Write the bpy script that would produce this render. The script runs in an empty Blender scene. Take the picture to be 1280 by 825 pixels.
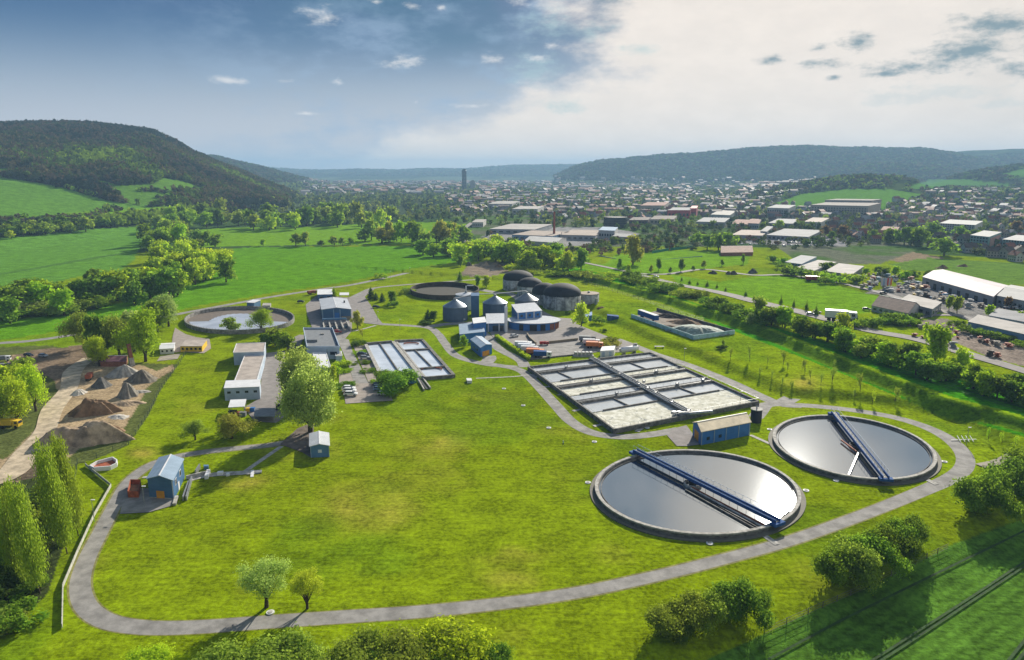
import bpy, math, random
import numpy as np
from mathutils import Vector, Matrix

# ---------------------------------------------------------------- camera
scene = bpy.context.scene
COL = scene.collection
CAM_H = 80.0
FOC = 900.0
HORIZON = 214.0
PITCH = math.atan((412.5 - HORIZON) / FOC)
SUN_AZ = math.radians(22.5)      # measured from +Y towards +X
SUN_EL = math.radians(26.2)

cam_data = bpy.data.cameras.new("camera")
cam_data.sensor_fit = 'HORIZONTAL'
cam_data.sensor_width = 36.0
cam_data.lens = 36.0 * FOC / 1280.0
cam_data.clip_start = 0.5
cam_data.clip_end = 60000.0
cam = bpy.data.objects.new("camera", cam_data)
cam.location = (0, 0, CAM_H)
cam.rotation_euler = (math.pi / 2 - PITCH, 0, 0)
COL.objects.link(cam)
scene.camera = cam

# ---------------------------------------------------------------- exposure
scene.view_settings.view_transform = 'Standard'
scene.view_settings.look = 'None'
scene.view_settings.gamma = 1.0
scene.view_settings.exposure = 0.57
scene.view_settings.use_curve_mapping = False
scene.render.engine = 'CYCLES'
scene.cycles.max_bounces = 6
scene.cycles.transparent_max_bounces = 8
scene.cycles.volume_bounces = 0
scene.cycles.use_denoising = True

# ---------------------------------------------------------------- sun
sd = bpy.data.lights.new("sun", 'SUN')
sd.energy = 5.0
sd.angle = math.radians(0.6)
sd.color = (1.0, 0.93, 0.80)
sun = bpy.data.objects.new("sun", sd)
sv = Vector((math.sin(SUN_AZ) * math.cos(SUN_EL), math.cos(SUN_AZ) * math.cos(SUN_EL), math.sin(SUN_EL)))
sun.rotation_euler = sv.to_track_quat('Z', 'Y').to_euler()
sun.location = (200, 400, 300)
COL.objects.link(sun)

# ---------------------------------------------------------------- sky
world = bpy.data.worlds.new("World")
scene.world = world
world.use_nodes = True
NT = world.node_tree
NT.nodes.clear()


class G:
    """tiny node-graph helper"""
    def __init__(s, nt): s.nt = nt
    def n(s, t, **kw):
        x = s.nt.nodes.new(t)
        for k, v in kw.items(): setattr(x, k, v)
        return x
    def link(s, a, b): s.nt.links.new(a, b)
    def put(s, sock, v):
        if hasattr(v, 'links'): s.link(v, sock)
        elif isinstance(v, (tuple, list)) and len(v) == 3 and sock.type == 'RGBA': sock.default_value = (*v, 1)
        else: sock.default_value = v
    def m(s, op, a, b=0.0, c=0.0, clamp=False):
        x = s.n('ShaderNodeMath', operation=op, use_clamp=clamp)
        for i, v in enumerate((a, b, c)): s.put(x.inputs[i], v)
        return x.outputs[0]
    def mix(s, f, a, b, mode='MIX'):
        x = s.n('ShaderNodeMix', data_type='RGBA', blend_type=mode)
        x.clamp_factor = True
        s.put(x.inputs[0], f); s.put(x.inputs[6], a); s.put(x.inputs[7], b)
        return x.outputs[2]
    def noise(s, vec, scale, detail=4, rough=.55, dist=0.0):
        x = s.n('ShaderNodeTexNoise')
        if vec is not None: s.link(vec, x.inputs['Vector'])
        x.inputs['Scale'].default_value = scale; x.inputs['Detail'].default_value = detail
        x.inputs['Roughness'].default_value = rough; x.inputs['Distortion'].default_value = dist
        return x.outputs['Fac']
    def ramp(s, f, a, b):           # smooth 0..1 between a and b
        x = s.n('ShaderNodeMapRange', interpolation_type='SMOOTHSTEP')
        s.put(x.inputs[0], f); s.put(x.inputs[1], a); s.put(x.inputs[2], b)
        return x.outputs[0]


g = G(NT)
tc = g.n('ShaderNodeTexCoord')
sep = g.n('ShaderNodeSeparateXYZ')
g.link(tc.outputs['Generated'], sep.inputs[0])
dx, dy, dz = sep.outputs
azd = g.m('MULTIPLY', g.m('ARCTAN2', dx, dy), 57.2958)
eld = g.m('MULTIPLY', g.m('ARCSINE', dz), 57.2958)
sky = g.n('ShaderNodeTexSky', sky_type='NISHITA')
sky.sun_disc = False
sky.sun_elevation = SUN_EL
sky.sun_rotation = SUN_AZ
sky.altitude = 200
sky.air_density = 1.0
sky.dust_density = 1.5
sky.ozone_density = 2.0
cmb = g.n('ShaderNodeCombineXYZ')
g.put(cmb.inputs[0], g.m('MULTIPLY', azd, 0.1)); g.put(cmb.inputs[1], g.m('MULTIPLY', eld, 0.22))
flat = cmb.outputs[0]
n1 = g.noise(flat, 1.1, 6, .6)
n2 = g.noise(flat, 3.2, 7, .62)
n3 = g.noise(flat, 0.55, 4, .5)
n4 = g.noise(flat, 7.5, 8, .68)
jit = g.m('SUBTRACT', g.m('ADD', g.m('MULTIPLY', n2, 0.5), g.m('MULTIPLY', n4, 0.6)), 0.55)
# clear sky: Nishita pulled to the deep slate blue of the photograph
clear = g.mix(0.88, sky.outputs[0], g.mix(g.ramp(eld, 2.0, 13.0), (1.0, 2.2, 3.5), (0.04, 0.52, 1.60)))
low = g.ramp(eld, 10.5, -1.0)
clear = g.mix(g.m('MULTIPLY', low, 0.9), clear, (5.6, 5.3, 5.4))
# high veil cloud streaks on the left
veil = g.m('MULTIPLY', g.ramp(g.m('ADD', g.m('MULTIPLY', n1, .6), g.m('MULTIPLY', n2, .4)), 0.45, 0.62), 0.70)
veil = g.m('MULTIPLY', veil, g.ramp(azd, -32.0, -6.0))
col = g.mix(veil, clear, (2.6, 3.6, 4.9))
dark_az = g.m('MULTIPLY', g.ramp(azd, -25.0, -5.0), g.ramp(eld, 6.0, 12.5))
col = g.mix(g.m('MULTIPLY', g.m('MULTIPLY', dark_az, g.ramp(n3, 0.60, 0.40)), 0.9), col, (0.50, 1.35, 2.1))
# the great bright cloud bank round the sun
edge = g.m('ADD', azd, g.m('MULTIPLY', g.m('SUBTRACT', n1, 0.5), 26.0))
edge = g.m('ADD', edge, g.m('MULTIPLY', g.ramp(eld, 8.0, 0.0), 16.0))
bank = g.ramp(edge, 2.0, 9.0)
bankc = g.mix(g.ramp(n2, 0.3, 0.75), (6.9, 6.3, 5.7), (7.5, 6.8, 6.1))
bankc = g.mix(g.m('MULTIPLY', g.ramp(azd, 26.0, 40.0), g.ramp(n1, 0.35, 0.65)), bankc, (5.6, 5.2, 4.7))
sx, sy, sz = math.sin(SUN_AZ) * math.cos(SUN_EL), math.cos(SUN_AZ) * math.cos(SUN_EL), math.sin(SUN_EL)
cosang = g.m('ADD', g.m('ADD', g.m('MULTIPLY', dx, sx), g.m('MULTIPLY', dy, sy)), g.m('MULTIPLY', dz, sz))
glow = g.ramp(cosang, 0.984, 0.9992)
aloft = g.m('MULTIPLY', g.ramp(eld, 12.5, 17.0), g.m('SUBTRACT', 1.0, glow))
bankc = g.mix(g.m('MULTIPLY', aloft, 0.85), bankc, g.mix(g.ramp(n2, 0.35, 0.65), (2.3, 3.0, 3.7), (3.9, 4.3, 4.7)))
bankc = g.mix(glow, bankc, (8.2, 7.4, 6.3))
col = g.mix(g.m('MULTIPLY', bank, 0.97), col, bankc)


def clouds(lst, colr, strength, soft, bias=0.0):
    global col
    acc = None
    for (px, py, w, h) in lst:
        X = (px - 640) / FOC; Y = -(py - 412.5) / FOC
        d = Vector((X, math.cos(PITCH) + Y * math.sin(PITCH), -math.sin(PITCH) + Y * math.cos(PITCH))).normalized()
        a0 = math.degrees(math.atan2(d.x, d.y)); e0 = math.degrees(math.asin(d.z))
        wd = w / 2 * 0.058; hd = h / 2 * 0.058
        u = g.m('MULTIPLY', g.m('SUBTRACT', azd, a0), 1 / wd)
        v = g.m('MULTIPLY', g.m('SUBTRACT', eld, e0), 1 / hd)
        r = g.m('SQRT', g.m('ADD', g.m('MULTIPLY', u, u), g.m('MULTIPLY', v, v)))
        k = g.m('SUBTRACT', 1.0, r)
        acc = k if acc is None else g.m('MAXIMUM', acc, k)
    f = g.ramp(g.m('ADD', acc, g.m('MULTIPLY', jit, 5.0)), 0.05 - bias, soft)
    f = g.m('MULTIPLY', f, g.ramp(acc, -1.0, 0.1))
    col = g.mix(g.m('MULTIPLY', f, strength), col, colr)


clouds([(1245, 32, 105, 32), (1215, 66, 100, 40), (1140, 85, 120, 22), (1075, 52, 44, 22), (1030, 80, 60, 14),
        (965, 74, 36, 12), (1265, 88, 60, 22), (1110, 92, 80, 10), (1025, 60, 26, 10), (1045, 97, 22, 8)], (1.3, 2.1, 2.5), 0.9, 1.3, .30)
clouds([(690, 30, 90, 40), (735, 38, 75, 28), (665, 88, 80, 50), (800, 62, 60, 16), (700, 132, 90, 22)], (3.4, 4.7, 4.8), 0.65, 1.6, .3)
clouds([(505, 77, 74, 18), (283, 100, 42, 13), (358, 101, 24, 8), (421, 102, 20, 9), (588, 132, 56, 8), (618, 74, 42, 18), (400, 22, 66, 26),
        (515, 8, 30, 16), (550, 10, 12, 8), (690, 57, 34, 10), (382, 142, 40, 6), (520, 128, 10, 8), (470, 2, 20, 6), (640, 4, 50, 16),
        (672, 72, 34, 10)], (6.6, 6.5, 6.4), 0.8, 1.5, .1)
clouds([(1160, 118, 200, 30), (1260, 130, 80, 20)], (4.7, 5.1, 5.0), 0.55, 1.2)
bg = g.n('ShaderNodeBackground')
g.link(col, bg.inputs[0]); bg.inputs[1].default_value = 0.09
wo = g.n('ShaderNodeOutputWorld')
g.link(bg.outputs[0], wo.inputs[0])

# ---------------------------------------------------------------- picture <-> world
CP, SP = math.cos(PITCH), math.sin(PITCH)


def ray(px, py):
    X = (np.asarray(px, float) - 640) / FOC
    Y = -(np.asarray(py, float) - 412.5) / FOC
    return np.stack([X, CP + Y * SP, -SP + Y * CP], -1)


def P(px, py, z=0.0):
    d = ray(px, py)
    t = (z - CAM_H) / d[..., 2]
    return np.array([d[0] * t, d[1] * t])


def project(x, y, z):
    fwd = y * CP - (z - CAM_H) * SP
    up = y * SP + (z - CAM_H) * CP
    return 640 + FOC * x / fwd, 412.5 - FOC * up / fwd


def mpp(x, y, z=0.0):
    return (y * CP - (z - CAM_H) * SP) / FOC


# ---------------------------------------------------------------- terrain shape
def vnoise(x, y, seed=0):
    xi = np.floor(x); yi = np.floor(y); fx = x - xi; fy = y - yi
    fx = fx * fx * (3 - 2 * fx); fy = fy * fy * (3 - 2 * fy)
    def h(a, b):
        v = np.sin(a * 127.1 + b * 311.7 + seed * 74.7) * 43758.5453
        return v - np.floor(v)
    return (h(xi, yi) * (1 - fx) + h(xi + 1, yi) * fx) * (1 - fy) + (h(xi, yi + 1) * (1 - fx) + h(xi + 1, yi + 1) * fx) * fy - .5


def fbm(x, y, s, o=4, seed=0):
    r = 0; a = 1.0
    for i in range(o):
        r = r + a * vnoise(x / s, y / s, seed + i); s /= 2.03; a *= .5
    return r


RIDGES = [  # skyline pixels, crest distance, foot distance, noise metres, noise size
    ([(-500, 190), (-200, 170), (0, 160), (60, 158), (110, 159), (150, 163), (190, 168), (220, 182), (240, 194), (270, 207), (300, 218), (330, 230), (360, 240), (385, 252), (430, 275), (500, 300)],
     2250, [(-300, 800), (0, 880), (120, 980), (250, 1150), (400, 1450)], 34, 520),
    ([(100, 188), (200, 194), (240, 196), (270, 197), (300, 204), (330, 211), (360, 219), (400, 229), (440, 236), (480, 240), (560, 246), (640, 260)], 4300, [(0, 3000), (700, 3000)], 22, 800),
    ([(-400, 210), (330, 210), (350, 211), (390, 213), (450, 212), (500, 213), (530, 211), (580, 212), (640, 208), (700, 207), (760, 207), (800, 208), (900, 209), (1600, 212)], 9500, [(0, 7000), (1280, 7000)], 40, 1900),
    ([(600, 250), (690, 228), (720, 215), (750, 209), (800, 206), (850, 203), (900, 199), (930, 193), (980, 189), (1010, 186), (1080, 185), (1150, 186), (1185, 190), (1230, 200), (1400, 240)], 5400, [(600, 4400), (1280, 3500)], 120, 1300),
    ([(1080, 235), (1150, 205), (1190, 190), (1215, 187), (1260, 184), (1300, 183), (1500, 180), (1800, 185)], 6500, [(1000, 4300), (1600, 4000)], 120, 1300),
    ([(860, 262), (900, 250), (950, 240), (1000, 231), (1050, 223), (1080, 221), (1130, 223), (1160, 232), (1200, 238), (1280, 240), (1500, 250)], 2350, [(860, 1900), (960, 1500), (1150, 1560), (1300, 1800)], 8, 300),
    ([(1080, 250), (1150, 236), (1180, 226), (1230, 214), (1280, 208), (1400, 200), (1600, 200)], 3300, [(1000, 2700), (1400, 2500)], 12, 500),
]
RG = []
for sk, dc, ft, na, ns in RIDGES:
    sk = np.array(sk, float); r = ray(sk[:, 0], sk[:, 1])
    az = np.arctan2(r[:, 0], r[:, 1]); te = r[:, 2] / np.hypot(r[:, 0], r[:, 1])
    ft = np.array(ft, float); fa = np.arctan2((ft[:, 0] - 640) / FOC, 1.0)
    RG.append((az, CAM_H + te * dc, dc, fa, ft[:, 1], na, ns))


def line(pts, z=0.0):
    return np.array([P(a, b, z) for a, b in pts])


BANK1 = line([(560, 345), (640, 352), (700, 368), (745, 395), (800, 424), (860, 446), (930, 476), (985, 499), (1060, 503), (1130, 512), (1190, 529), (1245, 560), (1300, 600), (1500, 800)])
BANK2 = line([(600, 325), (680, 342), (740, 356), (820, 380), (944, 424), (1048, 470), (1167, 518), (1280, 550), (1500, 640)])
BANK3 = line([(600, 1100), (700, 900), (800, 812), (890, 775), (1000, 735), (1080, 702), (1160, 668), (1230, 632), (1290, 606), (1500, 540)])


def sdist(x, y, L):
    """signed distance to an open polyline; positive on its left-hand side"""
    best = np.full(np.shape(x), 1e9); sgn = np.ones(np.shape(x))
    for a, b in zip(L[:-1], L[1:]):
        e = b - a; q = (x - a[0]) * e[0] + (y - a[1]) * e[1]
        t = np.clip(q / (e @ e), 0, 1)
        d = np.hypot(x - a[0] - t * e[0], y - a[1] - t * e[1])
        s = np.sign(e[0] * (y - a[1]) - e[1] * (x - a[0]))
        k = d < best
        best = np.where(k, d, best); sgn = np.where(k, s, sgn)
    return best * sgn


def sst(t): t = np.clip(t, 0, 1); return t * t * (3 - 2 * t)


def hz(x, y):
    x = np.asarray(x, float); y = np.asarray(y, float)
    d = np.hypot(x, y); az = np.arctan2(x, y)
    z = np.zeros_like(d)
    for (a, c, dc, fa, ff, na, ns) in RG:
        crest = np.interp(az, a, c); foot = np.interp(az, fa, ff)
        t = (d - foot) / (dc - foot)
        prof = np.where(t < 1, sst(t) * .55 + .45 * np.clip(t, 0, 1), 1 - .35 * sst((t - 1) / .8))
        nz = fbm(x, y, ns, 5, 3) * na * sst(t * 1.5) * (1 - .75 * np.exp(-((t - 1) / .12) ** 2))
        z = np.maximum(z, np.where(t > 0, np.maximum(crest, 0) * prof + np.where(crest > 8, nz, 0), 0))
    near = d < 1100
    fade = 1 - sst((d - 420) / 350)
    b1 = sdist(x, y, BANK1); b2 = sdist(x, y, BANK2); b3 = sdist(x, y, BANK3)
    bz = 2.4 * sst((b1 - .6) / 7.5) + 2.6 * sst((b2 + 0) / 6.0)
    bz = bz * fade
    und = fbm(x, y, 60, 3, 9) * .5 * sst((b1 - 9) / 20) * fade
    dr = -2.6 * sst((-b3) / 14.0)
    z = z + np.where(near, bz + und + dr, 0)
    return z


def PT(px, py):
    """point of the terrain seen at a pixel"""
    d = ray(px, py)
    z = 0.0
    if d[2] < -1e-4:
        q = P(px, py)
        if math.hypot(*q) < 750:
            for _ in range(6):
                z = float(hz(q[0], q[1])); q = P(px, py, z)
            return np.array([q[0], q[1], z])
    t = np.concatenate([np.arange(300, 3000, 4.0), np.arange(3000, 14000, 25.0)])
    hd = math.hypot(d[0], d[1])
    X = d[0] / hd * t; Y = d[1] / hd * t; Z = CAM_H + d[2] / hd * t
    k = np.nonzero(Z <= hz(X, Y))[0]
    if len(k) == 0: return None
    i = k[0]
    return np.array([X[i], Y[i], float(hz(X[i], Y[i]))])


def inpoly(px, py, poly):
    r = np.zeros(np.shape(px), bool); n = len(poly)
    for i in range(n):
        x1, y1 = poly[i]; x2, y2 = poly[(i + 1) % n]
        if y1 == y2: continue
        c = ((y1 > py) != (y2 > py)) & (px < (x2 - x1) * (py - y1) / (y2 - y1) + x1)
        r ^= c
    return r


# ---------------------------------------------------------------- materials
MATS = {}


def mat(name, col, rough=.8, metal=0.0, var=.12, scale=.6, bump=0.0, spec=.3, emit=None):
    if name in MATS: return MATS[name]
    m = bpy.data.materials.new(name); m.use_nodes = True
    nt = m.node_tree; q = G(nt); b = nt.nodes['Principled BSDF']
    b.inputs['Roughness'].default_value = rough; b.inputs['Metallic'].default_value = metal
    b.inputs['Specular IOR Level'].default_value = spec
    geo = q.n('ShaderNodeNewGeometry')
    n = q.noise(geo.outputs['Position'], scale, 6, .65)
    dark = tuple(c * (1 - var * 1.6) for c in col); lite = tuple(min(1, c * (1 + var)) for c in col)
    q.link(q.mix(q.ramp(n, .3, .7), dark, lite), b.inputs['Base Color'])
    if bump:
        bp = q.n('ShaderNodeBump'); bp.inputs['Strength'].default_value = bump; bp.inputs['Distance'].default_value = .3
        q.link(q.noise(geo.outputs['Position'], scale * 4, 5, .6), bp.inputs['Height']); q.link(bp.outputs[0], b.inputs['Normal'])
    MATS[name] = m
    return m


def ribbed(name, col, pitch=.35, axis='Z', rough=.55, depth=.35, var=.08):
    """painted trapezoidal metal sheet: real ribs as bump, a little grime"""
    if name in MATS: return MATS[name]
    m = mat(name, col, rough, 0, var, .35)
    nt = m.node_tree; q = G(nt); b = nt.nodes['Principled BSDF']
    geo = q.n('ShaderNodeNewGeometry'); sp = q.n('ShaderNodeSeparateXYZ'); q.link(geo.outputs['Position'], sp.inputs[0])
    s = q.m('ADD', sp.outputs[0], sp.outputs[1]) if axis == 'XY' else (sp.outputs[2] if axis == 'Z' else sp.outputs[0])
    w = q.m('SINE', q.m('MULTIPLY', s, 2 * math.pi / pitch))
    bp = q.n('ShaderNodeBump'); bp.inputs['Strength'].default_value = depth; bp.inputs['Distance'].default_value = .06
    q.link(w, bp.inputs['Height']); q.link(bp.outputs[0], b.inputs['Normal'])
    return m


def foliage(name, col, trans=.62, attr=False):
    if name in MATS: return MATS[name]
    m = bpy.data.materials.new(name); m.use_nodes = True
    nt = m.node_tree; nt.nodes.clear(); q = G(nt)
    geo = q.n('ShaderNodeNewGeometry'); oi = q.n('ShaderNodeObjectInfo')
    if attr:
        at = q.n('ShaderNodeAttribute'); at.attribute_name = 'tint'; base = at.outputs['Color']
    else:
        base = q.n('ShaderNodeRGB'); base.outputs[0].default_value = (*col, 1); base = base.outputs[0]
    hsv = q.n('ShaderNodeHueSaturation')
    q.put(hsv.inputs['Hue'], q.m('ADD', .485, q.m('MULTIPLY', oi.outputs['Random'], .03)))
    q.put(hsv.inputs['Value'], q.m('ADD', .62, q.m('ADD', q.m('MULTIPLY', geo.outputs['Random Per Island'], .55), q.m('MULTIPLY', oi.outputs['Random'], .35))))
    q.link(base, hsv.inputs['Color'])
    d = q.n('ShaderNodeBsdfDiffuse'); t = q.n('ShaderNodeBsdfTranslucent')
    q.link(hsv.outputs[0], d.inputs[0]); q.link(q.mix(.35, hsv.outputs[0], (.25, .34, .02)) if not attr else hsv.outputs[0], t.inputs[0])
    mx = q.n('ShaderNodeMixShader'); mx.inputs[0].default_value = trans
    q.link(d.outputs[0], mx.inputs[1]); q.link(t.outputs[0], mx.inputs[2])
    o = q.n('ShaderNodeOutputMaterial'); q.link(mx.outputs[0], o.inputs[0])
    MATS[name] = m
    return m


def water(name, body, refl=.6, rough=.03, foam=0.0):
    if name in MATS: return MATS[name]
    m = bpy.data.materials.new(name); m.use_nodes = True
    nt = m.node_tree; nt.nodes.clear(); q = G(nt)
    geo = q.n('ShaderNodeNewGeometry'); pos = geo.outputs['Position']
    gl = q.n('ShaderNodeBsdfGlossy'); gl.inputs['Color'].default_value = (.86, .9, .95, 1); gl.inputs['Roughness'].default_value = rough
    bp = q.n('ShaderNodeBump'); bp.inputs['Strength'].default_value = .10; bp.inputs['Distance'].default_value = .04
    q.link(q.noise(pos, 1.3, 3, .5), bp.inputs['Height']); q.link(bp.outputs[0], gl.inputs['Normal'])
    df = q.n('ShaderNodeBsdfDiffuse')
    q.link(q.mix(q.ramp(q.noise(pos, .09, 4), .35, .65), tuple(c * .8 for c in body), body), df.inputs[0])
    fr = q.n('ShaderNodeLayerWeight'); fr.inputs[0].default_value = .5
    mx = q.n('ShaderNodeMixShader'); q.link(q.m('MULTIPLY', q.m('ADD', q.m('MULTIPLY', fr.outputs['Fresnel'], .45), .55, clamp=True), refl), mx.inputs[0])
    q.link(df.outputs[0], mx.inputs[1]); q.link(gl.outputs[0], mx.inputs[2])
    res = mx.outputs[0]
    if foam:
        fd = q.n('ShaderNodeBsdfDiffuse')
        q.link(q.mix(q.ramp(q.noise(pos, .5, 6, .6), .35, .65), (.55, .53, .42), (.80, .78, .68)), fd.inputs[0])
        m2 = q.n('ShaderNodeMixShader'); q.link(q.m('MULTIPLY', q.ramp(q.noise(pos, .28, 6, .62, 1.5), .26, .46), foam), m2.inputs[0])
        q.link(res, m2.inputs[1]); q.link(fd.outputs[0], m2.inputs[2]); res = m2.outputs[0]
    o = q.n('ShaderNodeOutputMaterial'); q.link(res, o.inputs[0])
    MATS[name] = m
    return m


# ---------------------------------------------------------------- mesh builder
class MB:
    def __init__(s): s.v = []; s.f = []; s.mi = []
    def add(s, vs, fs, mi=0):
        o = len(s.v); s.v += [tuple(float(c) for c in v) for v in vs]
        for f in fs: s.f.append(tuple(i + o for i in f)); s.mi.append(mi)
        return s
    def hexa(s, b, t, mi=0):       # 4 bottom, 4 top points (counter-clockwise from above)
        return s.add(list(b) + list(t), [(3, 2, 1, 0), (4, 5, 6, 7), (0, 1, 5, 4), (1, 2, 6, 5), (2, 3, 7, 6), (3, 0, 4, 7)], mi)
    def box(s, c, size, rot=0.0, mi=0):
        cx, cy, cz = c; a, b, h = size[0] / 2, size[1] / 2, size[2] / 2
        co, si = math.cos(rot), math.sin(rot)
        q = [(cx + x * co - y * si, cy + x * si + y * co) for x, y in ((-a, -b), (a, -b), (a, b), (-a, b))]
        return s.hexa([(x, y, cz - h) for x, y in q], [(x, y, cz + h) for x, y in q], mi)
    def bar(s, a, b, w, h, mi=0):  # box beam from a to b (points at beam centre)
        a = Vector(a); b = Vector(b); d = b - a; n = Vector((-d.y, d.x, 0))
        n = n.normalized() * w / 2 if n.length > 1e-6 else Vector((w / 2, 0, 0))
        u = d.cross(n).normalized() * h / 2
        if u.z < 0: u = -u
        return s.hexa([a - n - u, a + n - u, b + n - u, b - n - u][::-1], [a - n + u, a + n + u, b + n + u, b - n + u][::-1], mi)
    def prism(s, pts, z0, z1, mi=0):
        n = len(pts); A = sum(pts[i][0] * pts[(i + 1) % n][1] - pts[(i + 1) % n][0] * pts[i][1] for i in range(n))
        if A < 0: pts = pts[::-1]
        vs = [(p[0], p[1], z0) for p in pts] + [(p[0], p[1], z1) for p in pts]
        return s.add(vs, [tuple(range(n))[::-1], tuple(range(n, 2 * n))] + [(i, (i + 1) % n, (i + 1) % n + n, i + n) for i in range(n)], mi)
    def tube(s, path, radii, seg=8, mi=0, cap=True):
        path = [Vector(p) for p in path]
        if not hasattr(radii, '__len__'): radii = [radii] * len(path)
        o = len(s.v)
        for i, p in enumerate(path):
            d = (path[min(i + 1, len(path) - 1)] - path[max(i - 1, 0)]).normalized()
            x = d.cross(Vector((0, 0, 1)) if abs(d.z) < .9 else Vector((1, 0, 0))).normalized(); y = d.cross(x)
            for k in range(seg):
                a = 2 * math.pi * k / seg; s.v.append(tuple(p + (x * math.cos(a) + y * math.sin(a)) * radii[i]))
        for i in range(len(path) - 1):
            for k in range(seg):
                a = o + i * seg + k; b = o + i * seg + (k + 1) % seg
                s.f.append((a, b, b + seg, a + seg)); s.mi.append(mi)
        if cap:
            s.f.append(tuple(range(o, o + seg))); s.mi.append(mi)
            e = o + (len(path) - 1) * seg; s.f.append(tuple(range(e, e + seg))[::-1]); s.mi.append(mi)
        return s
    def lathe(s, c, prof, seg=40, mi=0, close=False):   # prof: (r, z)
        o = len(s.v); n = len(prof)
        for (r, z) in prof:
            for k in range(seg):
                a = 2 * math.pi * k / seg; s.v.append((c[0] + r * math.cos(a), c[1] + r * math.sin(a), c[2] + z))
        for i in range(n if close else n - 1):
            for k in range(seg):
                a = o + i * seg + k; b = o + i * seg + (k + 1) % seg; j = ((i + 1) % n - i) * seg
                s.f.append((a, b, b + j, a + j)); s.mi.append(mi)
        return s
    def profile(s, pts, y0, y1, mi=0):                  # (x,z) outline pushed along y
        n = len(pts)
        vs = [(p[0], y0, p[1]) for p in pts] + [(p[0], y1, p[1]) for p in pts]
        return s.add(vs, [tuple(range(n)), tuple(range(n, 2 * n))[::-1]] + [(i, i + n, (i + 1) % n + n, (i + 1) % n) for i in range(n)], mi)
    def build(s, name, m, parent=None, smooth=False):
        me = bpy.data.meshes.new(name)
        L = parent_loc(parent)
        me.from_pydata([(v[0] - L[0], v[1] - L[1], v[2] - L[2]) for v in s.v], [], s.f)
        for x in (m if isinstance(m, (list, tuple)) else [m]): me.materials.append(x)
        if any(s.mi): me.polygons.foreach_set('material_index', s.mi)
        if smooth: me.polygons.foreach_set('use_smooth', [True] * len(me.polygons))
        me.update()
        o = bpy.data.objects.new(name, me); COL.objects.link(o)
        if parent: o.parent = parent
        return o


def parent_loc(p):
    x = y = z = 0.0
    while p is not None:
        x += p.location.x; y += p.location.y; z += p.location.z; p = p.parent
    return (x, y, z)


def tag(o, label=None, cat=None, group=None, kind=None):
    if label: o['label'] = label
    if cat: o['category'] = cat
    if group: o['group'] = group
    if kind: o['kind'] = kind
    return o


def thing(name, label, cat, loc, group=None, rot=0.0):
    o = bpy.data.objects.new(name, None); o.empty_display_size = .5
    o.location = (float(loc[0]), float(loc[1]), float(loc[2]) if len(loc) > 2 else 0.0)
    o.rotation_euler = (0, 0, rot); COL.objects.link(o)
    return tag(o, label, cat, group)


def copy_tree(o, parent=None):
    c = o.copy(); COL.objects.link(c)
    if parent is not None: c.parent = parent
    for ch in KIDS.get(o.name, []): copy_tree(ch, c)
    return c


KIDS = {}


def learn(o):
    """remember the children of a prototype so that copying stays fast"""
    KIDS[o.name] = list(o.children)
    for c in o.children: learn(c)


def recolour(o, partnames, m, slot=0):
    for c in o.children:
        if c.name.split('.')[0] in partnames:
            c.material_slots[slot].link = 'OBJECT'; c.material_slots[slot].material = m


def np_mesh(name, V, F, mats, tint=None, parent=None, smooth=False, mi=None):
    me = bpy.data.meshes.new(name); n = len(F)
    me.vertices.add(len(V)); me.vertices.foreach_set('co', np.asarray(V, np.float32).ravel())
    k = F.shape[1]
    me.loops.add(n * k); me.loops.foreach_set('vertex_index', F.astype(np.int32).ravel())
    me.polygons.add(n); me.polygons.foreach_set('loop_start', np.arange(0, n * k, k, dtype=np.int32))
    if smooth: me.polygons.foreach_set('use_smooth', np.ones(n, bool))
    for x in mats: me.materials.append(x)
    if mi is not None: me.polygons.foreach_set('material_index', np.asarray(mi, np.int32))
    if tint is not None:
        a = me.attributes.new('tint', 'FLOAT_COLOR', 'POINT')
        a.data.foreach_set('color', np.concatenate([tint, np.ones((len(tint), 1))], 1).astype(np.float32).ravel())
    me.update(calc_edges=True); me.validate()
    o = bpy.data.objects.new(name, me); COL.objects.link(o)
    if parent: o.parent = parent
    return o


# colours (linear, real surfaces)
LAWN = (.185, .258, .004); LAWN2 = (.10, .20, .012)
M_road = mat('asphalt', (.27, .255, .235), .9, 0, .2, .3, .1)
M_apron = mat('paving', (.25, .225, .21), .9, 0, .14, .35, .1)
M_conc = mat('concrete', (.40, .38, .34), .85, 0, .28, .8, .1)
M_concd = mat('weathered_concrete', (.17, .16, .145), .9, 0, .35, .7, .2)
M_blue = ribbed('blue_sheet', (.040, .17, .45), .45, 'XY')
M_blue2 = ribbed('light_blue_sheet', (.10, .21, .36), .45, 'XY')
M_slate = ribbed('slate_blue_sheet', (.060, .14, .27), .8, 'Z', .5)
M_roof = ribbed('pale_roof_sheet', (.50, .52, .55), .5, 'XY', .5)
M_roofb = ribbed('blue_grey_roof_sheet', (.26, .35, .45), .5, 'XY', .5)
M_cream = mat('cream_roofing', (.80, .66, .44), .8, 0, .15, .3)
M_pinkroof = mat('pinkish_bitumen', (.42, .36, .31), .85, 0, .15, .3)
M_white = mat('white_paint', (.70, .70, .70), .6, 0, .07, .3)
M_offw = mat('pale_blue_render', (.42, .50, .60), .8, 0, .1, .3)
M_wallblue = mat('light_wall', (.30, .36, .44), .8, 0, .15, .3)
M_orange = mat('orange_door', (.62, .27, .03), .6)
M_yellow = mat('yellow_paint', (.72, .48, .03), .6)
M_glass = mat('window_glass', (.02, .03, .045), .12, 0, .1, 1, 0, .6)
M_dark = mat('dark_steel', (.025, .026, .03), .6)
M_steel = mat('galvanised_steel', (.32, .33, .34), .45, .5, .15, 1)
M_rust = mat('rusty_red', (.35, .09, .04), .75, 0, .25, 1)
M_red = mat('red_paint', (.50, .05, .03), .5)
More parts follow.
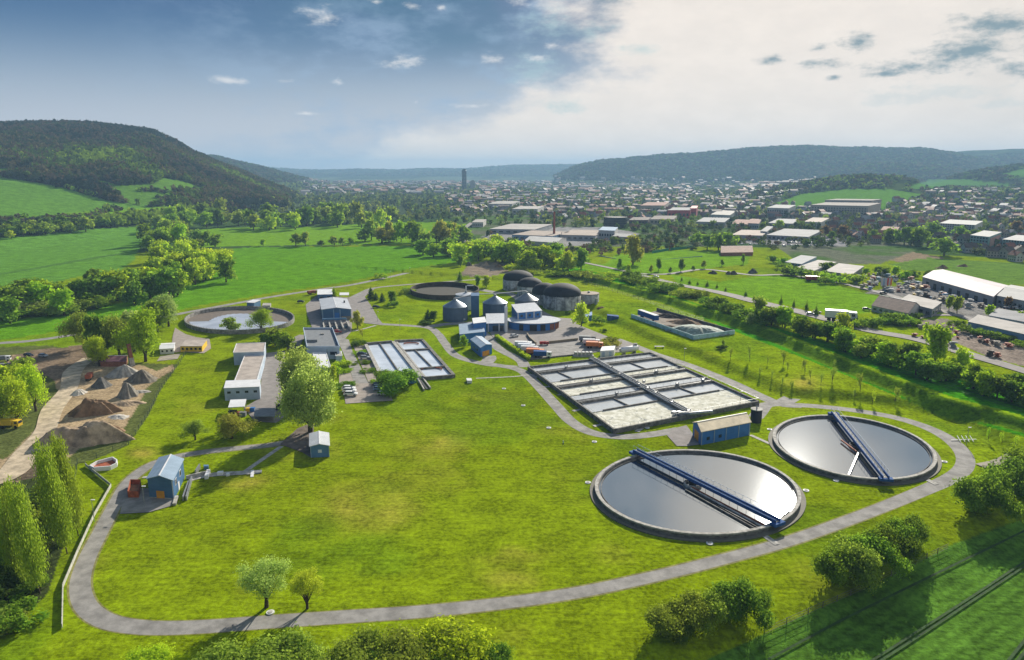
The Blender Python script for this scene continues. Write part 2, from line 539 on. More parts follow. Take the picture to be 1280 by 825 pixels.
M_orange2 = mat('orange_paint', (.62, .17, .04), .5)
M_brick = mat('brick', (.27, .11, .07), .9, 0, .2, 1.2)
M_membrane = mat('black_membrane', (.020, .022, .030), .8, 0, .25, .2)
M_grey = mat('grey_panel', (.20, .21, .22), .7)
M_tile = mat('brown_tiles', (.17, .11, .085), .85, 0, .2, .5)
M_tyre = mat('tyre', (.015, .015, .015), .8)
M_bark = mat('bark', (.07, .05, .035), .95, 0, .25, 2)
M_soil = mat('brown_soil', (.24, .15, .085), .95, 0, .35, .25, .6)
M_sand = mat('sandy_gravel', (.36, .29, .20), .95, 0, .3, .2, .5)
M_dgrav = mat('dark_gravel', (.13, .125, .115), .95, 0, .25, .5, .5)
M_green = mat('green_fabric', (.02, .20, .11), .7)
M_bridge = mat('bridge_blue', (.030, .095, .27), .8, 0, .15, 1.5, 0, .1)
# ================================================================ terrain
def grid_axes():
    a = np.concatenate([np.radians(np.arange(-85, -40, 1.5)), np.radians(np.arange(-40, 40.001, .105)), np.radians(np.arange(41.5, 86, 1.5))])
    pr = np.arange(760, 92, -1.25)
    d1 = CAM_H * FOC / pr * 1.0
    d0 = np.array([4, 15, 35, 60, 80.]); d0 = d0[d0 < d1[0]]
    d2 = np.arange(d1[-1] + 8, 2700, 9.0); d3 = np.arange(2740, 7200, 45.0); d4 = np.arange(7300, 11500, 150.0)
    d5 = np.array([12500, 15000.])
    return a, np.concatenate([d0, d1, d2, d3, d4, d5])


AZ, DD = grid_axes()
GA, GD = np.meshgrid(AZ, DD)
TX = GD * np.sin(GA); TY = GD * np.cos(GA)
TZ = hz(TX, TY)
PX, PY = project(TX, TY, TZ)
behind = TY * CP - (TZ - CAM_H) * SP < 1
PX = np.where(behind, -9999, PX)
nz1 = fbm(TX, TY, 9, 3, 21); nz2 = fbm(TX, TY, 45, 3, 31); nz3 = fbm(TX, TY, 260, 4, 41)
QX = PX + nz1 * 2.2; QY = PY + nz1 * 1.1        # slightly uneven field edges
C = np.zeros(TX.shape + (3,)); C[:] = LAWN
hill = TZ > 6


def paint(poly, c, cond=None, var=0.0):
    k = inpoly(QX, QY, poly)
    if cond is not None: k &= cond
    C[k] = c
    return k


FOREST = (.028, .045, .016)
far = GD > 820
C[far] = (.055, .10, .028)
C[(GD > 1300) & far] = (.06, .085, .045)
C[hill & (GD > 700)] = FOREST
k = (GD > 3500) & (nz3 > .1) & (TZ < 25); C[k] = (.10, .13, .06)
CROP = (.105, .240, .028); BRIGHT = (.15, .29, .012); CROP2 = (.105, .255, .008)
FIELDS = [
    ([(-60, 425), (0, 424), (30, 421), (80, 413), (130, 404), (205, 390), (296, 374), (340, 366), (405, 357), (440, 351), (490, 340), (540, 331), (590, 327), (600, 310), (560, 306), (440, 308), (320, 309), (292, 311), (290, 330), (250, 352), (200, 368), (100, 388), (0, 402), (-60, 410)], CROP2),
    ([(-400, 420), (-60, 372), (0, 362), (60, 354), (100, 346), (150, 338), (168, 325), (176, 305), (192, 282), (120, 286), (60, 292), (0, 298), (-400, 330)], CROP),
    ([(246, 309), (250, 286), (330, 284), (400, 283), (470, 279), (560, 277), (600, 285), (560, 305), (400, 306)], BRIGHT),
    ([(-300, 275), (0, 270), (30, 272), (90, 266), (120, 262), (150, 262), (190, 259), (188, 258), (140, 252), (70, 232), (0, 221), (-300, 215)], (.105, .23, .026)),
    ([(-300, 300), (0, 275), (40, 272), (90, 266), (128, 262), (100, 268), (-300, 290)], BRIGHT),
    ([(130, 277), (125, 268), (140, 263), (200, 258), (232, 258), (222, 266), (200, 270), (170, 271)], BRIGHT),
    ([(112, 230), (130, 226), (150, 232), (190, 230), (205, 222), (230, 227), (262, 238), (240, 242), (215, 239), (225, 246), (200, 254), (190, 258), (150, 252), (140, 240)], (.09, .19, .02)),
    ([(-300, 208), (0, 211), (48, 209), (40, 216), (0, 219), (-300, 216)], (.09, .19, .02)),
    ([(944, 424), (900, 407), (850, 384), (800, 368), (740, 350), (700, 338), (720, 334), (790, 352), (860, 376), (920, 396), (1000, 418), (1100, 446), (1200, 474), (1300, 505), (1500, 560), (1500, 640), (1280, 546), (1167, 514), (1048, 465)], (.055, .240, .005)),
    ([(870, 832), (960, 790), (1080, 735), (1190, 681), (1290, 645), (1500, 580), (1700, 900), (1200, 1200), (700, 1200), (600, 1000)], (.075, .165, .018)),
    ([(690, 322), (756, 331), (770, 318), (856, 312), (938, 318), (935, 330), (880, 336), (820, 344), (760, 341), (720, 336)], BRIGHT),
    ([(838, 343), (900, 352), (960, 343), (1000, 348), (1060, 360), (1108, 374), (1086, 390), (1060, 395), (1000, 384), (920, 370), (850, 358)], BRIGHT),
    ([(962, 256), (1000, 243), (1050, 237), (1075, 236), (1110, 236), (1155, 243), (1130, 252), (1104, 262), (1010, 262), (975, 262)], (.11, .25, .02)),
    ([(1130, 236), (1160, 224), (1210, 224), (1262, 230), (1260, 234), (1200, 234), (1160, 236)], (.09, .22, .03)),
    ([(1240, 221), (1280, 210), (1400, 200), (1400, 226), (1290, 222)], (.09, .22, .03)),
    ([(1160, 322), (1220, 326), (1300, 330), (1300, 355), (1230, 356), (1170, 340), (1130, 338), (1110, 330)], (.12, .21, .03)),
    ([(1080, 314), (1115, 310), (1180, 322), (1180, 328), (1140, 330), (1090, 322)], (.26, .20, .13)),
]
for poly, c in FIELDS: paint(poly, c)
# rough ground and scrub on the left
paint([(-60, 600), (30, 600), (80, 590), (97, 580), (121, 573), (160, 557), (185, 520), (200, 489), (223, 456), (150, 452), (110, 440), (60, 432), (0, 434), (-200, 440), (-200, 620)], (.105, .125, .035))
paint([(-300, 620), (60, 585), (78, 600), (85, 660), (60, 740), (10, 790), (-300, 900)], (.045, .06, .02))
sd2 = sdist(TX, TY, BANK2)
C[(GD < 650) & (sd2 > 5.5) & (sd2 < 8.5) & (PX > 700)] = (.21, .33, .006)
C[(GD < 650) & (sd2 > -1) & (sd2 <= 5.5) & (PX > 700)] = (.10, .19, .006)  # bank face below the crest: its shade is painted in as darker grass
paint([(-80, 612), (-60, 580), (5, 573), (22, 560), (42, 540), (60, 512), (73, 488), (66, 470), (10, 462), (8, 447), (40, 438), (112, 431), (116, 447), (132, 458), (176, 456), (196, 464), (216, 456), (220, 462), (203, 470), (182, 486), (172, 508), (160, 530), (146, 546), (100, 562), (64, 590), (22, 602)], (.37, .275, .165))
paint([(40, 438), (112, 431), (114, 445), (100, 462), (70, 478), (60, 470), (12, 460), (10, 447)], (.21, .155, .105))
paint([(0, 600), (30, 584), (60, 560), (85, 556), (64, 590), (22, 602)], (.13, .10, .07))
# town ground between the houses
kt = inpoly(PX, PY, [(560, 270), (640, 232), (960, 236), (1000, 262), (1280, 262), (1500, 262), (1500, 320), (1180, 300), (1100, 330), (1000, 330), (960, 300), (900, 308), (700, 308), (600, 300)])
mix = sst((nz2 + .25) / .5)[..., None]
C[kt & (TZ < 12)] = ((.14, .15, .10) * mix + np.array((.08, .14, .035)) * (1 - mix))[kt & (TZ < 12)]
for poly, c in FIELDS[10:16]: paint(poly, c)
for poly, c in (([(600, 296), (640, 284), (760, 284), (800, 292), (775, 302), (700, 309), (640, 303)], (.30, .29, .28)), ([(880, 300), (960, 290), (1060, 296), (1060, 308), (960, 306)], (.28, .27, .27)), ([(1080, 366), (1160, 350), (1250, 382), (1290, 400), (1290, 412), (1200, 396), (1130, 372)], (.24, .225, .21)),
                ([(1130, 402), (1180, 398), (1240, 412), (1300, 428), (1300, 462), (1200, 428)], (.25, .21, .175)), ([(1170, 410), (1245, 428), (1300, 448), (1300, 462), (1240, 448), (1190, 426)], (.27, .22, .18)),
                ([(572, 345), (585, 332), (610, 326), (640, 330), (650, 340), (610, 345)], (.25, .20, .15))):
    paint(poly, c)
# grass tone changes that belong to the ground: dry spots, verge
dry = sst((fbm(TX, TY, 22, 4, 51) - .16) / .35)[..., None] * .55
lawnk = (GD < 700) & (np.abs(C - np.array(LAWN)).sum(-1) < 1e-6)
Cn = C * (1 - dry) + np.array((.235, .27, .018)) * dry
spots = np.zeros(TX.shape)
for (sx, sy, sw) in ((590, 500, 34), (770, 478, 26), (470, 640, 60), (640, 690, 46), (560, 560, 50), (180, 568, 20), (1000, 480, 30), (640, 722, 40), (570, 462, 16), (300, 600, 30)):
    spots = np.maximum(spots, np.exp(-(((PX - sx) / sw) ** 2 + ((PY - sy) / (sw * .35)) ** 2)))
spots = (spots * (.5 + nz1 + nz2)).clip(0, 1)[..., None] * .75
Cn = Cn * (1 - spots) + np.array((.34, .28, .05)) * spots
dk = sst((-fbm(TX, TY, 35, 4, 61) - .08) / .3)[..., None] * .5
Cn = Cn * (1 - dk) + np.array((.095, .185, .006)) * dk
bg_ = sst((fbm(TX, TY, 110, 3, 91) + .3) / .6)[..., None]
Cn = Cn * (1.10 - .26 * (1 - bg_) * np.array((.75, .85, 1)))
C = np.where(lawnk[..., None], Cn, C)
rowk = inpoly(PX, PY, FIELDS[9][0])       # drilled rows and uneven growth in the near crop
ra = P(1070, 840); rb = P(1290, 697); rd_ = (rb - ra) / np.linalg.norm(rb - ra); q_ = (TX - ra[0]) * -rd_[1] + (TY - ra[1]) * rd_[0]
C = np.where(rowk[..., None], C * (1 + .16 * np.sin(q_ * 2 * math.pi / 2.4) + .5 * nz1 + .35 * nz2)[..., None], C)
# meadow colour patches inside the hill forest
kf = hill & (GD > 700) & (np.abs(C - np.array(FOREST)).sum(-1) < 1e-6)
FORESTMASK = kf
gl_ = sst((fbm(TX, TY, 120, 4, 71) - .15) / .2)[..., None]
C = np.where(kf[..., None], C * (1 - gl_) + np.array((.055, .085, .02)) * gl_, C)


def terrain_material():
    m = bpy.data.materials.new('ground_cover'); m.use_nodes = True
    nt = m.node_tree; q = G(nt); b = nt.nodes['Principled BSDF']
    b.inputs['Roughness'].default_value = .95; b.inputs['Specular IOR Level'].default_value = 0.0
    at = q.n('ShaderNodeAttribute'); at.attribute_name = 'tint'
    geo = q.n('ShaderNodeNewGeometry'); pos = geo.outputs['Position']
    a = q.noise(pos, .9, 8, .72); c = q.noise(pos, .12, 7, .7, .4)
    mp = q.n('ShaderNodeMapping'); mp.inputs['Rotation'].default_value = (0, 0, .5); mp.inputs['Scale'].default_value = (.12, 1.1, 1)
    q.link(pos, mp.inputs[0]); s = q.noise(mp.outputs[0], .7, 7, .7)
    v = q.m('ADD', q.m('MULTIPLY', q.ramp(a, .34, .66), .70), q.m('ADD', q.m('MULTIPLY', q.ramp(c, .34, .66), .46), q.m('MULTIPLY', q.ramp(s, .34, .66), .24)))
    v = q.m('ADD', v, .31)
    cc = q.n('ShaderNodeCombineXYZ'); [q.link(v, cc.inputs[i]) for i in range(3)]
    q.link(q.mix(1.0, at.outputs['Color'], cc.outputs[0], 'MULTIPLY'), b.inputs['Base Color'])
    bp = q.n('ShaderNodeBump'); bp.inputs['Strength'].default_value = .55; bp.inputs['Distance'].default_value = .35
    q.link(q.m('ADD', a, s), bp.inputs['Height']); q.link(bp.outputs[0], b.inputs['Normal'])
    return m


nr, nc = TX.shape
idx = np.arange(nr * nc).reshape(nr, nc)
F = np.stack([idx[:-1, :-1], idx[:-1, 1:], idx[1:, 1:], idx[1:, :-1]], -1).reshape(-1, 4)[:, ::-1]
V = np.stack([TX, TY, TZ], -1).reshape(-1, 3)
M_ground = terrain_material()
ter = np_mesh('terrain', V, F, [M_ground], C.reshape(-1, 3), smooth=True)
tag(ter, kind='structure')

# ================================================================ sheets: roads and paving
ZS = [0.012]


def nextz():
    ZS[0] += .004; return ZS[0]


def catmull(p, step=2.0):
    p = np.asarray(p, float); p = np.vstack([2 * p[0] - p[1], p, 2 * p[-1] - p[-2]]); out = []
    for i in range(1, len(p) - 2):
        n = max(2, int(np.linalg.norm(p[i + 1] - p[i]) / step))
        for t in np.linspace(0, 1, n, endpoint=False):
            out.append(.5 * ((2 * p[i]) + (-p[i - 1] + p[i + 1]) * t + (2 * p[i - 1] - 5 * p[i] + 4 * p[i + 1] - p[i + 2]) * t * t + (-p[i - 1] + 3 * p[i] - 3 * p[i + 1] + p[i + 2]) * t ** 3))
    out.append(p[-2]); return np.array(out)


def ribbon(name, px, w, m=None, edge=None, kind='structure', drape=False, closed=False):
    pts = []
    for q in px:
        if drape:
            r = PT(*q); pts.append(r[:2])
        else: pts.append(P(q[0], q[1]))
    c = catmull(pts); d = np.gradient(c, axis=0); nrm = np.stack([-d[:, 1], d[:, 0]], 1); nrm /= np.linalg.norm(nrm, axis=1)[:, None]
    ww = w if not hasattr(w, '__len__') else np.interp(np.linspace(0, 1, len(c)), np.linspace(0, 1, len(w)), w)[:, None]
    l = c + nrm * ww / 2; r = c - nrm * ww / 2; z = nextz()
    zl = hz(l[:, 0], l[:, 1]) + .06 if drape else 0; zr = hz(r[:, 0], r[:, 1]) + .06 if drape else 0
    V = np.concatenate([np.c_[l, np.full(len(c), z) + zl], np.c_[r, np.full(len(c), z) + zr]])
    n = len(c); i = np.arange(n - 1)
    F = np.stack([i, i + n, i + 1 + n, i + 1], 1)
    o = np_mesh(name, V, F, [m or M_road]); tag(o, kind=kind)
    return o


def sheet(name, px, m, kind='structure'):
    z = nextz(); q = [P(a, b) for a, b in px]
    A = sum(q[i][0] * q[(i + 1) % len(q)][1] - q[(i + 1) % len(q)][0] * q[i][1] for i in range(len(q)))
    if A < 0: q = q[::-1]
    mb = MB(); mb.add([(p[0], p[1], z) for p in q], [tuple(range(len(q)))])
    o = mb.build(name, m); return tag(o, kind=kind)


M_verge = mat('dry_verge', (.22, .21, .06), .95, 0, .3, .6)
M_dirt = mat('gravel_track', (.34, .30, .24), .95, 0, .2, .4, .2)
LOOP = [(392, 540), (372, 549), (340, 556), (300, 560), (255, 565), (215, 572), (185, 583), (160, 603), (143, 632), (124, 668), (108, 700), (100, 730), (107, 757), (130, 775), (165, 783), (205, 785), (260, 783),
        (340, 777), (430, 771), (520, 765), (620, 755), (720, 741), (820, 720), (900, 700), (990, 675), (1080, 643), (1150, 615), (1190, 597), (1206, 582), (1203, 565), (1182, 546), (1150, 531), (1110, 520), (1060, 512), (1010, 507), (975, 506)]
ribbon('verge', LOOP, 4.5, M_verge)
ribbon('road', LOOP, [3.4, 3.4, 3.4, 3.6, 4.0, 4.0, 3.6, 3.5, 3.5, 3.7, 4.6, 4.8, 4.5, 4.4])
ribbon('road', [(1000, 507), (975, 505), (950, 495), (912, 477), (862, 457), (820, 443), (797, 434), (770, 424)], 5.2)
ribbon('road', [(975, 505), (958, 506), (950, 515), (944, 522)], 5.0)
ribbon('road', [(975, 506), (985, 500), (996, 494)], 6)
ribbon('road', [(606, 454), (645, 461), (660, 470), (675, 485), (695, 507), (714, 527), (740, 541), (777, 546), (815, 543), (850, 537)], 4.4)
ribbon('road', [(410, 406), (440, 402), (476, 405), (532, 409), (547, 417), (556, 429), (571, 445), (606, 455), (646, 459)], 4.2)
ribbon('road', [(532, 409), (560, 405), (600, 403)], 6)
ribbon('road', [(656, 459), (650, 450), (624, 436), (610, 422), (600, 412)], 5)
ribbon('road', [(440, 372), (452, 366), (464, 361), (484, 358), (520, 355), (560, 352), (600, 349), (640, 345)], 4.0)
ribbon('road', [(-80, 438), (0, 429), (30, 427), (76, 421), (130, 411), (205, 396), (296, 379), (340, 371), (405, 361), (440, 356), (488, 346), (537, 335), (576, 331), (610, 328), (650, 325)], 5.2)
ribbon('road', [(600, 348), (585, 343), (575, 336), (560, 331)], 4.5)
ribbon('track', [(678, 372), (700, 378), (729, 372), (750, 378), (775, 385), (800, 392)], 7, M_dirt)
ribbon('road', [(660, 385), (676, 393), (694, 400), (722, 401)], 7)
ribbon('road', [(600, 362), (622, 366), (640, 368), (660, 382)], 6)
ribbon('road', [(606, 455), (612, 449), (611, 445)], 6)
ribbon('path', [(411, 412), (440, 414), (470, 407)], 1.6, M_conc)
ribbon('path', [(595, 473), (640, 471), (668, 468)], 1.0, M_conc)
ribbon('path', [(352, 558), (320, 580), (306, 590)], 1.5, M_conc)
ribbon('path', [(178, 597), (195, 596)], 1.2, M_conc)
ribbon('path', [(236, 600), (262, 594), (325, 590)], 2.6, M_conc)
ribbon('path', [(938, 544), (965, 556)], 1.3, M_conc)
ribbon('path', [(954, 669), (972, 681)], 1.5, M_conc)
ribbon('path', [(1155, 598), (1171, 606)], 1.5, M_conc)
for a, b in (((664, 468), (672, 472)), ((679, 484), (693, 483)), ((697, 494), (708, 492)), ((716, 514), (726, 512)), ((742, 533), (752, 531)), ((796, 540), (806, 532))):
    ribbon('path', [a, ((a[0] + b[0]) / 2, (a[1] + b[1]) / 2), b], 1.6, M_conc)
sheet('paving', [(382, 381), (397, 369), (434, 372), (447, 371), (458, 362), (470, 360), (456, 371), (465, 384), (472, 397), (480, 407), (440, 402), (440, 414), (432, 423), (420, 420), (391, 412), (384, 394)], M_apron)
sheet('road', [(419, 419), (436, 425), (441, 440), (461, 480), (443, 480), (435, 455)], M_road)
M_bay = mat('parking_paving', (.33, .28, .24), .9, 0, .12, .5)
sheet('paving', [(441, 432), (455, 432), (476, 472), (478, 479), (461, 479)], M_bay)
sheet('paving', [(424, 468), (438, 466), (443, 480), (424, 480)], M_bay)
sheet('paving', [(431, 480), (483, 479), (491, 501), (432, 505), (430, 492)], M_bay)
sheet('paving', [(329, 442), (356, 439), (357, 500), (360, 520), (345, 529), (318, 527), (305, 510), (325, 498)], M_apron)
M_brownpav = mat('brown_paving', (.16, .125, .105), .9, 0, .25, .5)  # paving browner and darker than the aprons
sheet('paving', [(350, 556), (362, 545), (372, 536), (392, 528), (392, 545), (388, 572), (378, 566), (362, 560)], M_brownpav)
sheet('paving', [(157, 610), (185, 611), (218, 624), (214, 633), (186, 641), (150, 643)], M_road)
sheet('paving', [(834, 545), (842, 536), (858, 532), (876, 556), (860, 558), (846, 558)], M_apron)
sheet('paving', [(675, 387), (694, 397), (722, 399), (720, 405), (742, 414), (762, 422), (800, 432), (790, 440), (765, 441), (748, 440), (737, 442), (700, 445), (665, 450), (655, 444), (640, 433), (618, 424), (612, 416), (640, 405)], M_apron)
sheet('paving', [(666, 432), (722, 427), (748, 426), (760, 438), (738, 441), (700, 444), (666, 448), (646, 436)], M_road)
sheet('paving', [(205, 443), (215, 430), (216, 420), (219, 410), (232, 418), (246, 422), (262, 424), (264, 436), (255, 442), (226, 440)], M_bay)
sheet('paving', [(200, 446), (226, 442), (222, 449), (196, 452)], M_dirt)
ribbon('path', [(381, 419), (371, 425), (367, 436)], 6, M_apron)
ribbon('road', [(585, 326), (600, 322), (606, 312), (580, 300), (576, 290), (590, 278)], 7, M_apron)
ribbon('road', [(700, 320), (724, 327), (780, 339), (840, 354), (900, 366), (940, 376), (1000, 390), (1040, 401), (1090, 414), (1150, 425), (1220, 446), (1300, 470)], [3, 5, 5, 6, 8, 10, 9, 9, 7], M_apron, drape=True)
ribbon('road', [(780, 341), (830, 343), (880, 337), (940, 344), (980, 344), (1040, 352), (1100, 366), (1160, 384), (1200, 395), (1240, 408), (1300, 424)], 5.5, M_apron, drape=True)
ribbon('road', [(1120, 404), (1160, 395), (1195, 394)], 5, M_apron, drape=True)
ribbon('path', [(1225, 583), (1250, 577), (1280, 562)], 3, M_dirt)
# tyre tracks in the crops
M_wheel = mat('tyre_track_soil', (.030, .075, .014), .95, 0, .3, .5)
for off in (0, 11):
    ribbon('tyre_track', [(1070 + off, 840), (1140 + off, 795), (1210 + off * .8, 750), (1290 + off * .5, 697 + off * .2)], .45, M_wheel, drape=True)
    ribbon('tyre_track', [(1250 + off * 1.1, 840), (1290 + off, 790)], .5, M_wheel, drape=True)
ribbon('tyre_track', [(960, 826), (1040, 783), (1130, 738), (1220, 694), (1290, 660)], .45, M_wheel, drape=True)
for off in (0, 3):
    ribbon('tyre_track', [(975, 413 + off), (1060, 440 + off), (1160, 474 + off), (1290, 514 + off * 1.5)], .4, M_wheel, drape=True)
M_tram = mat('trodden_crop', (.02, .075, .016), .95, 0, .3, .5)
for off in (0, 4):
    ribbon('tyre_track', [(0, 343 - off * .3), (40, 337 - off * .3), (90, 328 - off * .3), (125, 322 - off * .2), (160, 316)], .9, M_tram, drape=False)
# haul road worn into the gravel yard
M_haul = mat('worn_haul_road', (.52, .42, .29), .95, 0, .25, .3, .3)
ribbon('track', [(-20, 606), (14, 592), (34, 566), (56, 540), (66, 512), (86, 486), (92, 464), (112, 448)], [8, 7, 6, 7, 6, 7, 6], M_haul)
# ================================================================ buildings of the plant
FOOT = []


def in_foot(x, y, grow=2.0):
    k = np.zeros(np.shape(x), bool)
    for q in FOOT:
        cc = sum(q) / 4; kk = [p + (p - cc) / max(np.linalg.norm(p - cc), 1) * grow for p in q]
        k |= inpoly(x, y, kk)
    return k


def scatter_world(n, d0, d1, x0, x1, test, seed):
    r = np.random.default_rng(seed)
    a0 = math.atan((x0 - 640) / FOC); a1 = math.atan((x1 - 640) / FOC)
    az = r.uniform(a0, a1, n); d = np.sqrt(r.uniform(d0 ** 2, d1 ** 2, n)); x = d * np.sin(az); y = d * np.cos(az); z = hz(x, y)
    px, py = project(x, y, z); k = test(px, py, x, y, z, d) & ~in_foot(x, y, 5.0); return np.stack([x, y, z], 1)[k]


OPEN_ = [f for f, c in FIELDS[:8]] + [FIELDS[8][0]] + [f for f, c in FIELDS[10:16]]
def clear_of(px, py):
    k = np.zeros(px.shape, bool)
    for f in OPEN_: k |= inpoly(px, py, f)
    return ~k


def base(px):
    if len(px) == 3: return np.array([*P(px[0], px[1], px[2])])
    return PT(*px)[:2]


def bld(name, label, cat, A, B, Cc, h, wall, roof, kind='flat', rise=1.5, items=(), over=.3, group=None, z0=None, parapet=0, plinth=None, pts=None, roofname='roof', chim=None):
    A, B, Cc = base(A), base(B), base(Cc)
    ex = B - A; ey = Cc - B
    if z0 is None: z0 = float(min(hz(p[0], p[1]) for p in (A, B, Cc)))
    t = thing(name, label, cat, (*((A + B) / 2), z0), group)
    L = np.linalg.norm(ex); D = np.linalg.norm(ey); ux = ex / L; uy = ey / D
    def q(u, v, z, du=0, dv=0):
        p = A + ex * u + ey * v + ux * du + uy * dv; return (p[0], p[1], z0 + z)
    w = MB(); r = MB(); th = .18
    FOOT.append([A, B, B + ey, A + ey])
    if kind == 'flat':
        w.hexa([q(0, 0, -.3), q(1, 0, -.3), q(1, 1, -.3), q(0, 1, -.3)], [q(0, 0, h), q(1, 0, h), q(1, 1, h), q(0, 1, h)])
        o = over
        r.hexa([q(0, 0, h, -o, -o), q(1, 0, h, o, -o), q(1, 1, h, o, o), q(0, 1, h, -o, o)], [q(0, 0, h + th, -o, -o), q(1, 0, h + th, o, -o), q(1, 1, h + th, o, o), q(0, 1, h + th, -o, o)])
    elif kind == 'mono':      # rises towards the back
        w.hexa([q(0, 0, -.3), q(1, 0, -.3), q(1, 1, -.3), q(0, 1, -.3)], [q(0, 0, h), q(1, 0, h), q(1, 1, h + rise), q(0, 1, h + rise)])
        o = over
        r.hexa([q(0, 0, h, -o, -o), q(1, 0, h, o, -o), q(1, 1, h + rise, o, o), q(0, 1, h + rise, -o, o)], [q(0, 0, h + th, -o, -o), q(1, 0, h + th, o, -o), q(1, 1, h + rise + th, o, o), q(0, 1, h + rise + th, -o, o)])
    elif kind == 'gableBC':   # gable on the front face
        f = [q(0, 0, -.3), q(1, 0, -.3), q(1, 0, h), q(.5, 0, h + rise), q(0, 0, h)]; b = [q(0, 1, -.3), q(1, 1, -.3), q(1, 1, h), q(.5, 1, h + rise), q(0, 1, h)]
        w.add(f + b, [(0, 1, 2, 3, 4), (9, 8, 7, 6, 5)] + [(i, i + 5, (i + 1) % 5 + 5, (i + 1) % 5) for i in range(5)])
        o = over; s = rise / (L / 2)
        for u0, sg in ((0, -1), (1, 1)):
            lo0 = q(u0, 0, h - s * o, sg * o, -o); lo1 = q(u0, 1, h - s * o, sg * o, o); hi0 = q(.5, 0, h + rise, 0, -o); hi1 = q(.5, 1, h + rise, 0, o)
            up = lambda p: (p[0], p[1], p[2] + th)
            r.add([lo0, hi0, hi1, lo1, up(lo0), up(hi0), up(hi1), up(lo1)], [(3, 2, 1, 0), (4, 5, 6, 7), (0, 1, 5, 4), (2, 3, 7, 6), (3, 0, 4, 7)])
    else:                      # gableAB: ridge runs along the front
        f = [q(0, 0, -.3), q(0, 1, -.3), q(0, 1, h), q(0, .5, h + rise), q(0, 0, h)]; b = [q(1, 0, -.3), q(1, 1, -.3), q(1, 1, h), q(1, .5, h + rise), q(1, 0, h)]
        w.add(f + b, [(4, 3, 2, 1, 0), (5, 6, 7, 8, 9)] + [(i, (i + 1) % 5, (i + 1) % 5 + 5, i + 5) for i in range(5)])
        o = over; s = rise / (D / 2)
        for v0, sg in ((0, -1), (1, 1)):
            lo0 = q(0, v0, h - s * o, -o, sg * o); lo1 = q(1, v0, h - s * o, o, sg * o); hi0 = q(0, .5, h + rise, -o); hi1 = q(1, .5, h + rise, o)
            up = lambda p: (p[0], p[1], p[2] + th)
            r.add([lo0, lo1, hi1, hi0, up(lo0), up(lo1), up(hi1), up(hi0)], [(3, 2, 1, 0), (4, 5, 6, 7), (0, 1, 5, 4), (1, 2, 6, 5), (3, 0, 4, 7)])
    w.build('wall', wall, t)
    rr = r.build(roofname, roof, t)
    if parapet:
        pm = MB(); k = .3
        c = [q(0, 0, 0, -.05, -.05), q(1, 0, 0, .05, -.05), q(1, 1, 0, .05, .05), q(0, 1, 0, -.05, .05)]
        for i in range(4):
            a, b = Vector(c[i]), Vector(c[(i + 1) % 4]); zz = z0 + h + th + parapet / 2 - .1
            dd = (b - a).normalized() * (.15 if i % 2 else -.15)
            pm.bar((a.x - dd.x, a.y - dd.y, zz), (b.x + dd.x, b.y + dd.y, zz), .3, parapet + .2)
        pm.build('parapet', wall, t)
    if plinth:
        pb = MB(); o = .04
        pb.hexa([q(0, 0, -.3, -o, -o), q(1, 0, -.3, o, -o), q(1, 1, -.3, o, o), q(0, 1, -.3, -o, o)], [q(0, 0, plinth[0], -o, -o), q(1, 0, plinth[0], o, -o), q(1, 1, plinth[0], o, o), q(0, 1, plinth[0], -o, o)])
        pb.build('plinth', plinth[1], t)
    for it in items:           # (part, face, u0, u1, z0, z1, material[, proud])
        pn, fc, u0, u1, a, b, m_ = it[:7]; pr = it[7] if len(it) > 7 else .07
        if fc == 'F': c = [q(u0, 0, a, 0, -pr), q(u1, 0, a, 0, -pr), q(u1, 0, a, 0, .05), q(u0, 0, a, 0, .05)]
        elif fc == 'R': c = [q(1, u0, a, pr, 0), q(1, u1, a, pr, 0), q(1, u1, a, -.05, 0), q(1, u0, a, -.05, 0)]
        elif fc == 'L': c = [q(0, u1, a, -pr, 0), q(0, u0, a, -pr, 0), q(0, u0, a, .05, 0), q(0, u1, a, .05, 0)]
        elif fc == 'T': # box on the roof: u0,u1 = centre, a = size, b = height
            c = [q(u0, u1, h + .1, -a / 2, -a / 2), q(u0, u1, h + .1, a / 2, -a / 2), q(u0, u1, h + .1, a / 2, a / 2), q(u0, u1, h + .1, -a / 2, a / 2)]
            MB().hexa(c, [(p[0], p[1], p[2] + b) for p in c]).build(pn, m_, t); continue
        part = MB().hexa(c, [(p[0], p[1], p[2] + b - a) for p in c]).build(pn, m_, t)
        if pn == 'window' and (b - a) > .9 and L < 60 and not isinstance(m_, str) and len(it) > 8:
            e = .12; ins = (u1 - u0) * .12
            if fc == 'F': c = [q(u0 + ins, 0, a + e, 0, -pr - .02), q(u1 - ins, 0, a + e, 0, -pr - .02), q(u1 - ins, 0, a + e, 0, -pr + .02), q(u0 + ins, 0, a + e, 0, -pr + .02)]
            else: c = [q(1, u0 + ins, a + e, pr + .02, 0), q(1, u1 - ins, a + e, pr + .02, 0), q(1, u1 - ins, a + e, pr - .02, 0), q(1, u0 + ins, a + e, pr - .02, 0)]
            MB().hexa(c, [(p[0], p[1], p[2] + b - a - 2 * e) for p in c]).build('pane', M_glass, part)
    if kind.startswith('gable') and roofname == 'roof' and L < 40:
        cp = MB(); o = over
        a, b = (q(.5, 0, h + rise + .2, 0, -o), q(.5, 1, h + rise + .2, 0, o)) if kind == 'gableBC' else (q(0, .5, h + rise + .2, -o), q(1, .5, h + rise + .2, o))
        cp.bar(a, b, .35, .08); cp.build('ridge_cap', M_white, rr)
    return t


def row(part, face, n, z0_, z1, m_, fill=.6, a=0.0, b=1.0, proud=.06):
    s = (b - a) / n
    return [(part, face, a + s * (i + (1 - fill) / 2), a + s * (i + (1 + fill) / 2), z0_, z1, m_, proud) for i in range(n)]


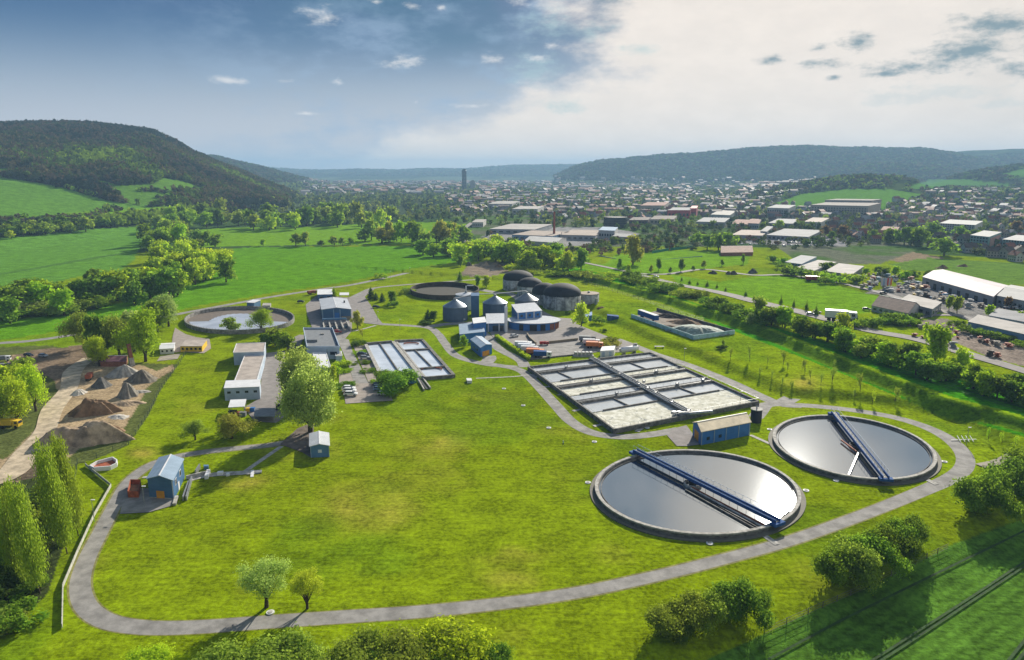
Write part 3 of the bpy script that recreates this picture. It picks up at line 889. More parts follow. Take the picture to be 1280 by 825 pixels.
def pil(face, us, h, w=.012, m_=None):
    return [('pilaster', face, u - w, u + w, 0, h, m_ or M_roofb, .10) for u in us]


# pump house in the lawn, lower left
bld('pump_house', 'tall blue pump house with pale gable roof standing in the lawn by the loop road', 'pump house',
    (187, 622.5), (218, 624.5), (231, 597), 5.2, M_slate, M_roofb, 'gableBC', 1.0,
    [('door', 'F', .30, .62, 0, 2.1, M_orange), ('window', 'R', .18, .32, 2.6, 4.2, M_white, .07, 1), ('window', 'R', .58, .72, 2.6, 4.2, M_white, .07, 1), ('door', 'R', .40, .50, 0, 2.1, M_white),
     ('downpipe', 'F', .965, .99, 0, 5.0, M_white), ('plinth_band', 'F', .0, 1, 0, .35, M_conc, .05)])
bld('tool_hut', 'small blue hut with pale double-pitched roof beside the big willow', 'hut',
    (388.5, 572), (412, 571), (411, 555), 3.4, M_blue2, M_roof, 'gableBC', .6, [('door', 'L', .3, .55, 0, 2.1, M_dark), ('window', 'F', .4, .6, 1.4, 2.3, M_white, .07, 1)] + pil('F', (.02, .98), 3.3, .02))
bld('blower_house', 'long blue machine hall with cream roof and orange end door beside the round tanks', 'machine hall',
    (876, 556.5), (937, 544), (925, 533), 4.3, M_blue, M_cream, 'gableAB', 1.5,
    pil('F', (.01, .26, .5, .76, .985), 4.2, .008) + row('window', 'F', 2, 1.2, 2.2, M_glass, .25, .02, .5) + [('door', 'L', .30, .78, 0, 3.0, M_orange)] + row('roof_vent', 'F', 1, 4.0, 4.2, M_dark, .1), group=None)
# white workshop made of three joined flat roofed blocks
t0 = bld('workshop_building', 'long white flat-roofed workshop of three joined blocks with pinkish roofs', 'workshop', (281.5, 501), (325.5, 499), (326.5, 489.5), 4.6, M_offw, M_white, 'flat', over=.12,
         items=row('window', 'F', 4, 2.6, 3.4, M_glass, .4))
def addblock(t, A, B, Cc, h, roofm, wallm, r=.35, wname='wall'):
    A, B, Cc = base(A), base(B), base(Cc); D = A + Cc - B
    MB().prism([A, B, Cc, D], -.3, h).build(wname, wallm, t)
    c = (A + Cc) / 2
    MB().prism([c + (p - c) * (1 - r / max(np.linalg.norm(p - c), 1)) for p in (A, B, Cc, D)], h - .05, h + .12).build('roof', roofm, t)
    rim = MB(); q = [A, B, Cc, D]
    for i in range(4):
        rim.bar((*q[i], h + .12), (*q[(i + 1) % 4], h + .12), .28, .3)
    rim.build('roof_edge', M_white, t)
addblock(t0, (294.5, 489), (322, 489), (331, 456.5), 4.0, M_pinkroof, M_offw)
addblock(t0, (293, 456.5), (331, 455), (333, 443), 5.3, M_pinkroof, M_offw)
# open shelter and pen
def posts_shelter(name, label, cat, A, B, Cc, h, roofm, nm='roof'):
    A, B, Cc = base(A), base(B), base(Cc); D = A + Cc - B
    t = thing(name, label, cat, (*((A + B) / 2), 0))
    for p in (A, B, Cc, D): MB().tube([(*p, 0), (*p, h)], .09, 6).build('post', M_steel, t)
    c = (A + Cc) / 2
    MB().prism([c + (p - c) * 1.08 for p in (A, B, Cc, D)], h, h + .18).build(nm, roofm, t)
    return t
posts_shelter('storage_shelter', 'open shelter with pale flat roof in front of the white workshop', 'shelter', (287, 520), (306, 519), (308, 510), 3.0, M_white)
posts_shelter('bus_shelter', 'small white canopy behind the big blue hall by the lane', 'shelter', (425, 374), (436, 374), (436, 371), 2.6, M_white)
posts_shelter('wire_pen', 'grey roofed pen on the paved yard below the white workshop', 'pen', (319, 528), (343, 528), (343, 518), 2.0, M_grey)
for i, (px, py, sx, sy, h, m_, nm, lb) in enumerate([(291, 518, 2.5, 1.6, 1.2, M_dark, 'storage_crate', 'dark crate standing under the open shelter'), (298, 519, 2, 1.5, 1.0, M_rust, 'storage_crate', 'rusty crate standing under the open shelter'),
        (304, 520, 2, 1.4, 1.3, M_grey, 'storage_crate', 'grey crate at the right post of the open shelter'), (310.5, 514.5, 1.4, 1.2, 1.2, M_yellow, 'waste_bin', 'yellow bin between shelter and pen'),
        (316, 514.5, 1.5, 1.2, 1.3, M_blue, 'waste_bin', 'blue bin between shelter and pen'), (347, 513, .8, .8, 2.0, M_dark, 'gas_cylinder_rack', 'dark upright rack right of the pen'), (350, 513, .8, .8, 2.0, M_dark, 'gas_cylinder_rack', 'second dark upright rack right of the pen')]):
    p = P(px, py); t = thing(nm, lb, nm.split('_')[-1] if nm != 'gas_cylinder_rack' else 'rack', (*p, 0))
    b = MB(); b.box((p[0], p[1], h / 2 + .08), (sx, sy, h)); b.build('body', m_, t)
    b = MB(); b.box((p[0], p[1], h + .12), (sx + .1, sy + .1, .08)); b.build('lid', m_, t)
# office
t = bld('office_building', 'flat-roofed white office with grey gravel roof and dark windows behind the big willow', 'office', (385, 449), (425, 449), (416, 424), 4.8, M_offw, M_grey, 'flat', over=-.2, parapet=.9,
        items=[('window', 'F', .42, .52, 1.4, 3.2, M_glass), ('window', 'F', .70, .92, 2.0, 3.4, M_glass), ('downpipe', 'F', .60, .615, 0, 4.6, M_grey), ('door', 'F', .25, .33, 0, 2.3, M_glass)] + row('window', 'R', 5, 1.6, 2.9, M_glass, .5) + [('roof_hatch', 'T', .2, .35, 4.5, 1.2, M_grey), ('roof_hatch', 'T', .6, .7, 1.5, .7, M_conc)])
addblock(t, (396, 470), (414, 470), (408, 450), 3.4, M_white, M_offw)
addblock(t, (420, 452), (428, 452), (427, 446), 2.4, M_conc, M_offw)
# screening hall
bld('screening_hall', 'big blue hall with pale low-pitched roof and beige stone base beside the office', 'hall', (403, 400.5), (439.5, 400), (434, 386), 6.0, M_slate, M_roof, 'gableBC', 1.0,
    pil('F', (.02, .40, .62, .98), 6, .014) + [('stone_base', 'F', .66, .99, 0, 2.2, mat('sandstone', (.26, .22, .16)), .12), ('gate', 'F', .43, .59, 0, 4.2, M_blue), ('gate', 'R', .2, .5, 0, 3.5, M_blue2), ('roof_flue', 'T', .85, .55, .8, 1.6, M_dark)])
bld('annex_shed', 'low blue shed with white roof standing behind the big blue hall', 'shed', (397.5, 375), (415.5, 374.5), (415, 368), 3.4, M_slate, M_white, 'flat', items=row('window', 'F', 2, 1.2, 2.2, M_glass, .4))
t = thing('grit_channel', 'parallel concrete grit channels under a blue beam in front of the big blue hall', 'grit trap', (*P(418, 413), 0))
for i in range(5):
    a = P(404 + i * 7.3, 404); b = P(405.5 + i * 8.2, 414); MB().bar((*a, .7), (*b, .7), .7, 1.5).build('channel_wall', M_conc, t)
a = P(403, 405); b = P(433, 404); MB().bar((*a, 2.6), (*b, 2.6), .8, .8).build('crane_beam', M_blue2, t)
for q in (a, b): MB().bar((q[0], q[1], 1.25), (q[0] + .3, q[1], 1.25), .3, 2.5).build('beam_support', M_blue2, t)
a = P(406, 410.5); b = P(434, 409.5); MB().bar((*a, .45), (*b, .45), 7.0, .06).build('water_surface', water('dark_water', (.03, .035, .03), .6), t)

# central blue buildings
bld('sludge_building', 'blue building with pale flat roof and glazed lower bays left of the white chimney', 'building', (609, 415), (632, 414.5), (630, 402), 4.4, M_slate, M_roof, 'flat', over=.5,
    items=[('window', 'F', .30, .60, .4, 3.2, M_glass), ('window', 'F', .68, .9, .4, 3.2, M_glass)] + pil('F', (.06, .65, .95), 4.2, .03, M_roof))
bld('press_hall', 'two-storey blue hall with pale roof between the white chimney and the round-fronted hall', 'hall', (647, 409), (677, 406), (668, 395), 7.6, M_blue, M_roof, 'flat', over=.3, items=pil('F', (.02, .36, .68, .98), 7.4, .03, M_roof) + row('window', 'F', 3, 5.2, 6.4, M_glass, .3))
t = thing('round_hall', 'low hall with wide curved pale roof and brick front facing the truck yard', 'hall', (*P(667, 415), 0))
cx, cy = P(667, 409); pts = []
for k in range(28):
    a = 2 * math.pi * k / 28; pts.append((cx + 13.2 * math.cos(a), cy + 10 * math.sin(a)))
MB().prism(pts, -.2, 3.9).build('wall', M_blue, t)
MB().prism([(cx + (x - cx) * 1.08, cy + (y - cy) * 1.08) for x, y in pts], 3.9, 4.2).build('roof', M_roof, t)
for a0, wd, m_, nm in ((-100, 16, M_dark, 'gate'), (-76, 12, M_dark, 'gate'), (-52, 14, M_brick, 'brick_pier'), (-35, 14, M_brick, 'brick_pier'), (-18, 12, M_brick, 'brick_pier'), (-125, 10, M_glass, 'window')):
    a = math.radians(a0); b = math.radians(a0 + wd)
    p = (cx + 13.15 * math.cos(a), cy + 9.95 * math.sin(a), 1.7); q = (cx + 13.15 * math.cos(b), cy + 9.95 * math.sin(b), 1.7)
    MB().bar(p, q, .4, 3.3).build(nm, m_, t)
p = P(632.5, 415.5); t = thing('chimney', 'tall square white chimney at the corner of the central blue buildings', 'chimney', (*p, 0))
MB().box((p[0], p[1], 6.4), (1.3, 1.3, 12.8), .3).build('shaft', M_white, t); MB().box((p[0], p[1], 12.9), (1.5, 1.5, .3), .3).build('cap', M_roofb, t)
bld('transformer_building', 'low blue box building with pale roof directly behind the small blue gabled house', 'building', (575, 429.5), (606, 426), (603, 413), 4.4, M_blue, M_roofb, 'flat', over=.15, items=pil('F', (.03, .97), 4.2, .012))
bld('lift_tower', 'taller blue cube with white roof at the corner of the low blue box building', 'building', (592, 422), (608, 420), (606, 413), 7.0, M_blue, M_white, 'flat', over=.1)
bld('switch_house', 'small blue house with pale pitched roof and orange door at the road fork', 'house', (601, 446.5), (615, 442.5), (602, 432), 4.3, M_blue, M_roofb, 'gableBC', .8, [('door', 'F', .15, .75, 0, 2.3, M_orange), ('window', 'L', .3, .4, 1.5, 2.4, M_glass), ('window', 'L', .6, .7, 1.5, 2.4, M_glass)])
# hidden left flank of the switch house keeps its true depth


# silos and digesters
def cyl(name, label, cat, px, py, r, h, wallm, roofm, cone=2.5, dome=False, flat=0, group=None, extra=None, seams=True):
    p0 = P(px, py); p = p0 + np.array([0, r]) ; z0 = float(hz(*p))
    t = thing(name, label, cat, (*p, z0), group)
    MB().lathe((*p, z0), [(r, -.3), (r, h), (r - .3, h)], 48).build('wall', wallm, t, True)
    if dome:
        pr = [(r + .12, h - .4)] + [(r * math.cos(a) + .05, h + cone * math.sin(a)) for a in np.linspace(0, math.pi / 2 - .01, 12)]
        MB().lathe((*p, z0), pr, 48).build('dome', roofm, t, True)
    else:
        MB().lathe((*p, z0), [(r + .15, h - .15), (r + .15, h + .1), (r * .12, h + cone), (0.01, h + cone + .05)], 48).build('roof', roofm, t)
        MB().lathe((*p, z0), [(r * .12, h + cone - .1), (r * .12, h + cone + .9), (.01, h + cone + 1)], 16).build('vent', M_steel, t)
    if seams:
        for k in range(14):
            a = math.pi + math.pi * k / 13
            q = (p[0] + (r + .05) * math.cos(a), p[1] + (r + .05) * math.sin(a))
            MB().box((q[0], q[1], z0 + h / 2), (.14, .14, h - .2), a).build('wall_rib', wallm, t)
    return t, p, z0


M_seam = mat('streaked_concrete', (.52, .51, .48), .9, 0, .45, .25, .2)
def streak(m):     # vertical run-off stains on the tank wall
    nt = m.node_tree; q = G(nt); b = nt.nodes['Principled BSDF']
    geo = q.n('ShaderNodeNewGeometry'); mp = q.n('ShaderNodeMapping'); mp.inputs['Scale'].default_value = (1.2, 1.2, .06)
    q.link(geo.outputs['Position'], mp.inputs[0]); n = q.noise(mp.outputs[0], 1.0, 5, .7)
    old = b.inputs['Base Color'].links[0].from_socket
    q.link(q.mix(q.m('MULTIPLY', q.ramp(n, .48, .66), .75), old, (.07, .065, .06)), b.inputs['Base Color'])
streak(M_seam)
M_silo = ribbed('silo_slate', (.09, .13, .19), .5, 'Z', .5)
M_siloroof = mat('silo_roof', (.20, .25, .31), .4, .3, .1, .4)
M_silog = mat('silo_grey', (.22, .235, .26), .5, .2, .1, .4)
M_silow = mat('silo_white', (.42, .45, .50), .6, 0, .12, .4)
cyl('sludge_silo', 'dark blue round silo with low conical roof, left of the blue square tower', 'silo', 568, 403, 6.7, 7.8, M_silo, M_siloroof, 3.6)
cyl('sludge_silo', 'dark blue round silo with conical roof, right of the blue square tower', 'silo', 618.5, 397, 6.9, 7.4, M_silo, M_siloroof, 3.6)
t, p, _ = cyl('gas_silo', 'white round silo with thin white pipe on top, behind the blue square tower', 'silo', 582, 388, 6.2, 8.6, M_silow, M_silow, 1.0, seams=False)
MB().tube([(p[0], p[1], 9.2), (p[0], p[1], 13.6), (p[0] + 1, p[1], 13.9), (p[0] + 4.5, p[1], 13.9)], .32, 8).build('vent_pipe', M_white, t)
cyl('sludge_silo', 'light grey round silo with bright conical roof in front of the domed digesters', 'silo', 658.5, 390, 6.9, 6.2, M_silog, M_silog, 3.8)
bld('lift_shaft', 'blue square tower between the two dark blue silos', 'tower', (589, 397), (599, 397), (599, 392.5), 12.2, M_slate, M_slate, 'flat', over=.05)
t = thing('walkway', 'grey pipe bridge linking the silo tops and the blue square tower', 'pipe bridge', (*P(594, 395), 0))
for a, b in (((568, 400, 11.8), (590, 394, 11.8)), ((599, 393, 11.8), (618, 392, 11.6)), ((618, 392, 11.6), (658, 386, 10.9))):
    MB().bar((*P(*a[:2]), a[2]), (*P(*b[:2]), b[2]), 1.0, .35).build('bridge_deck', M_steel, t)
DG = 'black domed digester tanks in a row'
cyl('digester_tank', 'largest streaked concrete digester with black dome, nearest the yard', 'digester tank', 704, 388.5, 11.4, 8.3, M_seam, M_membrane, 6.3, True, group=DG)
cyl('digester_tank', 'smaller black domed digester tucked behind the largest one', 'digester tank', 682, 382, 8.2, 6.8, M_seam, M_membrane, 6.0, True, group=DG)
cyl('digester_tank', 'black domed digester third from the yard, with pale wall', 'digester tank', 663, 372, 8.4, 7.0, M_seam, M_membrane, 5.0, True, group=DG)
t, p, z = cyl('digester_tank', 'farthest black domed digester with a stair on its wall', 'digester tank', 648, 364.5, 10.6, 7.6, M_seam, M_membrane, 5.6, True, group=DG)
MB().bar((p[0] - 6, p[1] - 10.2, 1), (p[0] + 3, p[1] - 11.6, 5), .9, .5).build('stair', M_steel, t)
cyl('storage_tank', 'low pale round tank with brownish roof right of the largest digester', 'tank', 737, 384, 6.2, 5.6, mat('grubby_white', (.42, .42, .40), .8, 0, .25, .5), mat('tank_lid', (.32, .25, .19)), .3, seams=False)
p = P(745, 385); t = thing('gas_flare', 'small steel flare stack beside the low pale tank', 'flare', (*p, 0)); MB().tube([(*p, 0), (*p, 6)], [1.0, .8], 12).build('stack', M_steel, t); MB().tube([(*p, 6), (*p, 8)], .25, 8).build('pipe', M_steel, t)
t, p, _ = cyl('sludge_tank', 'dark upright tank with pale rim at the end of the long blue machine hall', 'tank', 947, 529.5, 1.75, 4.4, M_dark, M_conc, .1, seams=False)


# ================================================================ round clarifier basins
def ell(c, a, b, rot, k=0.0, z=1.3, n=96, off=0.0):
    """ring of ground points for an ellipse given in the picture; off = metres moved inwards"""
    co, si = math.cos(rot), math.sin(rot); pts = []
    for i in range(n):
        t = 2 * math.pi * i / n; x = a * math.cos(t); y = b * math.sin(t)
        pts.append(P(c[0] + x * co - y * si, c[1] + x * si + y * co, z))
    pts = np.array(pts); cen = pts.mean(0)
    if off:
        d = cen - pts; pts = pts + d / np.linalg.norm(d, axis=1)[:, None] * off
    return pts, cen


def ring(mb, outer, inner, z0, z1, mi=0):
    n = len(outer); V = []
    for arr, z in ((outer, z0), (outer, z1), (inner, z1), (inner, z0)): V += [(p[0], p[1], z) for p in arr]
    F = []
    for k in range(4):
        for i in range(n):
            j = (i + 1) % n; F.append((k * n + i, k * n + j, ((k + 1) % 4) * n + j, ((k + 1) % 4) * n + i))
    mb.add(V, F, mi)


def clarifier(label, c, a, b, rot, top=1.35):
    o0, cen = ell(c, a, b, rot, z=top)
    if (o0[1][0] - o0[0][0]) * (o0[0][1] - cen[1]) > 0: o0 = o0
    A = lambda off: o0 + (cen - o0) / np.linalg.norm(cen - o0, axis=1)[:, None] * off
    t = thing('clarifier_basin', label, 'settling tank', (*cen, 0), 'round settling tanks')
    m = MB(); ring(m, A(0), A(.45), -.3, top - .35); m.build('outer_wall', M_concd, t)
    m = MB(); ring(m, A(-.06), A(.80), top - .35, top); m.build('rim_walkway', M_conc, t)
    m = MB(); ring(m, A(.80), A(1.0), -.2, top - .25); ring(m, A(1.45), A(1.6), -.2, top - .5); m.build('overflow_channel', M_concd, t)
    m = MB(); q = A(1.0); m.add([(p[0], p[1], top - .75) for p in q][::-1], [tuple(range(len(q)))[::-1]] if False else [tuple(range(len(q)))]); w = m.build('water_surface', WAT, t)
    m = MB(); ring(m, A(-1.3), A(0), -.2, .02 + ZS[0]); m.build('gravel_strip', mat('gravel_strip', (.15, .14, .11)), t)
    rg = MB(); q = A(.15)
    return t, cen, A


WAT = water('clarifier_water', (.045, .055, .06), .70, .05)
t1, c1, A1 = clarifier('nearest round settling tank with still grey water and a blue bridge across it', (872.5, 614.5), 129, 52.5, math.radians(3.8))
t2, c2, A2 = clarifier('round settling tank farther right with pale water and a blue bridge across it', (1068.8, 558.5), 103.8, 37, math.radians(9.4))


def bridge(label, a, b, arm=True):
    a = P(*a, 1.4); b = P(*b, 1.4); L = np.linalg.norm(b - a); u = (b - a) / L; n = np.array([-u[1], u[0]])
    if n[1] < 0: n = -n
    t = thing('scraper_bridge', label, 'bridge', (*((a + b) / 2), 1.4), 'blue scraper bridges')
    for s in (-1, 1):
        MB().bar((*(a + n * s * .72), 2.25), (*(b + n * s * .72), 2.25), .30, .85).build('side_girder', M_bridge, t)
    MB().bar((*a, 2.3), (*b, 2.1), 1.1, .12).build('deck', M_conc, t)
    rl = MB()
    for s in (-1, 1):
        k = 0.0
        while k < L:
            q = a + u * k + n * s * .86; rl.bar((q[0], q[1], 3.4), (q[0] + .06, q[1], 3.4), .06, 1.0); k += 2.4
        rl.bar((*(a + n * s * .86), 3.9), (*(b + n * s * .86), 3.9), .06, .06)
    rl.build('railing', M_blue2, t)
    for q, sg in ((a, 1), (b, -1)):
        MB().box((q[0], q[1], 1.75), (3.4, 1.6, .7), math.atan2(n[1], n[0])).build('end_carriage', M_bridge, t)
        for s in (-1, 1):
            w = q + n * s * 1.4; MB().tube([(w[0] - u[0] * .15, w[1] - u[1] * .15, 1.55), (w[0] + u[0] * .15, w[1] + u[1] * .15, 1.55)], .22, 12).build('wheel', M_tyre, t)
    hp = MB(); k = 2.5
    while k < L - 2:     # hanging scraper rods down into the water
        q = a + u * k - n * 1.3; hp.bar((q[0], q[1], 1.3), (q[0] + .07, q[1], 1.3), .08, 1.5); k += 2.6
    hp.bar((*(a + u * 2.5 - n * 1.3), .72), (*(b - u * 2 - n * 1.3), .72), .12, .12)
    hp.build('scraper_rods', M_dark, t)
    return t, a, b, u, n


tb, a, b, u, n = bridge('blue girder bridge spanning the nearest round settling tank', (794, 566.5), (972, 656))
m_ = (a + b) / 2 + u * -2
MB().lathe((*m_, 0), [(2.3, .3), (2.3, 1.25), (2.0, 1.25), (2.0, .4)], 24).build('centre_well', M_conc, t1)
MB().lathe((*m_, 0), [(1.0, .3), (1.0, 1.7), (.01, 1.75)], 16).build('centre_column', M_dark, t1)
for off, w, m2, z in ((3.0, .55, M_conc, .95), (4.0, .25, M_dark, .8), (5.0, .3, M_concd, .85), (2.2, .3, M_rust, 1.0)):
    p = m_ + u * 1.5 - n * off * .8; q = b - u * 1.2 - n * off
    MB().bar((*p, z), (*q, z), w, .3).build('scum_pipe', m2, t1)
tb2, a, b, u, n = bridge('blue girder bridge spanning the round settling tank farther right', (1042, 518.5), (1107, 600.5))
m_ = (a + b) / 2
MB().lathe((*m_, 0), [(2.0, .3), (2.0, 1.25), (1.7, 1.25), (1.7, .4)], 24).build('centre_well', M_concd, t2)
p = m_ - n * 1.5; q = P(1061, 593, 1.2); MB().bar((*p, 1.2), (*q, 1.0), .45, .4).build('skimmer_arm', M_steel, t2)
MB().bar((*(m_ + u * 6 + n * 1.6), 1.2), (*(m_ - u * 3 + n * 3.5), 1.2), .3, .4).build('scum_pipe', M_rust, t2)

# basin at far left, half full
def open_basin(label, c, a, b, rot, top, wl, wallm, bottom, wat, fill=None):
    o0, cen = ell(c, a, b, rot, z=top); A = lambda off: o0 + (cen - o0) / np.linalg.norm(cen - o0, axis=1)[:, None] * off
    t = thing('storage_basin', label, 'basin', (*cen, 0))
    m = MB(); ring(m, A(0), A(.7), -.3, top); m.build('ring_wall', wallm, t)
    m = MB(); q = A(.7); m.add([(p[0], p[1], .08 + ZS[0]) for p in q], [tuple(range(len(q)))]); m.build('basin_floor', bottom, t)
    if wat is not None:
        q = A(.8); ang = np.arange(len(q)); cc = cen + np.array([0, -2.])
        k = np.array([.93 + .05 * math.sin(3 * i * 2 * math.pi / len(q)) + .03 * math.sin(7 * i * .3) for i in range(len(q))])
        yy = (q - cc); k = np.where(yy[:, 1] > 0, k * fill, k)
        q = cc + yy * k[:, None]
        m = MB(); m.add([(p[0], p[1], wl) for p in q], [tuple(range(len(q)))]); m.build('water_surface', wat, t)
    return t, cen, A
tt, cc, A = open_basin('wide round basin half full of grey water left of the big blue hall', (299, 397.5), 69, 15, math.radians(-1.5), 2.2, .5, mat('basin_wall', (.26, .25, .23), .9, 0, .3, .6, .1), mat('wet_sludge', (.17, .135, .105), .7), water('basin_water', (.55, .57, .62), .35, .06), .62)
m = MB(); q = A(.35)
for i in range(96): m.box((q[i][0], q[i][1], 2.35), (.1, .1, .5), 0)
m.build('edge_studs', M_dark, tt)
tt, cc, A = open_basin('empty dark brown round basin in the grass behind the silos', (556, 360.5), 43, 8.5, 0.0, 3.2, .4, mat('dark_basin_wall', (.075, .055, .045), .9, 0, .25, .6), mat('basin_mud', (.045, .04, .028), .9), None)
bld('gauge_house', 'small blue and white box on the rim of the wide round basin', 'hut', (309, 386), (318, 386.5), (326, 383), 3.8, M_blue2, M_white, 'flat')
bld('gauge_house', 'low concrete box beside the blue and white hut on the basin rim', 'hut', (328, 385), (338, 385), (339, 382), 1.4, M_conc, M_conc, 'flat', over=.05)

# ================================================================ rectangular settling basins
def wallpx(mb, a, b, w, z0, z1, mi=0, zp=None):
    zp = z1 if zp is None else zp
    p = P(*a, zp); q = P(*b, zp); mb.bar((*p, (z0 + z1) / 2), (*q, (z0 + z1) / 2), w, z1 - z0, mi)
def quad(mb, px, z, zp=None):
    q = [P(a, b, zp if zp is not None else z) for a, b in px]
    A = sum(q[i][0] * q[(i + 1) % len(q)][1] - q[(i + 1) % len(q)][0] * q[i][1] for i in range(len(q)))
    if A < 0: q = q[::-1]
    mb.add([(p[0], p[1], z) for p in q], [tuple(range(len(q)))])
PALEW = water('pale_basin_water', (.72, .77, .84), .35, .12)
t = thing('settling_basin', 'left rectangular settling basin beside the car park, two long lanes of pale water', 'basin', (*P(490, 450), 0))
m = MB(); quad(m, [(457, 430), (490, 427), (524, 470), (478, 470)], .55, 1.2); m.build('water_surface', PALEW, t)
for nm, a, b, w, z, mm in (('end_wall', (456, 428.5), (490, 425.5), 1.2, 1.6, M_concd), ('side_wall', (457, 429.5), (478, 472), 1.5, 1.2, M_conc), ('end_wall', (477, 470), (523, 469), 1.0, 1.25, M_conc), ('divider_wall', (474, 428), (502, 469), .45, 1.15, M_concd), ('side_wall', (491.5, 426.5), (526, 470), 1.6, 1.3, M_conc)):
    m = MB(); wallpx(m, a, b, w, -.2, z); m.build(nm, mm, t)
t = thing('settling_basin', 'right rectangular settling basin with cross walls and half-round scum gutters', 'basin', (*P(540, 450), 0))
m = MB(); quad(m, [(496, 426.5), (528, 424.5), (566, 467), (531, 470)], .55, 1.2); m.build('water_surface', PALEW, t)
for nm, a, b, w, z, mm in (('end_wall', (493, 425.2), (529, 423.5), 1.2, 1.5, M_concd), ('side_wall', (528.5, 424.5), (567, 468), 1.4, 1.3, M_concd), ('end_wall', (531, 471), (567, 468), 1.0, 1.3, M_concd), ('side_wall', (496, 427), (531, 470.5), .8, 1.25, M_conc),
                            ('cross_wall', (503.5, 437.2), (538, 435), 1.0, 1.3, M_concd), ('cross_wall', (522, 460), (556, 457), 1.0, 1.3, M_concd), ('divider_wall', (519, 437), (541, 459), .4, 1.15, M_concd)):
    m = MB(); wallpx(m, a, b, w, -.2, z); m.build(nm, mm, t)
for cx_, cy_, rr in ((514, 432, 3.4), (540, 464, 4.0)):
    c = P(cx_, cy_); MB().tube([(c[0] + rr * math.cos(a), c[1] + rr * .6 * math.sin(a), .95) for a in np.linspace(0, math.pi, 12)], .28, 6).build('scum_gutter', M_rust, t)
t = thing('basin_bridge', 'short blue scraper bridge over the lower end of the left rectangular basin', 'bridge', (*P(506, 465), 0)); m = MB(); wallpx(m, (490, 468), (517, 465.5), 1.6, 1.4, 2.3); m.build('deck', M_blue2, t)
m = MB(); wallpx(m, (490, 470), (517, 467.5), .1, 2.3, 3.2); m.build('railing', M_blue2, t)
bld('pump_cabin', 'small blue cabin between the round bush and the basin outlet', 'cabin', (511, 479.5), (520, 479), (519, 472.5), 2.8, M_blue, M_white, 'flat', over=.1)
t = thing('outlet_channel', 'concrete outlet channel with pipes below the rectangular basins', 'channel', (*P(529, 484), 0))
for a, b, w, mm in (((522, 472), (530, 486), .5, M_conc), ((528, 471), (538, 484), .5, M_conc), ((525, 474), (534, 486), .9, M_dark)):
    m = MB(); wallpx(m, a, b, w, -.1, .8 if mm is M_conc else .3); m.build('channel_wall', mm, t)
bld('sampling_box', 'white control box on the grass edge below the rectangular basins', 'control box', (584, 479), (590, 479), (589, 476), .9, M_white, M_white, 'flat', over=.05)

# ================================================================ aeration basin
t = thing('aeration_basin', 'large rectangular aeration basin with foaming cells and pipe walkways', 'aeration basin', (*P(800, 490), 0), None)
FOAM = water('foaming_water', (.20, .20, .16), .4, .12, 1.0); CALM = water('calm_basin_water', (.60, .62, .65), .40, .12, .2)
ZT = 1.6; TL, TR, BR, BL = [P(*q, ZT) for q in ((660.5, 458), (812.5, 440), (948, 501), (767.5, 536))]
# solve a projective map so that cell corners follow the perspective of the basin
def uv(u, v):
    a = TL + (TR - TL) * u; b = BL + (BR - BL) * u; return a + (b - a) * v
def inv(px, py):
    p = P(px, py, ZT); u = v = .5
    for _ in range(20):
        e = p - uv(u, v); J = np.array([(uv(u + .01, v) - uv(u, v)) / .01, (uv(u, v + .01) - uv(u, v)) / .01]).T
        d = np.linalg.solve(J, e); u += d[0]; v += d[1]
    return u, v
def wuv(nm, a, b, w, z0, z1, mm):
    p = uv(*a); q = uv(*b); MB().bar((*p, (z0 + z1) / 2), (*q, (z0 + z1) / 2), w, z1 - z0).build(nm, mm, t)
def cell(nm, u0, u1, v0, v1, mm, z=.75):
    MB().add([(*uv(u0, v0), z), (*uv(u0, v1), z), (*uv(u1, v1), z), (*uv(u1, v0), z)], [(0, 1, 2, 3)]).build(nm, mm, t)
mid0 = inv(740, 448); mid1 = inv(864, 518)
UM = (mid0[0] + mid1[0]) / 2
VL = [inv(673.7, 463.8)[1], inv(691, 476)[1], inv(694, 483)[1], inv(711, 492)[1], inv(722.5, 500)[1], inv(748, 511)[1]]
VR = [inv(825, 446.5)[1], inv(830, 456)[1], inv(855, 461)[1], inv(867, 470)[1], inv(890, 476)[1], inv(896, 487)[1]]
VV = [(a + b) / 2 for a, b in zip(VL, VR)]
mats_cells = [CALM, CALM, FOAM, FOAM, CALM, CALM, FOAM]
bounds = [0] + VV + [1]
for i in range(7):
    for (u0, u1) in ((0, UM), (UM, 1)):
        cell('water_cell', u0 + .004, u1 - .004, bounds[i] + .004, bounds[i + 1] - .004, mats_cells[i], .75 + .001 * i)
for nm, a, b, w in (('outer_wall', (0, 0), (1, 0), .6), ('outer_wall', (0, 1), (1, 1), .6), ('outer_wall', (0, -.003), (0, 1.003), .6), ('outer_wall', (1, -.003), (1, 1.003), .6)):
    wuv(nm, a, b, w, -.2, ZT if a[1] != b[1] else ZT - .004, M_concd)
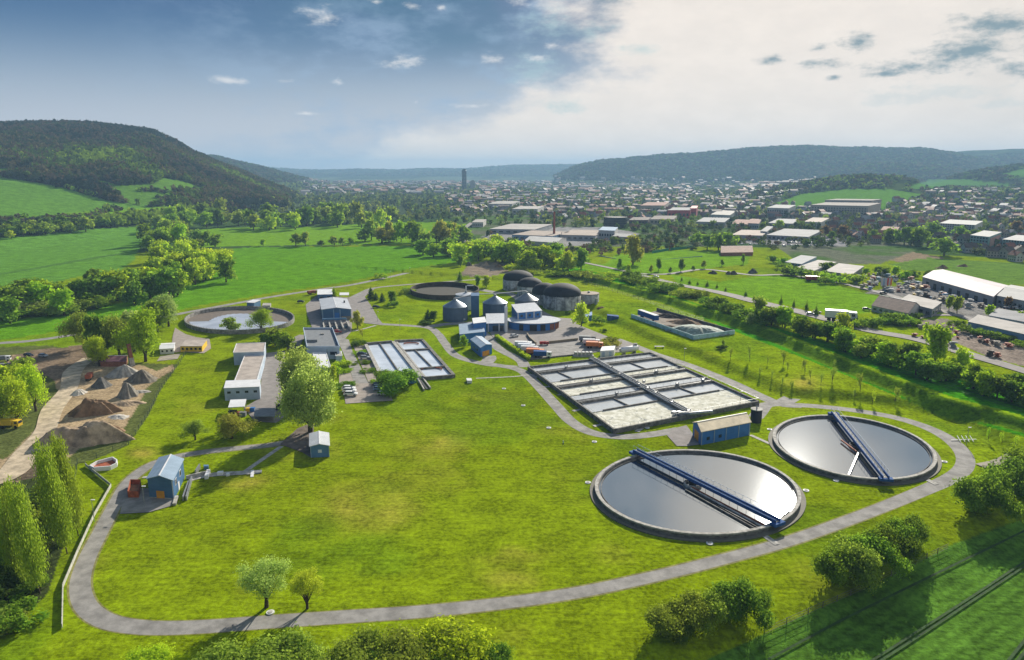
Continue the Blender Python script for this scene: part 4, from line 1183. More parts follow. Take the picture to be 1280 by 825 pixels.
for k, v in enumerate(VV):
    if k in (0, 2, 4):
        wuv('walkway_wall', (.005, v - .012), (UM - .012, v - .012), .4, -.1, ZT + .05, M_concd); wuv('walkway_wall', (.005, v + .014), (UM - .012, v + .014), .4, -.1, ZT + .05, M_concd)
        wuv('walkway_wall', (UM + .012, v - .012), (.995, v - .012), .4, -.1, ZT + .05, M_concd); wuv('walkway_wall', (UM + .012, v + .014), (.995, v + .014), .4, -.1, ZT + .05, M_concd)
        wuv('walkway_floor', (.006, v + .001), (UM - .012, v + .001), 1.8, 1.1, 1.3, M_concd); wuv('walkway_floor', (UM + .012, v + .001), (.994, v + .001), 1.8, 1.1, 1.3, M_concd)
        wuv('air_pipe', (.01, v + .001), (UM - .015, v + .001), .22, 1.35, 1.6, M_steel); wuv('air_pipe', (UM + .015, v + .001), (.99, v + .001), .22, 1.35, 1.6, M_steel)
    else:
        wuv('baffle_wall', (.09 if k > 1 else .09, v), (UM - .012, v), .5, -.1, 1.25, M_concd); wuv('baffle_wall', (UM + .012, v), (.93, v), .5, -.1, 1.25, M_concd)
wuv('centre_walkway', (UM, -.01), (UM, 1.01), 2.6, 1.25, ZT + .12, M_concd)
for du, w, z in ((-.019, .5, 2.0), (-.010, .35, 2.3), (.012, .6, 2.1), (.021, .3, 1.9)):
    p = uv(UM + du, 0.0); q = uv(UM + du, .99); MB().tube([(*p, z), (*((p + q) / 2), z), (*q, z)], w / 2, 8).build('air_main', M_steel, t)
wuv('cross_wall', (UM * .30, bounds[1] + .02), (UM * .36, bounds[2] - .005), .4, -.1, 1.25, M_concd)
wuv('cross_wall', (UM + (1 - UM) * .45, bounds[1] + .02), (UM + (1 - UM) * .5, bounds[2] - .005), .4, -.1, 1.25, M_concd)
wuv('cross_wall', (UM * .48, bounds[5] + .02), (UM * .52, bounds[6] - .005), .4, -.1, 1.25, M_concd)
wuv('cross_wall', (UM + (1 - UM) * .45, bounds[5] + .02), (UM + (1 - UM) * .5, bounds[6] - .005), .4, -.1, 1.25, M_concd)
# equipment standing on the walkways: valves, motors and lamp posts
random.seed(5)
for k, (u, v) in enumerate([(UM, .98), (UM + .004, .62), (UM - .01, .55), (UM + .01, .50), (UM - .012, .35), (UM + .008, .22), (UM, .70), (UM - .006, .85), (UM + .01, .05), (UM * .45, VV[0]), (UM * .5, VV[2]), (UM + .25, VV[2]), (UM + .22, VV[4]), (UM * .55, VV[4]), (UM + .05, VV[3]), (.93, VV[4])]):
    p = uv(u, v); s = random.uniform(.5, 1.0)
    m = MB(); m.box((p[0], p[1], 2.1), (1.5 * s, .9 * s, .8), random.random()); m.tube([(p[0] + .5, p[1], 2.1), (p[0] + .5, p[1], 3.0)], .2 * s, 8); m.tube([(p[0] - .5, p[1], 1.7), (p[0] - .5, p[1], 2.9)], .12, 6)
    m.build('valve_unit', M_steel, t)
rl = MB()
for (a, b) in [((0, 0), (0, 1)), ((1, 0), (1, 1)), ((0, 1), (UM, 1)), ((UM, 1), (1, 1)), ((UM - .014, 0), (UM - .014, 1)), ((UM + .014, 0), (UM + .014, 1))] + [((.005, VV[k] - .015), (UM - .02, VV[k] - .015)) for k in (0, 2, 4)] + [((UM + .02, VV[k] - .015), (.995, VV[k] - .015)) for k in (0, 2, 4)]:
    p = uv(*a); q = uv(*b); rl.bar((*p, 2.65), (*q, 2.65), .06, .06); n_ = int(np.linalg.norm(q - p) / 3)
    for i in range(n_ + 1):
        c = p + (q - p) * i / n_; rl.bar((c[0], c[1], 2.1), (c[0] + .06, c[1], 2.1), .06, 1.05)
rl.build('railing', M_steel, t)
p = uv(UM - .03, 1.0); m = MB(); m.tube([(p[0] - 5, p[1] + 1, 2.0), (p[0] + 1, p[1], 2.0), (p[0] + 9, p[1] + 2, 2.0)], .55, 10); m.tube([(p[0] - 4, p[1] + .5, 0), (p[0] - 4, p[1] + .5, 2.6)], .8, 10); m.tube([(p[0] - 2.4, p[1] + .5, 0), (p[0] - 2.4, p[1] + .5, 2.6)], .8, 10); m.build('air_header', M_steel, t)

# tank, container and transformer behind the aeration basin
bld('equipment_container', 'white equipment container between truck yard and aeration basin', 'container', (750, 447.5), (767, 446.5), (769, 441), 3.1, M_white, M_white, 'flat', over=.02, items=row('door', 'F', 2, .3, 2.6, M_offw, .4))
p = P(775, 444); q = P(797, 440.5); t = thing('oxygen_tank', 'white horizontal cylindrical tank behind the aeration basin', 'tank', (*p, 0))
d_ = (q - p) / np.linalg.norm(q - p)
MB().tube([(*p, 2.2), (*(p + d_ * .4), 2.2), (*(q - d_ * .4), 2.2), (*q, 2.2)], [.7, 1.3, 1.3, .7], 20).build('vessel', M_white, t, True)
for k in (.2, .8): c = p + (q - p) * k; MB().box((c[0], c[1], .6), (.5, 2.2, 1.2), math.atan2(d_[1], d_[0])).build('saddle', M_conc, t)
c = q - d_ * 1.4; MB().box((c[0], c[1] + .5, 3.6), (1.6, 1.2, 1.4)).build('valve_cabinet', M_conc, t)
p = P(729, 445); t = thing('transformer', 'cluster of grey transformers on a concrete pad right of the truck yard', 'transformer', (*p, 0))
MB().box((p[0], p[1], .25), (9, 4, .5)).build('pad', M_conc, t)
for i in range(5): MB().box((p[0] - 3.4 + i * 1.7, p[1], 1.2), (1.1, 2.2, 1.5), .1).build('cooler', M_steel, t)
# retaining walls of the yard
for k, (pp, lab) in enumerate((([(659, 419), (662, 424), (670, 431)], 'brown retaining wall below the curved hall'), ([(681, 430), (700, 428), (722, 425.5)], 'beige retaining wall between the two levels of the truck yard'))):
    c = [P(*q) for q in pp]; t = MB()
    for i in range(len(c) - 1): t.bar((*c[i], .6), (*c[i + 1], .6), .5, 1.3)
    o = t.build('retaining_wall', mat('beige_wall', (.27, .22, .15)), None); tag(o, lab, 'wall')
t = MB(); c = [P(*q) for q in ((662, 450.5), (700, 446), (738, 442.5))]
for i in range(2): t.bar((*c[i], .25), (*c[i + 1], .25), .35, .7)
tag(t.build('kerb_wall', M_concd), 'low concrete wall along the lower edge of the truck yard', 'wall')

# compost bunker
PIT = [PT(866.7, 424.5), PT(918, 417.5), PT(821, 389), PT(789, 397)]
t = thing('compost_bunker', 'pale blue walled compost bunker on the bank right of the digesters', 'bunker', PIT[0])
zb = min(p[2] for p in PIT) - .3; hb = max(p[2] for p in PIT) + 2.0
M_bunk = mat('pale_blue_wall', (.42, .60, .66), .8, 0, .18, .5)
m = MB(); m.bar((*PIT[3][:2], (zb + hb) / 2), (*PIT[0][:2], (zb + hb) / 2), .3, hb - zb); m.build('front_wall', M_bunk, t)
m = MB(); m.bar((*PIT[0][:2], (zb + hb) / 2), (*PIT[1][:2], (zb + hb) / 2), .3, hb - zb); m.build('side_wall', M_bunk, t)
m = MB(); m.bar((*PIT[1][:2], (zb + hb) / 2), (*PIT[2][:2], (zb + hb) / 2), .3, hb - zb); m.build('back_wall', M_concd, t)
m = MB(); fl = [PIT[3], PIT[0], PIT[1], PIT[2]]; zf = hb - 1.7
m.prism([p[:2] for p in fl], zb + .2, zf); m.build('bunker_floor', mat('bunker_floor', (.20, .16, .12), .9, 0, .3, .3), t)
def ubx(u, v): a = PIT[3][:2] + (PIT[0][:2] - PIT[3][:2]) * u; b = PIT[2][:2] + (PIT[1][:2] - PIT[2][:2]) * u; return a + (b - a) * v


def heap(name, label, c, rx, ry, h, m_, z=0.0, rot=0.0, seed=0, rough=.25, cat='heap', group=None, flat_=.0, parent=None):
    n = 72; nr_ = 30; a = np.linspace(0, 2 * math.pi, n, endpoint=False)[None, :]; r = np.linspace(0, 1, nr_)[:, None]
    e = 1 + .14 * np.sin(2 * a + seed) + .08 * np.sin(5 * a + seed * 2) + .05 * np.sin(9 * a + seed) + .04 * np.sin(17 * a + seed * 3)
    x = rx * r * e * np.cos(a); y = ry * r * e * np.sin(a)
    f = np.cos(np.clip((r - flat_ * .5) / (1 - flat_ * .5), 0, 1) ** (1.0 if flat_ else .82) * math.pi / 2) ** (1.0 if flat_ else 1.25)
    s = max(rx, 2.5)
    nz_ = fbm(x + seed * 9, y + seed, s * .7, 5, seed) * 2.2 * rough + np.abs(fbm(x * 1.0 + seed, y, s * .3, 4, seed + 5)) * -1.1 * rough + .08
    zz = h * f * (1 + nz_ * (1.25 - r)) + fbm(x, y + seed, .9, 3, seed) * .22 * np.minimum(1, f * 4)
    zz = np.maximum(zz, -.02); zz[-1] = -.12
    X = c[0] + x * math.cos(rot) - y * math.sin(rot); Y = c[1] + x * math.sin(rot) + y * math.cos(rot)
    V = np.stack([X, Y, z + zz], -1).reshape(-1, 3)
    i_ = np.arange(nr_ - 1)[:, None] * n; k_ = np.arange(n)[None, :]; k2 = (k_ + 1) % n
    F_ = np.stack([i_ + k_, i_ + n + k_, i_ + n + k2, i_ + k2], -1).reshape(-1, 4)
    o = np_mesh(name, V, F_, [m_], None, parent, smooth=True)
    if parent is None: tag(o, label, cat, group)
    return o


heap('compost_heap', 'brown compost heap inside the walled bunker, behind the truck trailer', ubx(.52, .72), 10, 5, 2.2, M_soil, zf, -.5, 3)
heap('compost_heap', 'dark flat compost heap along the back wall of the bunker', ubx(.25, .8), 9, 3.5, 1.8, mat('dark_compost', (.06, .045, .035), .95, 0, .3, .5, .5), zf, -.5, 5)
heap('covered_heap', 'compost heap under a grey-green tarpaulin in the near end of the bunker', ubx(.80, .48), 13, 9.5, 2.4, mat('grey_green_tarpaulin', (.24, .29, .24), .75, 0, .35, .5, .2), zf, -.35, 8, .12, 'tarpaulin heap', flat_=.6)
heap('compost_heap', 'brown strip of compost along the front wall of the bunker', ubx(.55, .2), 8, 2, .9, M_soil, zf, -.6, 6)

# gravel yard heaps
def hp_(px, py, w, h, m_, lab, rot=0, depth=1.0, seed=1, rough=.2, flat_=0.0):
    c = P(px, py); k = mpp(*c); rx = w * k / 2; heap('gravel_heap', lab, (c[0], c[1] + rx * depth * .8), rx, rx * depth, h * k * 1.02, m_, 0, rot, seed, rough, 'heap', None, flat_)
M_gr1 = mat('grey_stone_chips', (.36, .33, .28), .95, 0, .2, .6, .5); M_whs = mat('white_sand', (.50, .46, .40), .95, 0, .15, .4, .3); M_tansand = mat('tan_sand', (.42, .31, .20), .95, 0, .4, .22, .5)
hp_(147.5, 472.5, 37, 13, M_gr1, 'conical heap of pale stone chips in front of the purple shed', seed=1, rough=.1)
hp_(170, 479.5, 36, 13, mat('warm_gravel', (.21, .18, .14), .95, 0, .25, .5, .5), 'conical heap of dark grey gravel, rightmost in the yard', seed=2, rough=.1)
hp_(121, 485.5, 26, 10.5, M_dgrav, 'small heap of dark gravel near the red loader', seed=3, rough=.1)
hp_(154, 498, 28, 16, mat('mid_gravel', (.22, .20, .17), .95, 0, .2, .5, .4), 'steep grey gravel heap in the middle of the yard', seed=4, rough=.1)
hp_(94, 494.5, 19, 6, M_whs, 'little heap of white sand beside the haul road', seed=5, rough=.1)
hp_(112, 520, 62, 15, M_soil, 'long heap of dark brown soil in the gravel yard', rot=.15, depth=.45, seed=6, rough=.3, flat_=.4)
hp_(94, 558, 104, 21, M_tansand, 'largest heap of tan and brown soil, nearest the poplars', rot=.1, depth=.42, seed=7, rough=.24, flat_=.55)
hp_(60, 556, 34, 13, M_soil, 'dark soil heap at the left end of the largest heap', rot=.6, depth=.8, seed=8, rough=.4)
hp_(128, 545, 44, 14, M_soil, 'brown soil shoulder at the right end of the largest heap', rot=.1, depth=.6, seed=18, rough=.4)
hp_(144, 524, 26, 2.5, M_whs, 'flat patch of pale sand right of the brown soil', seed=9, depth=.8)
hp_(152, 508, 44, 4, M_tansand, 'low spread of tan soil right of the long brown heap', seed=19, depth=.6)
hp_(168, 492, 30, 2, M_gr1, 'flat spread of pale grit beside the steep grey heap', seed=20, depth=.6)
hp_(753, 391, 22, 7, M_soil, 'brown soil heap on the gravel track right of the digesters', seed=10)
for i, (x, y, w, h, mm, lab) in enumerate([(586, 334, 14, 4, M_dgrav, 'dark rubble heap beside the lane, leftmost'), (606, 334, 14, 6, mat('tan_rubble', (.40, .30, .2)), 'yellowish soil heap beyond the empty brown basin'), (626, 336, 22, 6, M_soil, 'brown rubble heap beyond the empty brown basin'), (616, 341, 14, 4, M_gr1, 'pale rubble heap nearest the empty basin'),
                                          (640, 338, 12, 5, M_tansand, 'tan rubble heap at the edge of the hedge belt'), (893, 348, 26, 7, mat('dark_rubble', (.10, .085, .08), .95, 0, .3, .3), 'dark rubble heap at the field edge, left of three'), (917, 349, 30, 8, mat('dark_rubble2', (.12, .09, .075), .95, 0, .3, .3), 'brown rubble heap in the middle of three at the field edge'), (943, 347, 26, 8, M_dgrav, 'grey rubble heap, right of three at the field edge'),
                                          (1180, 337, 20, 5, M_soil, 'brown earth heap on the waste ground by the village'), (1205, 334, 14, 4, M_soil, 'small brown earth heap at the edge of the village')]):
    hp_(x, y, w, h, mm, lab, seed=30 + i, rough=.5, depth=.7)
# brick chimney, shed, site huts
p = P(165.5, 457.5); t = thing('brick_chimney', 'short leaning brick chimney stub beside the purple shed', 'chimney', (*p, 0))
MB().tube([(p[0], p[1], 0), (p[0] - .8, p[1] + .3, 9.5)], [1.1, .9], 4).build('shaft', M_brick, t); MB().tube([(p[0], p[1] - .1, 0), (p[0] - .25, p[1], 3.6)], [1.35, 1.2], 4).build('rendered_base', M_conc, t)
bld('barrel_shed', 'low shed with purplish roof between the trees and the gravel heaps', 'shed', (126, 458.5), (158, 458), (160, 451), 2.2, M_brick, mat('purple_roofing', (.22, .10, .13), .8), 'gableAB', 1.2)
bld('site_hut', 'long yellow site hut with grey roof by the wide round basin', 'site hut', (226, 440), (253, 440), (259, 432), 2.6, M_yellow, M_pinkroof, 'flat', over=.1, items=row('window', 'F', 5, 1.0, 2.0, M_dark, .5))
bld('site_hut', 'small white site hut left of the yellow one', 'site hut', (200.5, 443), (217.5, 442), (219, 435), 2.4, M_white, M_white, 'gableAB', .6, items=row('window', 'F', 3, 1.0, 1.8, M_dark, .4))
# boat shaped trough and fences
t = thing('concrete_trough', 'pale boat-shaped open trough with brown contents at the bend of the fence', 'trough', (*P(130, 586), 0))
pp = [P(*q) for q in ((113, 586.5), (118, 589), (138, 587.5), (146, 583.5), (146.5, 579.5), (141, 576), (122, 581))]
m = MB()
for i in range(len(pp)): m.bar((*pp[i], .6), (*pp[(i + 1) % len(pp)], .6), .3, 1.2)
m.build('rim_wall', M_white, t); MB().prism(pp, .02, .35).build('contents', M_rust, t)


def fence(name, label, px, h, step, postm, panelm, railw=.08, solid=True, cat='fence', drape=False, panel_h=None, maxpost=95):
    c = [PT(*q)[:2] if drape else P(*q) for q in px]
    t = thing(name, label, cat, (*c[0], float(hz(*c[0]))))
    pn = MB(); cnt = 0
    for a, b in zip(c[:-1], c[1:]):
        L = np.linalg.norm(b - a); n = max(1, int(L / step))
        for i in range(n):
            p = a + (b - a) * i / n; q = a + (b - a) * (i + 1) / n; z = float(hz(*p)) if drape else 0; zq = float(hz(*q)) if drape else 0
            if cnt < maxpost: MB().box((p[0], p[1], z + h / 2 + .02), (.12, .12, h + .1)).build('post', postm, t)
            cnt += 1
            if solid: pn.bar((*p, z + h * .55), (*q, zq + h * .55), railw, h * .85)
            else:
                for k in (.95, .55, .15): pn.bar((*p, z + h * k), (*q, zq + h * k), .05, .05)
    pn.build('panel' if solid else 'rails', panelm, t)
    return t
fence('low_wall', 'pale low wall running down the left side of the loop road', [(107, 583), (123, 596), (139, 609), (118, 646), (98, 690), (79, 735), (78, 786)], 1.0, 3.0, M_conc, mat('pale_fence', (.45, .45, .38), .8, 0, .2, 1), .12, cat='wall')
M_wire = mat('green_wire', (.035, .06, .03), .8)
fence('boundary_fence', 'dark green boundary fence between gravel yard and lawn', [(234, 440), (223, 456), (200, 489), (185, 520), (161, 556), (121, 573), (97, 580), (94, 602)], 1.6, 4.0, M_wire, M_wire, .05, False)
fence('field_fence', 'thin wire fence along the crop at the lower right', [(955, 793), (1010, 768), (1080, 737), (1130, 712), (1185, 686)], 1.3, 4.0, mat('grey_post', (.12, .12, .10)), mat('grey_post', (.12, .12, .10)), .03, False, drape=True)
fence('meadow_fence', 'thin wire fence along the meadow behind the digesters', [(700, 345), (760, 362), (820, 382), (880, 402)], 1.8, 7.0, mat('grey_post', (.12, .12, .10)), M_steel, .04, False, drape=True)
# channel equipment right of the pump house
t = thing('inlet_channel', 'concrete inlet channel with white boxes right of the pump house', 'channel', (*P(262, 597), 0))
for a, b, w, h, mm, nm in (((233, 599), (262, 592), .4, 1.0, M_conc, 'channel_wall'), ((236, 606), (229, 626), .3, 1.2, M_steel, 'hand_rail'), ((240, 600), (233, 626), .3, 1.2, M_steel, 'hand_rail'), ((258, 599), (261, 591), .9, 1.0, M_white, 'cover_box'), ((272, 593.5), (279, 593), 1.3, .8, M_white, 'cover_box'), ((283, 594.5), (287, 594), 1.2, .6, M_white, 'cover_box'),
                        ((315, 596.5), (315.5, 588), .8, .15, M_white, 'cover_slab'), ((218, 632), (221, 622), .8, .6, M_conc, 'ramp'), ((245, 594), (250, 586), .3, 1.5, M_steel, 'pipe_stand'), ((323, 592), (323.5, 589), 1.6, .3, M_grey, 'cover_slab')):
    m = MB(); wallpx(m, a, b, w, 0.02, h, 0, 0); m.build(nm, mm, t)
bld('valve_chamber', 'small light blue cover beside the inlet channel', 'cover', (255, 587), (261, 587), (261, 585), .8, M_blue2, M_blue2, 'flat', over=.02)
# skip with soil beside pump house
t = thing('skip_container', 'open rusty red skip standing left of the pump house', 'skip', (*P(166, 620), 0))
A_, B_, C_ = P(160.5, 622.5), P(173.5, 622.5), P(176.5, 607.5); D_ = A_ + C_ - B_
m = MB(); q = [A_, B_, C_, D_]
for i in range(4): m.bar((*q[i], 1.0), (*q[(i + 1) % 4], 1.0), .12, 1.7)
m.build('side_wall', M_rust, t); MB().prism(q, .12, .5).build('load', M_soil, t)
ru = MB(); [ru.bar((*(A_ + (B_ - A_) * k), .95), (*(A_ + (B_ - A_) * k + (A_ - D_) * .01), .95), .1, 1.7) for k in (.1, .4, .7, .95)]; ru.build('rib', M_rust, t)
# manholes
for i, (x, y, lab) in enumerate([(654, 507, 'nearest the bend of the basin road'), (686, 535, 'left of the walking person'), (735, 603.5, 'left of the nearest round tank'), (1007.5, 613.5, 'between the two round tanks'), (887, 679.5, 'below the nearest round tank'), (1180.5, 577.5, 'right of the farther round tank'), (1045, 601, 'below the farther round tank'), (809, 535, 'on the verge below the aeration basin'), (743, 552.5, 'on the lawn below the road bend'), (630, 486, 'on the lawn beside the road fork'), (962, 537, 'left of the farther round tank'), (338, 766, 'beside the loop road under the willow'), (743, 487, 'inside the road loop')][:12]):
    p = P(x, y); t = thing('manhole_cover', 'round white concrete manhole cover ' + lab, 'manhole cover', (*p, 0), 'manhole covers in the lawn')
    MB().lathe((*p, 0), [(.75, -.05), (.75, .2), (.01, .22)], 18).build('collar', M_white, t); MB().lathe((*p, .23), [(.40, 0), (.45, .06), (.01, .06)], 14).build('lid', M_conc, t)
# lamp posts
def lamp(px, py, h=6.0, lab=''):
    p = PT(px, py); t = thing('street_lamp', 'slim grey street lamp ' + lab, 'street lamp', p, 'street lamps along the plant roads')
    MB().tube([(p[0], p[1], p[2]), (p[0], p[1], p[2] + h)], [.09, .05], 6).build('pole', M_steel, t)
    MB().box((p[0] + .3, p[1], p[2] + h), (.9, .3, .15)).build('lamp_head', M_white, t)
for x, y, l in ((118, 652, 'by the pale low wall'), (181, 634, 'in front of the pump house'), (500, 412, 'above the rectangular basins'), (472, 402, 'at the fork by the hall'), (580, 412, 'in front of the silos'), (1208, 556, 'at the outer bend by the farther round tank'), (855, 451, 'on the verge behind the aeration basin'), (488, 348, 'by the lane above the basins'), (512, 343, 'farther along the lane'), (925, 508, 'beside the aeration basin corner')):
    lamp(x, y, 5.5, l)
t = thing('scaffold_frame', 'white metal frame lying on the meadow right of the farther round tank', 'frame', PT(1205, 551)); p0 = PT(1205, 551)
for k in range(4): MB().bar((p0[0] - 2 + k * 1.3, p0[1] - 1.5, p0[2] + .3), (p0[0] - 1 + k * 1.3, p0[1] + 2, p0[2] + .9), .15, .15).build('bar', M_white, t)
MB().bar((p0[0] - 4, p0[1], p0[2] + .3), (p0[0] + 4, p0[1] + .5, p0[2] + .3), .2, .15).build('bar', M_white, t)
p0 = PT(824, 435); t = thing('picnic_table', 'small grey frame table on the bank behind the white tank', 'table', p0)
MB().box((p0[0], p0[1], p0[2] + .8), (4.5, 1.6, .12)).build('top', M_grey, t)
for s in (-1, 1): MB().box((p0[0] + s * 1.8, p0[1], p0[2] + .38), (.2, 1.4, .78)).build('leg', M_grey, t)
# ================================================================ vehicles
def car_proto():
    t = thing('parked_car', 'parked car', 'car', (0, 0, 0))
    b = MB(); b.profile([(-2.15, .35), (-2.2, .75), (-2.05, .95), (-1.15, 1.02), (1.0, .98), (2.0, .82), (2.2, .6), (2.15, .32)], -.86, .86)
    b.profile([(-1.55, 1.40), (-1.25, 1.48), (.2, 1.48), (.45, 1.40)], -.66, .66)
    b.build('body', M_white, t)
    b = MB(); vs = []
    lo = [(-2.0, .97), (1.15, .96)]; 
    b.hexa([(-2.0, -.82, .96), (1.2, -.82, .96), (1.2, .82, .96), (-2.0, .82, .96)], [(-1.5, -.64, 1.41), (.42, -.64, 1.41), (.42, .64, 1.41), (-1.5, .64, 1.41)])
    b.build('window', M_glass, t)
    for x in (-1.35, 1.35):
        for s in (-1, 1):
            w = MB(); w.tube([(x, s * .70, .32), (x, s * .90, .32)], .33, 14); w = w.build('wheel', M_tyre, t)
            MB().tube([(x, s * .895, .32), (x, s * .915, .32)], .19, 10).build('rim', M_steel, w)
    for s in (-1, 1):
        MB().box((2.15, s * .6, .66), (.12, .35, .16)).build('headlight', M_roof, t); MB().box((-2.17, s * .62, .8), (.08, .3, .18)).build('taillight', M_red, t)
    return t
def truck_proto():
    t = thing('truck', 'truck', 'truck', (0, 0, 0))
    b = MB(); b.profile([(1.9, .6), (4.0, .6), (4.1, 1.6), (3.9, 2.7), (1.9, 2.8)], -1.15, 1.15); b.build('cab', M_white, t)
    b = MB(); b.hexa([(4.07, -1.0, 1.65), (4.13, -1.0, 1.65), (4.13, 1.0, 1.65), (4.07, 1.0, 1.65)], [(3.9, -1.0, 2.5), (3.97, -1.0, 2.5), (3.97, 1.0, 2.5), (3.9, 1.0, 2.5)]); b.box((3.1, 0, 2.0), (.9, 2.34, .7)); b.build('windscreen', M_glass, t)
    MB().box((0, 0, .85), (7.6, .9, .3)).build('chassis', M_dark, t)
    b = MB(); b.box((-1.1, 0, 2.0), (5.6, 2.4, 1.9)); b.build('cargo_body', M_white, t)
    for x in (-2.8, -1.6, 2.9):
        for s in (-1, 1): MB().tube([(x, s * .8, .5), (x, s * 1.2, .5)], .5, 14).build('wheel', M_tyre, t)
    return t
CAR = car_proto(); TRUCK = truck_proto()
bpy.context.view_layer.update(); learn(CAR); learn(TRUCK)
USED = set()
def place(proto, px, py, hd, label, cat, body=None, bparts=('body',), group=None, name=None, z=None, sc=1.0, extra=None):
    if proto.name in USED: o = copy_tree(proto); o.name = name or proto.name.split('.')[0]
    else: USED.add(proto.name); o = proto
    p = PT(px, py); zz = p[2] + (ZS[0] + .004) if z is None else z
    o.location = (p[0], p[1], zz); o.rotation_euler = (0, 0, hd); o.scale = (sc, sc, sc)
    tag(o, label, cat, group)
    if body: recolour(o, bparts, body)
    if extra: recolour(o, *extra)
    return o
C_dkb = mat('car_dark_blue', (.02, .03, .07), .3, 0, .05, 1, 0, .6); C_sil = mat('car_silver', (.40, .42, .45), .3, .3, .05); C_wh = mat('car_white', (.72, .72, .72), .3, 0, .04); C_blk = mat('car_black', (.02, .02, .022), .3); C_red = mat('car_red', (.35, .03, .025), .35); C_pb = mat('car_pale_blue', (.25, .36, .48), .3)
CG = 'cars parked in the plant car park'
place(CAR, 452.5, 444.5, .06, 'dark blue car, upper one of the two in the bay beside the left rectangular basin', 'car', C_dkb, group=CG)
place(CAR, 456, 448.8, .06, 'silver car, lower one of the two in the bay beside the left rectangular basin', 'car', C_sil, group=CG)
for i, (x, y, hd, m_, l) in enumerate([(472.5, 483.5, .05, C_dkb, 'dark blue car, topmost of the row left of the round bush'), (473, 485.8, .05, C_sil, 'silver car, second of the row left of the round bush'), (474, 488.3, .05, C_pb, 'pale blue car, lowest of the row left of the round bush'),
                                       (479, 494.5, .08, C_wh, 'white car parked alone at the lower edge of the car park'), (436, 488, .02, C_wh, 'white van, uppermost of three at the left of the car park'), (437, 491, .02, C_wh, 'white van, middle of three at the left of the car park'), (438.5, 495, .02, C_wh, 'white van with dark windows, lowest of three at the left of the car park')]):
    place(CAR, x, y, hd, l, 'van' if 'van' in l else 'car', m_, group=CG, sc=1.0 if 'van' not in l else 1.15)
place(CAR, 376, 378.5, .1, 'black car on the grass strip left of the big blue hall', 'car', C_blk)
place(CAR, 470, 385, .1, 'dark car parked on the lawn by the young trees', 'car', C_blk)
place(CAR, 422, 416.5, .0, 'reddish car in front of the grit channels', 'car', C_red)
place(CAR, 643, 421.5, .5, 'white car at the hedge below the blue press hall', 'car', C_wh)
TG = 'trucks and vans parked in the truck yard'
YM = mat('yard_white', (.62, .66, .72), .5)
place(TRUCK, 654, 435, -.12, 'white truck with pale box, farthest left in the row of the yard', 'truck', None, group=TG)
for x, y, cabm, boxm, l in ((658, 438, C_wh, YM, 'white truck with silver box, second in the row of the yard'), (662, 441, C_wh, C_wh, 'white truck, third in the row of the yard'), (669, 444.5, M_orange2, M_orange2, 'orange tank truck in the lower yard'), (678, 447.5, C_wh, M_bridge, 'white truck with dark blue body, lowest right in the row'),
                            (739, 432, C_wh, C_wh, 'white truck by the planted mound on the right of the yard'), (743, 435.5, M_orange2, M_orange2, 'orange truck with flat body by the planted mound'), (734, 428, C_blk, M_grey, 'dark grey truck behind the white one by the mound')):
    place(TRUCK, x, y, -.15, l, 'truck', cabm, ('cab',), TG, extra=(('cargo_body',), boxm))
place(TRUCK, 680, 431.5, .0, 'red low machine at the beige retaining wall', 'machine', C_red, ('cab',), extra=(('cargo_body',), C_red), sc=.55)
place(TRUCK, 112, 474.5, 1.9, 'red wheel loader between the gravel heaps', 'loader', M_rust, ('cab',), extra=(('cargo_body',), M_rust), sc=.75)
place(TRUCK, 390, 368, .9, 'red excavator beside the small blue shed', 'excavator', M_rust, ('cab',), extra=(('cargo_body',), M_rust), sc=.8)
place(TRUCK, 12, 535, 0.0, 'yellow dump truck at the left edge of the gravel yard', 'truck', M_yellow, ('cab',), extra=(('cargo_body',), M_yellow), sc=.9)
place(TRUCK, 1050, 402, -.42, 'white articulated truck on the road beyond the hedge belt', 'truck', C_wh, ('cab',), extra=(('cargo_body',), C_wh), sc=1.9)
place(TRUCK, 1016, 352, -.2, 'dark red truck on the road by the long hedge', 'truck', C_red, ('cab',), extra=(('cargo_body',), C_red), sc=1.3)
for x, y, l, m_ in ((3, 452, 'white truck at the left picture edge of the gravel yard', C_wh), (2, 462, 'dark truck at the left picture edge of the gravel yard', C_blk)):
    place(TRUCK, x, y, .3, l, 'truck', m_, ('cab',), extra=(('cargo_body',), M_grey), sc=.8)
for x, y, l, m_ in ((36, 446, 'dark car at the upper end of the gravel yard', C_blk), (54, 446.5, 'grey car at the upper end of the gravel yard', C_sil), (1021, 392, 'dark car on the road beyond the hedge belt', C_blk), (1013, 394, 'silver car on the road beyond the hedge belt', C_sil), (1104, 368, 'dark van below the coloured flags', C_blk), (820, 347, 'white car on the country road beyond the hedge belt', C_wh), (1083, 388, 'dark car beside the brown-roofed house', C_blk)):
    place(CAR, x, y, -.3, l, 'car', m_)
random.seed(11)
for i in range(16):   # cars in front of the long hall on the right
    place(CAR, 1255 + random.uniform(-2, 2) + (i % 8) * 5, 386 + (i // 8) * 6 + random.random(), random.uniform(-.2, .2) + 1.3, 'small car in the car park in front of the white hall at the right edge', 'car', random.choice([C_wh, C_sil, C_blk, C_dkb]), group='cars at the white hall on the right')
